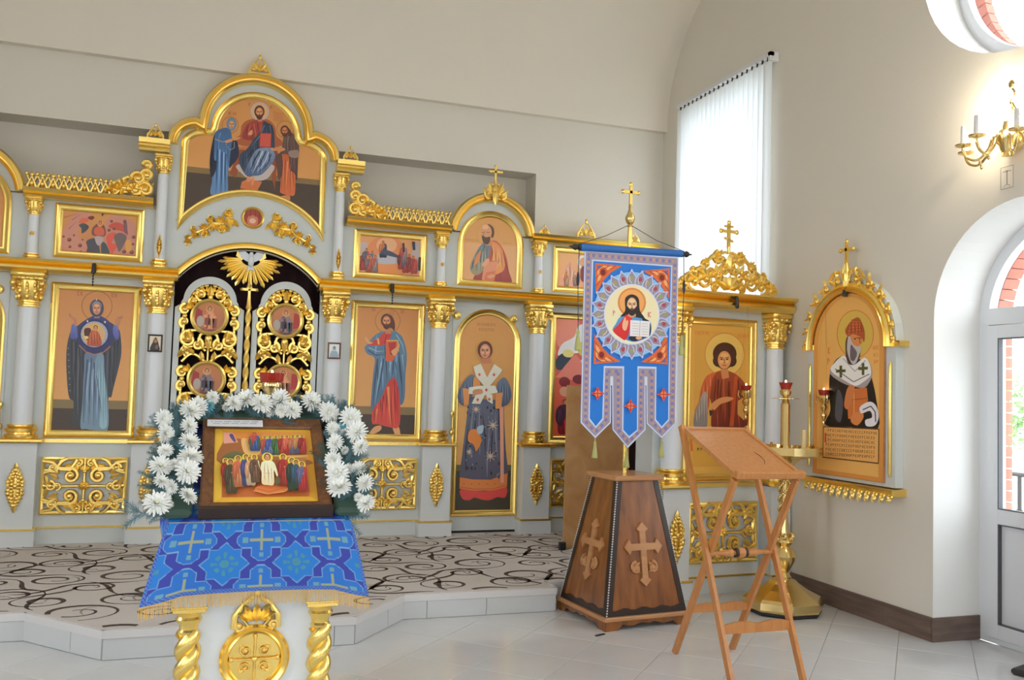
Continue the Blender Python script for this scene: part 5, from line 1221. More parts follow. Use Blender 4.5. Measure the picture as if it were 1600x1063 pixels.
def paint_shrine():
    W, H = .75, 1.34
    p = Paint([(223, 252), (486, 216), (481, 952), (216, 912)], W, H)
    raw(p, ((204, 144, 72), (196, 130, 62)), archrect(W, H)); raw(p, (212, 160, 88), [(x*.88, z*.96+.03) for x, z in archrect(W, H)])
    p.el((196, 164, 76), 376, 388, 66, 88); p.ring((190, 110, 50), 376, 388, 70, 3, 92)
    p.script((196, 96, 50), 442, 432, 26, 16, -.02, 3); p.script((196, 96, 50), 444, 460, 22, 14, 0, 3); p.script((196, 96, 50), 446, 486, 20, 14, 0, 2); p.script((196, 104, 54), 272, 438, 14, 26, 0, 1); p.script((196, 104, 54), 270, 480, 16, 24, 0, 1)
    p.sm(((22, 26, 28), (8, 9, 12)), (335, 470), (300, 490), (280, 540), (278, 620), (282, 680), (265, 735), (360, 742), (462, 746), (456, 640), (440, 560), (420, 500), (380, 480))
    p.sm((70, 72, 80), (310, 600), (330, 640), (322, 720), (300, 700)); p.sm((150, 140, 142), (325, 480), (290, 510), (282, 540), (330, 575), (380, 590), (415, 590), (440, 545), (432, 500), (410, 480), (368, 510))
    p.sm((222, 210, 206), (335, 470), (296, 500), (286, 530), (345, 570), (380, 585), (420, 560), (436, 540), (430, 500), (410, 478), (368, 506)); p.ln((120, 110, 112), 4, (300, 520), (370, 570), (430, 540)); p.ln((150, 140, 142), 3, (330, 480), (375, 530), (415, 488))
    for x, y in ((322, 530), (406, 520)):
        p.po((74, 74, 36), (x-5, y-22), (x+5, y-22), (x+5, y+24), (x-5, y+24)); p.po((74, 74, 36), (x-18, y-6), (x+18, y-8), (x+18, y+3), (x-18, y+5))
    p.po((186, 102, 50), (345, 598), (420, 592), (425, 640), (395, 715), (350, 710)); p.ln((140, 66, 34), 3, (350, 640), (420, 632)); p.ln((210, 150, 90), 3, (372, 600), (372, 700)); p.sm((186, 112, 64), (335, 660), (345, 600), (362, 580), (375, 600), (352, 670)); p.sm((196, 120, 68), (360, 720), (370, 690), (400, 685), (408, 705), (385, 735))
    p.sm((206, 200, 204), (395, 665), (430, 645), (455, 660), (466, 700), (452, 735), (420, 738), (415, 715), (440, 705), (432, 680), (400, 690)); p.ln((40, 42, 50), 4, (405, 676), (436, 662), (452, 684), (454, 722))
    p.sm((70, 52, 52), (345, 400), (340, 450), (350, 500), (380, 500), (396, 460), (375, 400)); p.sm((176, 168, 170), (352, 395), (346, 450), (362, 498), (378, 500), (392, 466), (398, 440), (372, 420)); p.sm((96, 86, 92), (360, 430), (358, 480), (372, 490), (384, 462), (372, 440))
    p.sm((196, 124, 72), (358, 382), (365, 420), (385, 435), (402, 420), (408, 395), (390, 380)); p.ln((80, 44, 30), 3, (382, 402), (402, 404)); p.ln((110, 64, 40), 3, (392, 404), (396, 424)); p.el((50, 30, 24), 376, 406, 4, 3, 8)
    p.sm(((170, 84, 48), (160, 74, 42)), (342, 388), (340, 370), (360, 340), (386, 324), (402, 345), (412, 380), (410, 418), (402, 402), (370, 388), (352, 396))
    for i in range(5): p.ln((130, 56, 34), 2, (345+i*4, 382-i*12), (410-i*4, 376-i*10))
    p.po((96, 60, 32), (256, 738), (468, 748), (466, 882), (254, 858)); p.po((206, 154, 88), (259, 742), (465, 752), (463, 877), (257, 854))
    for k in range(6): p.script((100, 56, 30), 266+(8 if k == 0 else 0), 748+k*18, 188, 11, .065, 22)
    p.po((190, 60, 40), (262, 764), (268, 764), (268, 800), (262, 800))
    return p
mk('icon_panel', B().plate([(x, z+.985) for x, z in archrect(.76, 1.35)], -.085, -.071), 'wood_light', kio, 0)
paint_shrine().build('painting', kio, (0, -.0865, .99))
b = B(); b.tube([(0, -.07, 2.36), (0, -.11, 2.35), (0, -.115, 2.31)], .02, 8); mk('lamp_hook', b, 'dark_iron', kio)
# hanging lamps in front of the case icon and of the shrine
def hanging_lamp(x, y, ztop, zhook, label):
    t = thing('hanging_lamp', label, 'lamp', (x, y, ztop))
    mk('brass_cup', B().lathe([(.004, -.27), (.012, -.25), (.006, -.23), (.018, -.205), (.022, -.19), (.010, -.165), (.026, -.14), (.030, -.125), (.018, -.105), (.034, -.09), (.042, -.06), (.034, -.045), (.036, -.04)], n=16), 'brass', t)
    mk('red_glass', B().lathe([(.028, -.055), (.036, -.03), (.043, 0), (.040, 0), (.03, -.03)], n=16), 'red_glass', t)
    b = B()
    for k in range(3):
        a = 2*pi*k/3+.3; b.tube([(.042*cos(a), .042*sin(a), -.06), (.055*cos(a), .055*sin(a), -.04), (.06*cos(a), .06*sin(a), -.075), (.045*cos(a), .045*sin(a), -.10)], .005, 5)
    mk('loop_handle', b, 'brass', t)
    for k in range(3):
        a = 2*pi*k/3+.3; b = B(); b.tube([(.055*cos(a), .055*sin(a), -.04), (0.004*cos(a), .004*sin(a), zhook-ztop)], .0004, 4); mk('chain', b, 'dark_iron', t)
    mk('flame', B().ell((0, 0, .006), (.006, .006, .010), 8, 5), 'flame', t)
c_ = place_on(CR, CA, .10, -.15, 0)
hanging_lamp(c_[0], c_[1], 1.64, 2.26, 'small red glass oil lamp hanging before the red-robed saint of the side case')
hanging_lamp(XR-.115, 5.40+.22, 1.62, 2.31, 'small red glass oil lamp hanging before the wall shrine')

# ================================================================== TALL BRASS CANDLE STAND
t = thing('candle_stand', 'tall polished brass floor candle stand with octagonal tray, by the right wall', 'candle stand', (4.09, 5.60, 0))
b = B(); b.lathe([(.27, .0), (.28, .012), (.27, .03)], n=8, rot=pi/8); mk('foot_plate', b, 'black', t, 0)
b = B(); b.lathe([(.285, .03), (.292, .045), (.292, .095), (.27, .115), (.17, .165), (.11, .205), (.09, .225), (.08, .23)], n=8, rot=pi/8); mk('base', b, 'brass', t, 0)
b = B(); b.lathe([(.05, .22), (.055, .25), (.035, .28), (.05, .31), (.085, .37), (.095, .40), (.075, .44), (.045, .47), (.07, .50), (.06, .53), (.036, .55), (.034, .58)]+[(.030, .60), (.028, .95)]+[(.045, .97), (.06, 1.0), (.05, 1.03), (.075, 1.07), (.12, 1.11)], n=20); mk('stem', b, 'brass', t)
b = B()
for k in range(6):
    a = 2*pi*k/6; b.ell((.065*cos(a), .065*sin(a), .54), (.02, .02, .03), 6, 4)
for k in range(3):
    for i in range(20): a = 2*pi*k/3+i*.35; b.ell((.038*cos(a), .038*sin(a), .72+i*.012), (.010, .010, .014), 5, 3)
mk('stem_leaves', b, 'brass', t, 50)
b = B(); b.lathe([(.10, 1.10), (.25, 1.13), (.272, 1.14), (.272, 1.195), (.258, 1.195), (.255, 1.16), (.02, 1.16)], n=8, rot=pi/8); mk('tray', b, 'brass', t, 0)
b = B(); b.lathe([(.042, 1.16), (.045, 1.18), (.034, 1.20), (.034, 1.50), (.026, 1.52), (.020, 1.54)], n=20); pil = mk('lamp_pillar', b, 'brass', t)
b = B(); b.lathe([(.014, 1.535), (.10, 1.545), (.10, 1.548), (.018, 1.553), (.020, 1.56), (.038, 1.575), (.042, 1.60), (.032, 1.615)], n=20); mk('drip_plate', b, 'brass', pil)
b = B(); b.lathe([(.030, 1.605), (.040, 1.635), (.050, 1.665), (.046, 1.665), (.03, 1.62)], n=18); mk('red_glass', b, 'red_glass', pil)
mk('flame', B().ell((0, 0, 1.672), (.007, .007, .011), 8, 5), 'flame', pil)
rg = random.Random(2)
for k in range(10):
    a = 2*pi*k/10+.2; b = B(); x, y = .20*cos(a), .20*sin(a); b.lathe([(.016, 1.16), (.018, 1.175), (.009, 1.18), (.009, 1.21), (.013, 1.215)], (x, y, 0), n=10); mk('candle_socket', b, 'brass', t)
for k, (x, y, hh) in enumerate(((.12, -.06, .16), (.19, .02, .155))):
    b = B(); b.lathe([(.018 if k == 0 else .008, 1.16), (.018 if k == 0 else .008, 1.16+hh)], (x, y, 0), n=12); c = mk('church_candle', b, 'wax', None, 40, (4.09, 5.60, 0)); tag(c, ['thick yellow candle standing in the octagonal brass tray', 'thin yellow candle standing in the octagonal brass tray'][k], 'candle')
def bar(b, p, q, wx, wt):
    """rectangular bar from p to q, wx wide along x, wt thick in the other direction"""
    p, q = Vector(p), Vector(q); d = (q-p).normalized(); ex = Vector((1, 0, 0)); ex = (ex-d*ex.dot(d)).normalized(); ey = d.cross(ex)
    vs = [c+ex*sx*wx/2+ey*sy*wt/2 for c in (p, q) for sx, sy in ((-1, -1), (1, -1), (1, 1), (-1, 1))]
    return b.add(vs, [(3, 2, 1, 0), (4, 5, 6, 7)]+[(i, (i+1) % 4, 4+(i+1) % 4, 4+i) for i in range(4)])
# ================================================================== BANNER STAND (truncated pyramid)
SR, SA = (2.85, 5.725, 0), radians(6)
st = thing('banner_stand', 'dark wooden pyramid-shaped banner stand with carved crosses on its sides', 'stand', SR, SA)
hb, ht, z0, z1 = .315, .165, .085, .955
def wall_pt(u, z, off=0):         # point on the front face: u in -1..1
    k = (z-z0)/(z1-z0); h = hb+(ht-hb)*k; return (u*h, -h-off, z)
for k in range(4):
    e = bpy.data.objects.new('side_panel', None)
    b = B(); n = 8
    vs = [wall_pt(-1+2*i/n, z) for z in (z0, z1) for i in range(n+1)]; b.add(vs, [(i, i+1, n+2+i, n+1+i) for i in range(n)])
    pn = mk('side_panel', b, 'wood_dark', st, 0); pn.rotation_euler[2] = k*pi/2
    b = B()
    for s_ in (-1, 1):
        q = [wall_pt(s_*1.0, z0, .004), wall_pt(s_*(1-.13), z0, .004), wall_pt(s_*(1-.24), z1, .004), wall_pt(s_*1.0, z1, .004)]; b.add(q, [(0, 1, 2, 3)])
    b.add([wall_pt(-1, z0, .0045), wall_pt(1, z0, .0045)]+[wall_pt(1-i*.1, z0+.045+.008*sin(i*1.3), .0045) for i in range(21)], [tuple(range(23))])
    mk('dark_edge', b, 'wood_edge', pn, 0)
    b = B()
    for i in range(54):
        z = z0+.01+(z1-z0-.02)*i/53; c = wall_pt(-1.0, z, .003); b.ell(c, (.0065, .0065, .006), 5, 3)
    o = mk('beading', b, 'paper', pn); o['kind'] = 'stuff'
    # carved cross with flared pointed ends and leafy scrolls at its foot
    b = B(); zc = .52; sl = (hb-ht)/(z1-z0); L = .145; a = .022
    cr2 = [(-a, zc-.20), (-.045, zc-.215), (0, zc-.255), (.045, zc-.215), (a, zc-.20), (a, zc-a), (.095, zc-a), (.11, zc-.05), (.15, zc), (.11, zc+.05), (.095, zc+a), (a, zc+a), (a, zc+.10), (.045, zc+.115), (0, zc+.16), (-.045, zc+.115), (-a, zc+.10), (-a, zc+a), (-.095, zc+a), (-.11, zc+.05), (-.15, zc), (-.11, zc-.05), (-.095, zc-a), (-a, zc-a)]
    b.plate(cr2, -.016, .0)
    for s_ in (-1, 1): b.scroll(s_*.065, zc-.135, .04, pi/2, 1.2, .011, -.008, -s_, 14); b.leaf(s_*.03, zc-.10, -pi/2+s_*.9, .09, .04, -.006, .014); b.leaf(s_*.03, zc-.17, s_*.5 if s_ > 0 else pi-.5, .08, .035, -.006, .012)
    vs = [(x, -(hb-sl*(z-z0))+y, z) for x, y, z in b.v]; b.v = vs
    mk('carved_cross', b, 'wood_light', pn, 45)
b = B(); b.bbox(-.20, .20, -.20, .20, .955, .99, .008); mk('top_board', b, 'wood_light', st, 0)
b = B(); b.bbox(-.345, .345, -.345, .345, .06, .088, .006); mk('base_board', b, 'wood_light', st, 0)
for k in range(4):
    b = B(); pth = [(-.335, 0), (-.24, 0), (-.20, .035), (-.12, .022), (-.05, .042), (0, .03), (.05, .042), (.12, .022), (.20, .035), (.24, 0), (.335, 0), (.335, .06), (-.335, .06)]; b.plate(pth, -.33, -.305); o = mk('bracket_foot', b, 'wood_dark', st, 0); o.rotation_euler[2] = k*pi/2
# ================================================================== CHURCH BANNER
BR = (2.855, 5.70, 0)
bn = thing('church_banner', 'blue three-tailed church banner with a round painted bust, on a gilt pole', 'banner', BR)
b = B(); b.lathe([(.016, .99), (.016, 2.74)], (-.005, .03, 0), n=12); mk('pole', b, 'gold', bn)
b = B(); b.lathe([(.017, 2.735), (.022, 2.745), (.017, 2.755), (.03, 2.77), (.037, 2.795), (.034, 2.815), (.02, 2.84), (.013, 2.87), (.016, 2.885), (.010, 2.90)], (-.005, .03, 0), n=16); mk('pole_knob', b, 'brass', bn)
b = B(); cross_shape(b, .16, .023, .037, -.005, 2.885); mk('pole_cross', b, 'gold', bn)
b = B(); b.tube([(-.40, 0, 2.555), (.40, 0, 2.572)], .026, 14); mk('cloth_sleeve', b, 'blue_cloth', bn)
for s_ in (-1, 1):
    b = B(); z = 2.563+s_*.0085; x = s_*.40
    b.tube([(x, 0, z), (x+s_*.012, 0, z), (x+s_*.02, 0, z), (x+s_*.035, 0, z), (x+s_*.05, 0, z), (x+s_*.06, 0, z), (x+s_*.085, 0, z)], [.022, .024, .014, .024, .02, .009, .003], 10); mk('rod_finial', b, 'dark_iron', bn)
    b = B(); b.tube([(x+s_*.015, 0, z+.02), (s_*.2, .015, 2.655), (-.005+s_*.02, .03, 2.745)], .0025, 5); mk('hanging_cord', b, 'cord', bn)
    b = B(); b.tube([(x+s_*.012, -.01, z-.02), (x+s_*.016, -.012, 2.30), (x+s_*.006, -.012, 1.98)], .003, 5); b.ell((x+s_*.016, -.012, 2.33), (.012, .010, .055), 8, 5); mk('side_cord', b, 'cord', bn)
    b = B(); b.lathe([(.006, 1.98), (.012, 1.96), (.010, 1.94), (.016, 1.90), (.022, 1.84), (.018, 1.835)], (x+s_*.006, -.012, 0), n=10); mk('tassel', b, 'tassel', bn)
def banner():
    W, H = .78, 1.42
    p = Paint([(137, 239), (516, 272), (501, 1028), (116, 1025)], W, H, step=.00015)
    def c7(x, y): return ((x/4.832+40)*2.471, (y/4.832+80)*2.471)
    BL, WH, GR = (22, 104, 186), (176, 186, 212), (140, 128, 142)
    outl = [(148, 240), (508, 268), (497, 918), (443, 974), (388, 918), (386, 716), (354, 714), (378, 940), (310, 1012), (256, 940), (258, 716), (226, 713), (243, 915), (188, 974), (132, 915)]
    outl = [(148, 240), (508, 268), (497, 918), (443, 974), (385, 918), (384, 745), (380, 745), (381, 942), (313, 1012), (254, 942), (253, 745), (249, 745), (248, 915), (188, 974), (132, 915)]
    p.po(WH, *outl); c_ = [sum(q[0] for q in outl)/len(outl), 0]
    g = [(152, 258), (504, 284), (493, 916), (443, 967), (389, 916), (388, 738), (377, 737), (377, 939), (312, 1004), (258, 939), (257, 737), (246, 736), (244, 912), (188, 966), (137, 912)]
    p.po(GR, *g)
    inn = [(176, 288), (484, 311), (474, 706), (472, 905), (443, 937), (416, 905), (418, 708), (355, 706), (352, 945), (318, 975), (291, 945), (293, 706), (226, 704), (220, 902), (190, 936), (162, 902), (166, 700)]
    p.po(WH, *inn)
    p.po(BL, (181, 294), (479, 316), (470, 700), (468, 902), (443, 929), (421, 902), (423, 700), (350, 698), (348, 942), (318, 966), (296, 942), (299, 698), (221, 697), (215, 898), (190, 928), (167, 898), (171, 697))
    def beads(pts, st, off=0):
        i = 0
        for (x0, y0), (x1, y1) in zip(pts, pts[1:]):
            L = math.hypot(x1-x0, y1-y0); n = max(1, int(L/st))
            for k in range(n):
                x, y = x0+(x1-x0)*(k+.5)/n, y0+(y1-y0)*(k+.5)/n; i += 1
                p.poly((62, 70, 160) if i % 2 else (176, 132, 112), [(x-5.5, y), (x, y-6.5), (x+5.5, y), (x, y+6.5)]); p.k -= .98
                p.poly((206, 200, 204), [(x-1.8, y), (x, y-2), (x+1.8, y), (x, y+2)]) if i % 2 else None
                if i % 2: p.k -= 1.02
                else: p.k -= .02
        p.k += 1
    beads([(164, 272), (164, 272), (492, 296)], 12); beads([(163, 280), (150, 908)], 12); beads([(494, 305), (483, 908)], 12)
    beads([(150, 908), (188, 950), (229, 910), (233, 722)], 12); beads([(276, 722), (276, 942), (314, 990), (363, 942), (364, 724)], 12); beads([(405, 724), (404, 910), (443, 952), (483, 910)], 12); beads([(276, 718), (233, 718)], 12); beads([(405, 720), (364, 720)], 12)
    # orange corner ornaments
    for cx, cy, sx, sy in ((187, 302, 1, 1), (474, 322, -1, 1), (180, 690, 1, -1), (465, 692, -1, -1)):
        p.po((196, 92, 44), (cx, cy), (cx+sx*105, cy+sy*10), (cx+sx*62, cy+sy*36), (cx+sx*36, cy+sy*62), (cx+sx*4, cy+sy*118)); p.po((222, 150, 96), (cx+sx*10, cy+sy*10), (cx+sx*74, cy+sy*14), (cx+sx*44, cy+sy*30), (cx+sx*28, cy+sy*46), (cx+sx*10, cy+sy*84))
        p.el((186, 80, 40), cx+sx*32, cy+sy*34, 16, 18); p.el((110, 34, 26), cx+sx*31, cy+sy*36, 10, 12); p.po((70, 96, 170), (cx+sx*6, cy+sy*8), (cx+sx*26, cy+sy*10), (cx+sx*12, cy+sy*28))
        for q in (.3, .55, .8): p.ln((150, 54, 30), 3, (cx+sx*100*q, cy+sy*10), (cx+sx*(100*q-22), cy+sy*24)); p.ln((150, 54, 30), 3, (cx+sx*4, cy+sy*110*q), (cx+sx*18, cy+sy*(110*q-20)))
    # wreath of petals
    cx, cy = c7(445, 590); R = 290/4.832*2.471; n = 24
    p.el((120, 170, 225), cx, cy, R*1.0, R*1.10, 40)
    for i in range(n):
        a = 2*pi*i/n; x, y = cx+R*.87*cos(a), cy+R*.95*sin(a); d = (cos(a), sin(a)*1.09); e = (-sin(a), cos(a)*1.09)
        def Q(r, t): return (cx+R*(r*d[0]+t*e[0]), cy+R*(r*d[1]+t*e[1]))
        p.sm((166, 172, 206), Q(.70, -.10), Q(.86, -.13), Q(1.0, -.05), Q(1.08, 0), Q(1.0, .05), Q(.86, .13), Q(.70, .10)); p.k -= .98
        p.sm((132, 124, 140), Q(.72, -.08), Q(.86, -.10), Q(.98, -.03), Q(1.02, 0), Q(.98, .03), Q(.86, .10), Q(.72, .08)); p.el((150, 60, 80) if i % 2 else (140, 140, 96), *Q(.86, 0), 8, 9, 8); p.ln((200, 204, 214), 2, Q(.74, 0), Q(.8, -.05), Q(.9, -.06)); p.k -= 2.9
    p.k += 2
    p.el((190, 196, 220), cx, cy, R*.72, R*.785, 40); p.el(((224, 196, 156), (232, 206, 172)), cx, cy, R*.685, R*.75, 40)
    F = lambda *a: [c7(*q) for q in a]
    p.poly((196, 122, 58), [c7(445+106*cos(2*pi*i/24), 500+110*sin(2*pi*i/24)) for i in range(24)]); p.poly((216, 148, 84), [c7(445+92*cos(2*pi*i/24), 500+96*sin(2*pi*i/24)) for i in range(24)])
    p.poly((36, 26, 24), F((395, 470), (445, 440), (495, 470), (505, 560), (545, 635), (440, 640), (360, 610), (395, 560)), True)
    p.poly(((70, 140, 190), (40, 110, 170)), F((370, 605), (325, 660), (300, 705), (330, 740), (400, 780), (470, 795), (545, 770), (585, 740), (585, 650), (520, 620)), True)
    p.poly(((206, 44, 40), (186, 34, 36)), F((400, 595), (350, 660), (305, 715), (375, 775), (395, 780), (420, 740), (440, 640), (450, 600)), True); p.poly((30, 30, 44), F((520, 620), (580, 650), (582, 742), (540, 765), (470, 790), (430, 780), (430, 755), (560, 730)), True)
    p.poly((188, 134, 98), F((425, 560), (470, 560), (475, 605), (440, 615), (415, 600)))
    fx, fy = c7(445, 520); p.face(fx, fy, 19, 29, skin=(206, 156, 120), hair=(36, 26, 24), beard=True)
    p.poly((208, 204, 206), F((432, 632), (580, 642), (572, 760), (428, 752))); p.ln((150, 146, 150), 2, c7(506, 637), c7(500, 756))
    for k in range(5): p.ln((176, 170, 172), 2, c7(445, 655+k*20), c7(495, 658+k*20)); p.ln((176, 170, 172), 2, c7(515, 658+k*20), c7(565, 662+k*20))
    p.poly((210, 160, 126), F((375, 700), (372, 660), (385, 620), (396, 612), (400, 640), (412, 630), (415, 660), (398, 710)), True); p.poly((206, 152, 118), F((470, 765), (500, 752), (520, 768), (490, 780)), True)
    p.script((190, 110, 90), *c7(300, 560), 14, 20, 0, 1); p.script((190, 110, 90), *c7(562, 572), 18, 20, 0, 1)
    for x, y in ((194, 802), (320, 850), (446, 806)):
        p.sm((200, 62, 44), (x-27, y), (x-10, y-8), (x, y-26), (x+10, y-8), (x+27, y), (x+10, y+8), (x, y+26), (x-10, y+8)); p.el((222, 110, 70), x, y, 12, 12, 12); p.ln((150, 40, 36), 3, (x, y-18), (x, y+18)); p.ln((150, 40, 36), 3, (x-18, y), (x+18, y))
    loc = [((u-.5)*W, v*H+1.14) for u, v in (p.h(*q) for q in outl)]
    b = B(); b.plate(loc, -.001, .003); cl = mk('cloth', b, 'blue_cloth', bn, 0)
    p.build('printed_design', cl, (0, -.002, 1.14), m='print_cloth')
    for x, y in ((188, 974), (310, 1012), (443, 974)):
        u, v = p.h(x, y); xx, zz = (u-.5)*W, v*H+1.14
        b = B(); b.lathe([(.004, 0), (.004, -.02), (.010, -.03), (.008, -.045), (.014, -.08), (.022, -.135), (.02, -.137)], (xx, 0, zz), n=12); mk('tassel', b, 'tassel', bn)
    for x in (250, 384):
        u, v = p.h(x, 745); b = B(); b.box((u-.5)*W-.008, (u-.5)*W+.008, -.003, 0, v*H+1.14-.05, v*H+1.14+.0); mk('slit_ribbon', b, 'paper', bn, 0)
banner()

# ================================================================== FOLDING LECTERN
le = thing('folding_lectern', 'folding light-wood reading lectern with crossed legs and empty sloping desk', 'lectern', (2.965, 4.5, 0))
WO = 'wood_orange'
for s_ in (-1, 1):
    b = B(); bar(b, (s_*.225, -.325, 0), (s_*.225, .262, 1.365), .022, .040); mk('leg', b, WO, le, 0)
    b = B(); bar(b, (s_*.198, .335, 0), (s_*.198, -.275, 1.10), .022, .040); mk('leg', b, WO, le, 0)
def wavy(x0, x1, z0, z1, n=24): return [(x0, z0), (x1, z0)]+[(x1+(x0-x1)*i/n, z1-.012+.014*abs(sin(2*pi*i/n*1.0+.2))) for i in range(n+1)]
b = B(); b.plate(wavy(-.214, .214, .255, .315), -.212, -.194); mk('stretcher', b, WO, le, 0)
b = B(); b.plate(wavy(-.187, .187, .28, .33), .158, .176); mk('stretcher', b, WO, le, 0)
b = B(); yq, zq = -.325+.587*.66/1.365, .66
pr = [(-.225, .012), (-.17, .016), (-.15, .011), (-.09, .020), (-.06, .022), (-.04, .012), (-.025, .026), (-.01, .03), (.01, .03), (.025, .026), (.04, .012), (.06, .022), (.09, .020), (.15, .011), (.17, .016), (.225, .012)]
b.tube([(x, yq, zq) for x, r in pr], [r for x, r in pr], 12); rodm = mk('turned_rod', b, WO, le)
for x in (-.03, .03): b = B(); b.tube([(x-.008, yq, zq), (x+.008, yq, zq)], .0275, 12); mk('dark_ring', b, 'wood_edge', rodm)
# desk board, pivoted between the tops
a_ = atan2(1.345-1.125, .25+.30)
dsk = mk('desk_board', B().box(-.20, .20, 0, .59, -.008, .006), WO, le, 0); dsk.location = (0, -.30, 1.125); dsk.rotation_euler[0] = a_
for s_ in (-1, 1): b = B(); b.box(s_*.205-.012, s_*.205+.012, -.01, .60, -.014, .012); mk('side_rail', b, WO, dsk, 0)
b = B(); b.bbox(-.215, .225, -.022, .012, -.014, .026, .004); mk('book_ledge', b, WO, dsk, 0)
b = B(); b.box(-.205, .205, .575, .60, -.014, .012); mk('top_rail', b, WO, dsk, 0)
b = B(); b.tube([(.05, .12, .0072), (.075, .16, .0072), (.085, .22, .0072), (.075, .27, .0072)], .0016, 4); mk('scratch_mark', b, 'wood_edge', dsk)
b = B(); b.tube([(-.24, .255, 1.352), (.24, .255, 1.352)], .009, 8); mk('pivot_dowel', b, 'wood_light', le)

# ================================================================== WOODEN PANEL AND BLACK CABINET behind the banner
t = thing('plywood_panel', 'tall plain brown veneered panel standing behind the banner stand', 'panel', (3.40, 7.38, .166))
b = B(); b.box(-.31, .31, 0, .02, 0, 1.44); mk('veneered_face', b, 'plywood', t, 0)
b = B(); b.box(-.29, .29, .02, .05, .02, .10).box(-.29, .29, .02, .05, 1.34, 1.42); mk('back_batten', b, 'wood_edge', t, 0)
b = B(); b.bbox(-.17, .17, 0, .32, 0, 1.50, .01); k_ = mk('black_cabinet', b, 'black', None, 0, (3.89, 7.58, .166)); tag(k_, 'black upright cabinet beside the veneered panel, mostly hidden by the banner', 'cabinet')
b = B(); b.plate([(-.158, .02), (.158, .02), (.158, 1.48), (-.158, 1.48)], -.006, -.001); mk('front_cloth', b, 'maroon', k_, 0)
b = B(); b.bbox(-.03, .03, -.02, .02, 0, .07, .006); o = mk('power_socket', b, 'black', None, 0, (3.055, 7.32, .166)); tag(o, 'small black power socket box on the carpet at the panel corner', 'socket')
b = B(); b.box(-.04, .04, -.008, .008, .0, .006); o = mk('wooden_shim', b, 'black', None, 0, (2.49, 5.30, 0), .4); tag(o, 'thin black shim lying on the tiles by the banner stand', 'shim')
# ================================================================== ANALOGION (icon table in front)
AR = (.255, 3.72, 0)
an = thing('icon_table', 'white icon stand with twisted gilt columns and a round gilt medallion', 'table', AR)
b = B(); b.box(-.235, .235, .03, .50, 0, .80); mk('white_body', b, 'pedestal_paint', an, 0)
for s_ in (-1, 1):
    b = B(); b.box(s_*.252-.062, s_*.252+.062, -.035, .09, .675, .76); mk('column_block', b, 'pedestal_paint', an, 0)
    n = 200; b = B()
    for k in range(2):
        b.tube([(s_*.252+.019*cos(i*.0923+pi*k), .025+.019*sin(i*.0923+pi*k), .10+.47*i/n) for i in range(n+1)], .031, 10)
    c = mk('twisted_column', b, 'gold', an)
    b = B(); b.lathe([(.036, 0), (.040, .012), (.034, .02), (.036, .035), (.046, .05), (.050, .06), (.044, .07), (.046, .078), (.058, .09)], n=20); b.bbox(-.062, .062, -.062, .062, .09, .108, .003); o = mk('capital', b, 'gold', c); o.location = (s_*.252, .025, .567)
    b = B(); b.lathe([(.062, 0), (.062, .03), (.05, .045), (.055, .065), (.045, .09), (.04, .11)], n=20); o = mk('column_base', b, 'gold', c); o.location = (s_*.252, .025, 0)
    b = B(); b.bbox(-.066, .066, -.062, .062, 0, .01, .002); o = mk('gilt_abacus', b, 'gold', c); o.location = (s_*.252, .025, .672)
# medallion
b = B(); R = .135
b.lathe([(0.001, .006), (R*.72, .006), (R*.76, .016), (R*.82, .010), (R*.93, .022), (R, .012), (R, 0)], n=40)
m_ = mk('gilt_medallion', b, 'gold', an); m_.location = (.0, .03, .455); m_.rotation_euler[0] = pi/2
b = B()
b.tube([(0, -.012, -.085), (0, -.014, .085)], .005, 6); b.tube([(-.085, -.012, 0), (.085, -.014, 0)], .005, 6); b.ell((0, -.016, 0), (.012, .008, .012), 8, 5)
for i in range(4):
    a = pi/4+i*pi/2; x, z = .048*cos(a), .048*sin(a); b.scroll(x, z, .024, a, 1.2, .005, -.011, 1 if i % 2 else -1, 14); b.ell((x*1.35, -.010, z*1.35), (.008, .006, .008), 6, 4)
for a in range(4): b.ell((.088*cos(a*pi/2), -.012, .088*sin(a*pi/2)), (.010, .007, .010), 6, 4)
o = mk('embossed_cross', b, GC, an); o.location = (0, .03, .455)
b = B()
for s_ in (-1, 1):
    b.tube([(s_*.085, 0, .0), (s_*.082, 0, .05), (s_*.05, 0, .095), (s_*.012, 0, .125)], [.012, .013, .011, .008], 8); b.scroll(s_*.065, .012, .02, 0, 1.2, .008, -.004, s_, 12); b.leaf(s_*.01, .03, pi/2-s_*1.1, .07, .03, -.006, .014); b.leaf(s_*.01, .03, pi/2-s_*.55, .075, .03, -.008, .014)
    b.tube([(s_*.02, 0, .0), (s_*.06, 0, .045), (s_*.03, 0, .085)], .006, 6)
b.leaf(0, .02, pi/2, .085, .035, -.01, .016); b.ell((0, 0, .14), (.012, .010, .018), 8, 5); b.ell((0, 0, .163), (.008, .008, .010), 8, 5)
o = mk('crown_ornament', b, GC, an); o.location = (0, .02, .575)
SL = radians(35.0); EY, EZ = -.055, 1.005          # front edge of the sloping top
b = B(); b.box(-.34, .34, 0, .66, -.03, 0); tp = mk('sloping_top', b, 'pedestal_paint', an, 0); tp.location = (0, EY, EZ-.004); tp.rotation_euler[0] = SL
b = B(); n_ = 1
vs = [(-.25, -.03, .76), (.25, -.03, .76), (.25, .50, .76), (-.25, .50, .76), (-.25, -.03, .96), (.25, -.03, .96), (.25, .46, 1.28), (-.25, .46, 1.28)]
b.add(vs, [(3, 2, 1, 0), (4, 5, 6, 7), (0, 1, 5, 4), (1, 2, 6, 5), (2, 3, 7, 6), (3, 0, 4, 7)]); mk('upper_box', b, 'pedestal_paint', an, 0)
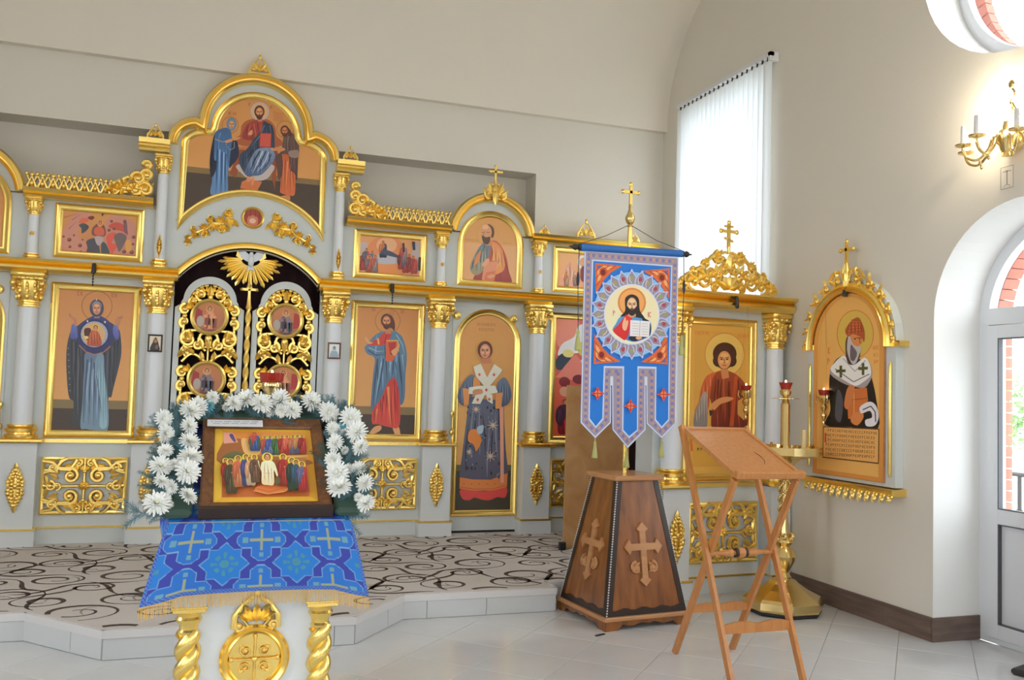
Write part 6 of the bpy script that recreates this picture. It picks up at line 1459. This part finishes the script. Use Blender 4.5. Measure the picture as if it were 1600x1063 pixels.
# ---- brocade cloth
def brocade(x, z):
    px = .245; kx = round(x/px); best = (48, 66, 172)
    def rel(cx, cz): return abs(x-cx), abs(z-cz)
    import math as m
    for row in (-1, 0, 1, 2):
        cz = -row*.18-.07
        dx, dz = abs(x-round(x/px)*px), abs(z-cz)
        a, c = max(dx, dz), min(dx, dz)
        d = min(max(dx-.036, dz-.082+max(0, dx-.012)*.8), max(dz-.032, dx-.088+max(0, dz-.01)*.9))
        if d < 0:
            if d > -.0032: return (128, 178, 226)
            if (dx < .0045 and dz < .042) or (dz < .0045 and dx < .042): return (168, 176, 140)
            if abs(dx-.058) < .010 and dz < .010 or abs(dz-.058) < .008 and dx < .008: return (110, 168, 190)
            return (34, 118, 214)
        if d < .012 and d > .008: best = (64, 60, 176)
        cz2 = cz-.09; sx = (m.floor(x/px)+.5)*px; dx, dz = abs(x-sx), abs(z-cz2)
        d = min(max(dx, dz)-.056, (dx+dz)*.7071-.060)
        if d < 0:
            if d > -.003: return (120, 172, 224)
            rr = m.hypot(dx, dz); th = m.atan2(dz, dx)
            if rr < .016 or (rr < .046 and abs(m.sin(2*th)) < .30 and rr > .022) or (abs(rr-.032) < .007 and abs(m.cos(2*th)) < .5): return (72, 150, 176)
            return (26, 128, 220)
    return best
def cloth_part(name, f, nu, nv, us, vs_, parent):
    """f(u,v) -> 3D; pattern coordinates (u,v) in metres"""
    V, F, C = [], [], []
    for j in range(nv+1):
        for i in range(nu+1):
            u = us[0]+(us[1]-us[0])*i/nu; v = vs_[0]+(vs_[1]-vs_[0])*j/nv
            V.append(f(u, v)); c = brocade(u, v)
            if name == 'front_drop' and (v < vs_[1]+.014 or abs(u) > us[1]-.010): c = (96, 140, 214) if (int(u*160)+int(v*160)) % 2 else (44, 84, 180)
            C.append(artcol(c, .80))
    for j in range(nv):
        for i in range(nu): a = j*(nu+1)+i; F.append((a, a+nu+1, a+nu+2, a+1))
    me = bpy.data.meshes.new(name); me.from_pydata(V, [], F); at = me.attributes.new('Col', 'FLOAT_COLOR', 'POINT'); at.data.foreach_set('color', [x for c in C for x in (*c, 1)])
    me.materials.append(MATS['print_cloth']); me.shade_smooth(); o = bpy.data.objects.new(name, me); link(o, parent); return o
cl = thing('brocade_cloth', 'blue patterned brocade cloth with gold fringe draped over the icon stand', 'cloth', AR)
HW, DR = .345, .27
def drop(u, v):                                     # v from 0 down to -DR
    k = -v/DR; s_ = u/HW; e = max(0, abs(s_)-.72)/.28; sg = 1 if s_ > 0 else -1
    x = u*(1+.15*k**.8)+sg*.035*e*k
    y = EY-.006-.05*k**.7+.05*e*e*k-.006*k*cos(u*19)*(1-e)
    z = EZ+v*(.94+.16*e+.05*abs(s_))
    return (x, y, z)
fd = cloth_part('front_drop', drop, 240, 98, (-HW, HW), (0, -DR), cl)
def topf(u, v): return (u, EY+v*cos(SL)-.0, EZ+v*sin(SL)+.004)
cloth_part('top_cover', topf, 60, 50, (-HW, HW), (0, .66), cl)
for sg in (-1, 1):
    def sidef(u, v, sg=sg):                         # u along slope 0..0.66, v downwards
        k = -v/.26; return (sg*(HW-.004+.035*k+.008*k*sin(u*20)), EY+u*cos(SL)+.01*k, EZ+u*sin(SL)+.003+v)
    cloth_part('side_drop', sidef, 60, 30, (0, .66), (0, -.26), cl)
def fringe(name, edge, n, L):
    b = B(); rg = random.Random(9)
    for i in range(n):
        u = i/(n-1); p = Vector(edge(u)); q = Vector(edge(min(1, u+.6/n)))-p; w = q*.9 if q.length > 1e-6 else Vector((.001, 0, 0)); l = L*rg.uniform(.86, 1.06); dx = rg.uniform(-.004, .004)
        b.add([p, p+w, p+w+Vector((dx, -.006, -l)), p+Vector((dx, -.006, -l))], [(0, 1, 2, 3)])
    o = mk(name, b, 'fringe', cl, 0); o['kind'] = 'stuff'
fringe('gold_fringe', lambda u: drop(-HW+2*HW*u, -DR), 230, .050)
for sg in (-1, 1): fringe('gold_fringe', lambda u, sg=sg: (sg*(HW+.031+.008*sin(u*.66*20)), EY+u*.66*cos(SL)+.01, EZ+u*.66*sin(SL)-.257), 90, .05)
# ---- icon lying on the slope
def slope(s, t, h=0): return (AR[0]+s, AR[1]+EY+t*cos(SL)-h*sin(SL), EZ+.006+t*sin(SL)+h*cos(SL))
ic = thing('festal_icon', 'wood-framed festal icon with a white robed figure among saints, framed by flowers', 'icon', slope(.018, .02))
ic.rotation_euler[0] = -(pi/2-SL)
W, H = .505, .575
b = B(); b.box(-W/2, W/2, -.022, -.002, 0, H); mk('icon_board', b, 'icon_frame_wood', ic, 0)
mk('carved_frame', B().sweep(rect(-W/2, W/2, 0, H), [(0, -.002), (0, -.045), (.008, -.05), (.045, -.036), (.050, -.03), (.050, -.022)], True), 'icon_frame_wood', ic, 0)
b = B(); b.box(-W/2-.004, W/2+.004, -.056, -.002, -.014, .004); mk('bottom_rail', b, 'wood_edge', ic, 0)
def paint_festal():
    p = Paint([(135, 175), (1045, 178), (1085, 940), (95, 940)], .41, .485)
    p.po((206, 158, 52), (135, 175), (1045, 178), (1085, 940), (95, 940)); p.po((212, 170, 60), (150, 190), (210, 215), (180, 880), (110, 930)); p.po((196, 140, 44), (985, 215), (1040, 190), (1078, 930), (1000, 880))
    p.po(((204, 134, 66), (176, 96, 52)), (212, 218), (980, 220), (1000, 880), (180, 882))
    p.sm((148, 92, 52), (210, 330), (300, 300), (380, 300), (400, 420), (480, 470), (700, 500), (980, 500), (985, 560), (200, 560)); p.sm((96, 96, 62), (210, 470), (300, 420), (400, 450), (420, 540), (210, 530)); p.sm((222, 166, 104), (380, 300), (400, 430), (470, 460), (540, 450), (580, 380), (640, 470), (720, 490), (980, 475), (980, 455), (740, 460), (660, 420), (600, 330), (560, 300), (440, 290))
    p.po((170, 110, 66), (480, 460), (980, 490), (980, 640), (480, 640)); p.po((206, 150, 130), (215, 230), (300, 230), (350, 330), (215, 345)); p.sm((92, 76, 120), (270, 260), (300, 245), (330, 320), (305, 320))
    for i, (x, c, c2) in enumerate(((600, (96, 110, 150), (190, 90, 70)), (650, (110, 120, 160), (70, 90, 150)), (705, (70, 120, 70), (60, 96, 60)), (765, (196, 70, 60), (150, 50, 50)), (810, (186, 60, 56), (210, 100, 80)), (865, (110, 110, 140), (180, 110, 80)), (910, (90, 100, 130), (186, 130, 80)), (955, (190, 66, 60), (150, 50, 50)))): p.fig(x, 455, 190, c, c2, (222, 190, 76), wide=.44)
    p.el((200, 80, 60), 505, 290, 26, 40); p.fig(502, 430, 180, (66, 90, 150), (176, 70, 66), (200, 90, 70), wide=.6); p.sm((60, 90, 70), (450, 315), (470, 320), (478, 420), (455, 370)); p.sm((60, 90, 70), (530, 320), (555, 315), (548, 380), (530, 420))
    p.sm((196, 110, 60), (490, 810), (560, 785), (700, 780), (790, 800), (780, 850), (640, 870), (500, 850)); p.ln((226, 160, 100), 6, (470, 840), (600, 875), (760, 850), (800, 810)); p.ln((150, 80, 46), 5, (500, 820), (620, 850), (760, 815))
    for x, b_, h_, c, c2 in ((225, 770, 250, (170, 60, 46), (150, 50, 40)), (270, 860, 330, (92, 84, 60), (76, 70, 54)), (340, 800, 300, (214, 130, 86), (196, 100, 70)), (415, 795, 310, (80, 84, 130), (70, 74, 120)), (450, 790, 280, (222, 190, 150), (206, 150, 110)), (490, 765, 270, (120, 90, 70), (100, 76, 60)), (760, 800, 310, (176, 60, 50), (150, 46, 44)), (840, 850, 320, (56, 76, 60), (50, 66, 56)), (880, 840, 290, (60, 80, 66), (60, 84, 110)), (935, 865, 290, (186, 56, 56), (96, 96, 130))): p.fig(x, b_, h_, c, c2, (224, 186, 70), wide=.34)
    p.el((224, 190, 70), 610, 530, 52); p.sm(((232, 214, 176), (216, 190, 146)), (600, 560), (555, 580), (540, 640), (530, 570), (520, 560), (530, 620), (550, 680), (548, 790), (600, 808), (660, 800), (665, 660), (690, 720), (702, 700), (680, 600), (650, 565))
    for x0, y0, x1, y1 in ((580, 640, 572, 790), (610, 620, 610, 795), (640, 640, 645, 790)): p.ln((186, 150, 106), 6, (x0, y0), (x1, y1), taper=True)
    p.ln((206, 160, 90), 5, (565, 690), (655, 690)); p.face(610, 530, 22, 30, hair=(110, 60, 36)); p.el((90, 86, 60), 695, 770, 24, 44); p.script((120, 66, 34), 600, 196, 380, 16, 0, 30)
    return p
paint_festal().build('painting', ic, (0, -.0235, .052))
b = B(); b.box(-.235, -.005, -.058, -.056, .50, .545); o = mk('paper_label', b, 'paper', None, 0); o.location = slope(.018, .02); o.rotation_euler[0] = -(pi/2-SL); tag(o, 'white paper strip lying on the upper corner of the festal icon', 'paper')
p = Paint(None, .21, .03, step=.0001)
for k in range(2):
    for i in range(26):
        if (i*7+k*3) % 5: p.po((130, 132, 142), (.03+i*.036, .25+k*.35), (.03+i*.036+.024, .25+k*.35), (.03+i*.036+.024, .42+k*.35), (.03+i*.036, .42+k*.35))
p.build('printed_text', o, (-.12, -.0583, .508))
# ---- flower garland
ga = thing('flower_garland', 'garland of white chrysanthemums and blue-green fern around the festal icon', 'garland', slope(0, 0))
def flower_mesh(name, m, mc, seed):
    rg = random.Random(seed); b = B()
    for ring, (n, el, L, w) in enumerate(((19, .02, 1.0, .19), (18, .28, .98, .19), (16, .55, .9, .19), (12, .85, .72, .19), (9, 1.12, .52, .18), (5, 1.35, .4, .18))):
        for i in range(n):
            a = 2*pi*(i+.5*(ring % 2))/n+rg.uniform(-.1, .1); e = el+rg.uniform(-.08, .08); l = L*rg.uniform(.88, 1.06)
            d = Vector((cos(a)*cos(e), -sin(e), sin(a)*cos(e))); s_ = Vector((-sin(a), 0, cos(a))); up = d.cross(s_)
            p0 = d*.08; p1 = d*l*.6+Vector((0, -.06, 0)); p2 = d*l
            b.add([p0+s_*w*.18, p0-s_*w*.18, p1-s_*w*.5, p1+s_*w*.5, p2-s_*w*.26, p2+s_*w*.26], [(0, 1, 2, 3), (3, 2, 4, 5)])
    o = mk(name, b, m, ga, 0); c = mk('flower_centre', B().ell((0, -.30, 0), (.13, .16, .13), 8, 5), mc, o); return o
f0 = flower_mesh('chrysanthemum', 'petal', 'petal_core', 1); f0c = f0.children[0]
g0 = flower_mesh('blue_flower', 'petal_blue', 'petal_blue', 4); g0c = g0.children[0]
def spray_mesh(m, seed):
    rg = random.Random(seed); b = B()
    for st in range(5):
        a = rg.uniform(-.7, .7); c = rg.uniform(-.5, .5); d = Vector((sin(a), -.25+.4*c, cos(a))).normalized(); s_ = d.cross(Vector((0, 1, 0))).normalized()
        b.tube([(0, 0, 0), tuple(d*.5), tuple(d)], [.012, .009, .004], 4)
        for i in range(16):
            k = .15+.85*i/16
            for sg in (-1, 1):
                p = d*k; q = p+(s_*sg*.75+d*.7+Vector((0, rg.uniform(-.5, .5), 0))).normalized()*(.30*(1.1-k*.6)); w = d*.016
                b.add([p-w, p+w, q], [(0, 1, 2)])
    return mk('fern_spray', b, m, ga, 0)
s0 = spray_mesh('fern', 2); s1 = spray_mesh('fern_dark', 5)
rg = random.Random(21)
def gpos():
    """random point in the horseshoe band round the icon: (s, t, outward angle)"""
    L = [.56, .70, .56]; k = rg.choices((0, 1, 2), L)[0]; w = rg.gauss(0, .035)
    if k == 0: return -.315+w-.012, rg.uniform(-.01, .60), 'l'
    if k == 2: return .335+w+.012, rg.uniform(-.01, .60), 'r'
    return rg.uniform(-.34, .36), .625+w*.8, 't'
base = Vector(slope(0, 0))
def put(src, kid, s, t, h, size, face, name=None):
    o = src if not src.get('used') else inst(src, ga); first = not src.get('used')
    src['used'] = 1
    o.location = Vector(slope(s, t, h))-base; o.scale = (size,)*3; o.rotation_euler = face
    if kid and not first: inst(kid, o)
    return o
FL = []
spots = []
for i in range(12): spots.append((-.335+(.05 if i % 2 else -.045)+rg.uniform(-.012, .012), -.01+i*.052, 'l'))
for i in range(12): spots.append((.345+(-.045 if i % 2 else .05)+rg.uniform(-.012, .012), -.01+i*.052, 'r'))
for i in range(9): spots.append((-.26+i*.068+rg.uniform(-.012, .012), .63+(.03 if i % 2 else -.02), 't'))
for k, (s_, t_, w_) in enumerate(spots):
    tilt = -(pi/2-SL)*rg.uniform(.15, .75)
    put(f0, f0c, s_, t_, rg.uniform(.085, .125), rg.choice((.034, .042, .048, .054)), (tilt+rg.uniform(-.3, .3), rg.uniform(-.3, .3), rg.uniform(-.5, .5)+(.25 if w_ == 'l' else -.25 if w_ == 'r' else 0)))
for k in range(30):                                # smaller half-open blooms between
    s_, t_, w_ = gpos(); put(f0, f0c, s_, t_, rg.uniform(.06, .10), rg.uniform(.018, .032), (rg.uniform(-1, .2), rg.uniform(-.5, .5), rg.uniform(-.8, .8)))
for s_, t_ in ((-.30, .36), (.34, .47), (-.22, .62), (.30, .12)): put(g0, g0c, s_, t_, .085, .034, (-.4, 0, 0))
for k in range(230):
    s_, t_, w_ = gpos(); a = {'l': -1.0, 'r': 1.0, 't': 0}[w_]+rg.uniform(-1.5, 1.5)
    put(s0 if k % 3 else s1, None, s_, t_, rg.uniform(.0, .06), rg.uniform(.06, .115), (-(pi/2-SL)*rg.uniform(.2, 1), a, rg.uniform(-.4, .4)))
for sg in (-1, 1):                                 # wrapped foam blocks under the sides
    b = B(); b.bbox(-.055, .055, -.045, .0, 0, .58, .015); o = mk('foam_block', b, 'fern_dark', ga, 0); o.rotation_euler[0] = -(pi/2-SL); o.location = Vector(slope(sg*.325+.01, .0, .002))-base
b = B(); b.bbox(-.38, .39, -.045, 0, 0, .08, .015); o = mk('foam_block', b, 'fern_dark', ga, 0); o.rotation_euler[0] = -(pi/2-SL); o.location = Vector(slope(0, .585, .002))-base
# ---- red lamp on a brass stand behind the flowers
t = thing('oil_lamp_stand', 'red glass oil lamp on a slim brass stand behind the garland', 'lamp', (.345, 4.72, 0))
b = B(); b.lathe([(.16, 0), (.165, .02), (.12, .05), (.05, .08), (.03, .12)], n=24); mk('base', b, 'brass', t)
b = B(); b.lathe([(.022, .12), (.018, .3), (.018, 1.36), (.03, 1.40), (.05, 1.43), (.05, 1.445), (.025, 1.46), (.018, 1.475), (.026, 1.49), (.046, 1.515), (.05, 1.54), (.046, 1.55)], n=20); mk('stem', b, 'brass', t)
b = B(); b.lathe([(.04, 1.545), (.058, 1.56), (.062, 1.60), (.058, 1.60), (.045, 1.56)], n=20); mk('red_glass', b, 'red_glass', t)
mk('flame', B().ell((0, 0, 1.603), (.006, .006, .011), 8, 5), 'flame', t)

# ================================================================== WALL SCONCE, PLAQUE, BLINDS
sc_ = thing('wall_sconce', 'brass wall sconce with curved arms and white candle tubes above the door arch', 'wall lamp', (XR, DY+.035, 3.115), S)
b = B(); b.lathe([(.01, -.095), (.03, -.09), (.024, -.07), (.036, -.05), (.04, -.03), (.06, 0), (.062, .025), (.04, .05), (.024, .07), (.016, .12)], (0, -.10, 0), n=16); b.ell((0, -.03, .02), (.07, .03, .075), 10, 6); mk('body', b, 'brass', sc_)
b = B(); b.tube(spl([(0, -.06, .12), (.0, -.05, .2), (-.02, -.045, .25), (.015, -.05, .29), (0, -.06, .33)]), .007, 6); b.ell((0, -.06, .35), (.02, .016, .028), 8, 5)
for s_ in (-1, 1): b.tube([(s_*.09, -.05, .06), (s_*.045, -.055, .16), (0, -.055, .24)], .006, 6); b.scroll(s_*.07, .06, .035, pi/2, 1.2, .009, -.05, -s_, 14)
mk('scroll_finial', b, 'brass', sc_)
for k, (ax, ay) in enumerate(((-.31, -.09), (-.19, -.235), (.0, -.33), (.19, -.235), (.31, -.09))):
    b = B(); b.tube(spl([(ax*.12, -.10, .02), (ax*.3, -.10+(ay+.10)*.3, .03), (ax*.42, -.10+(ay+.10)*.42, -.04), (ax*.66, -.10+(ay+.10)*.66, -.095), (ax*.9, -.10+(ay+.10)*.9, -.075), (ax, ay, -.03), (ax, ay, 0)], 5), .0085, 8)
    b.ell((ax*.6, -.10+(ay+.10)*.6, -.115), (.010, .010, .016), 6, 4); a = mk('arm', b, 'brass', sc_)
    b = B(); b.lathe([(.008, -.012), (.045, .0), (.048, .008), (.015, .006)], (ax, ay, 0), n=16); mk('drip_pan', b, 'brass', a)
    b = B(); b.lathe([(.0155, .005), (.0145, .12), (.012, .125)], (ax, ay, 0), n=14); mk('candle_tube', b, 'candle', a)
b = B(); b.ell((0, -.035, .155), (.018, .012, .02), 10, 6); mk('hidden_bulb', b, 'hidden_bulb', sc_)  # unseen bulb behind the body, a guess added to explain the wall glow
ld = bpy.data.lights.new('unseen_bulb', 'POINT'); ld.energy = 14; ld.color = (1, .90, .70); ld.shadow_soft_size = .07  # point light added at the guessed bulb to whiten the wall behind
lo = bpy.data.objects.new('unseen_bulb_light', ld); link(lo); lo.location = (XR-.075, DY+.03, 3.27)
t = thing('consecration_plaque', 'small outlined plaque with a thin cross sign under the sconce', 'plaque', (XR, 4.093, 2.857), S)
b = B(); b.box(-.045, .045, -.004, -.0005, 0, .135); mk('plaque_plate', b, 'wall', t, 0)
b = B(); b.sweep(rect(-.045, .045, 0, .135), [(0, -.005), (.002, -.005), (.002, -.004)], True); b.box(-.002, .002, -.0055, -.004, .025, .105); b.box(-.03, .03, -.0055, -.004, .104, .107); b.sweep(arc(0, -.005, .03, 25, 155, 8), [(0, -.0055), (.0025, -.0055)]); b.ell((0, -.005, .107), (.005, .002, .005), 6, 4); mk('cross_sign', b, 'ink', t, 0)
bl = thing('vertical_blind', 'white vertical slat blinds drawn across the tall window', 'blinds', (XR-.075, 7.19, 0), S)
b = B(); b.box(-.80, .80, -.02, .02, 4.47, 4.505); b.box(.77, .80, -.02, .07, 4.43, 4.505); mk('headrail', b, 'pvc', bl, 0)
sl0 = None; NS = 20
for i in range(NS):
    x = -.74+1.48*i/(NS-1)
    if sl0 is None:
        b = B(); b.add([(-.044, 0, 1.62), (-.015, -.004, 1.62), (.015, -.004, 1.62), (.044, 0, 1.62), (-.044, 0, 4.44), (-.015, -.004, 4.44), (.015, -.004, 4.44), (.044, 0, 4.44)], [(0, 1, 5, 4), (1, 2, 6, 5), (2, 3, 7, 6)])
        sl0 = mk('blind_slat', b, 'blind_fabric', bl, 60); o = sl0
    else: o = inst(sl0, bl)
    o.location = (x, 0, 0); o.rotation_euler[2] = radians(22+random.uniform(-5, 5))
for i in range(NS):
    x = -.74+1.48*i/(NS-1); b = B(); b.box(x-.006, x+.006, -.006, .006, 4.435, 4.47); mk('slat_clip', b, 'dark_iron', bl, 0)
# dark iron stand just inside the door, cut by the picture's corner
t = thing('iron_stand', 'dark iron stand foot at the bottom right corner by the door', 'stand', (4.70, 3.90, 0), .3)
b = B(); b.bbox(-.17, .17, -.17, .17, 0, .035, .01); mk('foot_plate', b, 'dark_iron', t, 0)
b = B(); b.bbox(-.10, .10, -.10, .10, .035, .10, .02); b.lathe([(.06, .10), (.03, .16), (.02, .30), (.02, .78), (.05, .80), (.12, .82), (.12, .84)], n=14); mk('stem', b, 'dark_iron', t, 30)
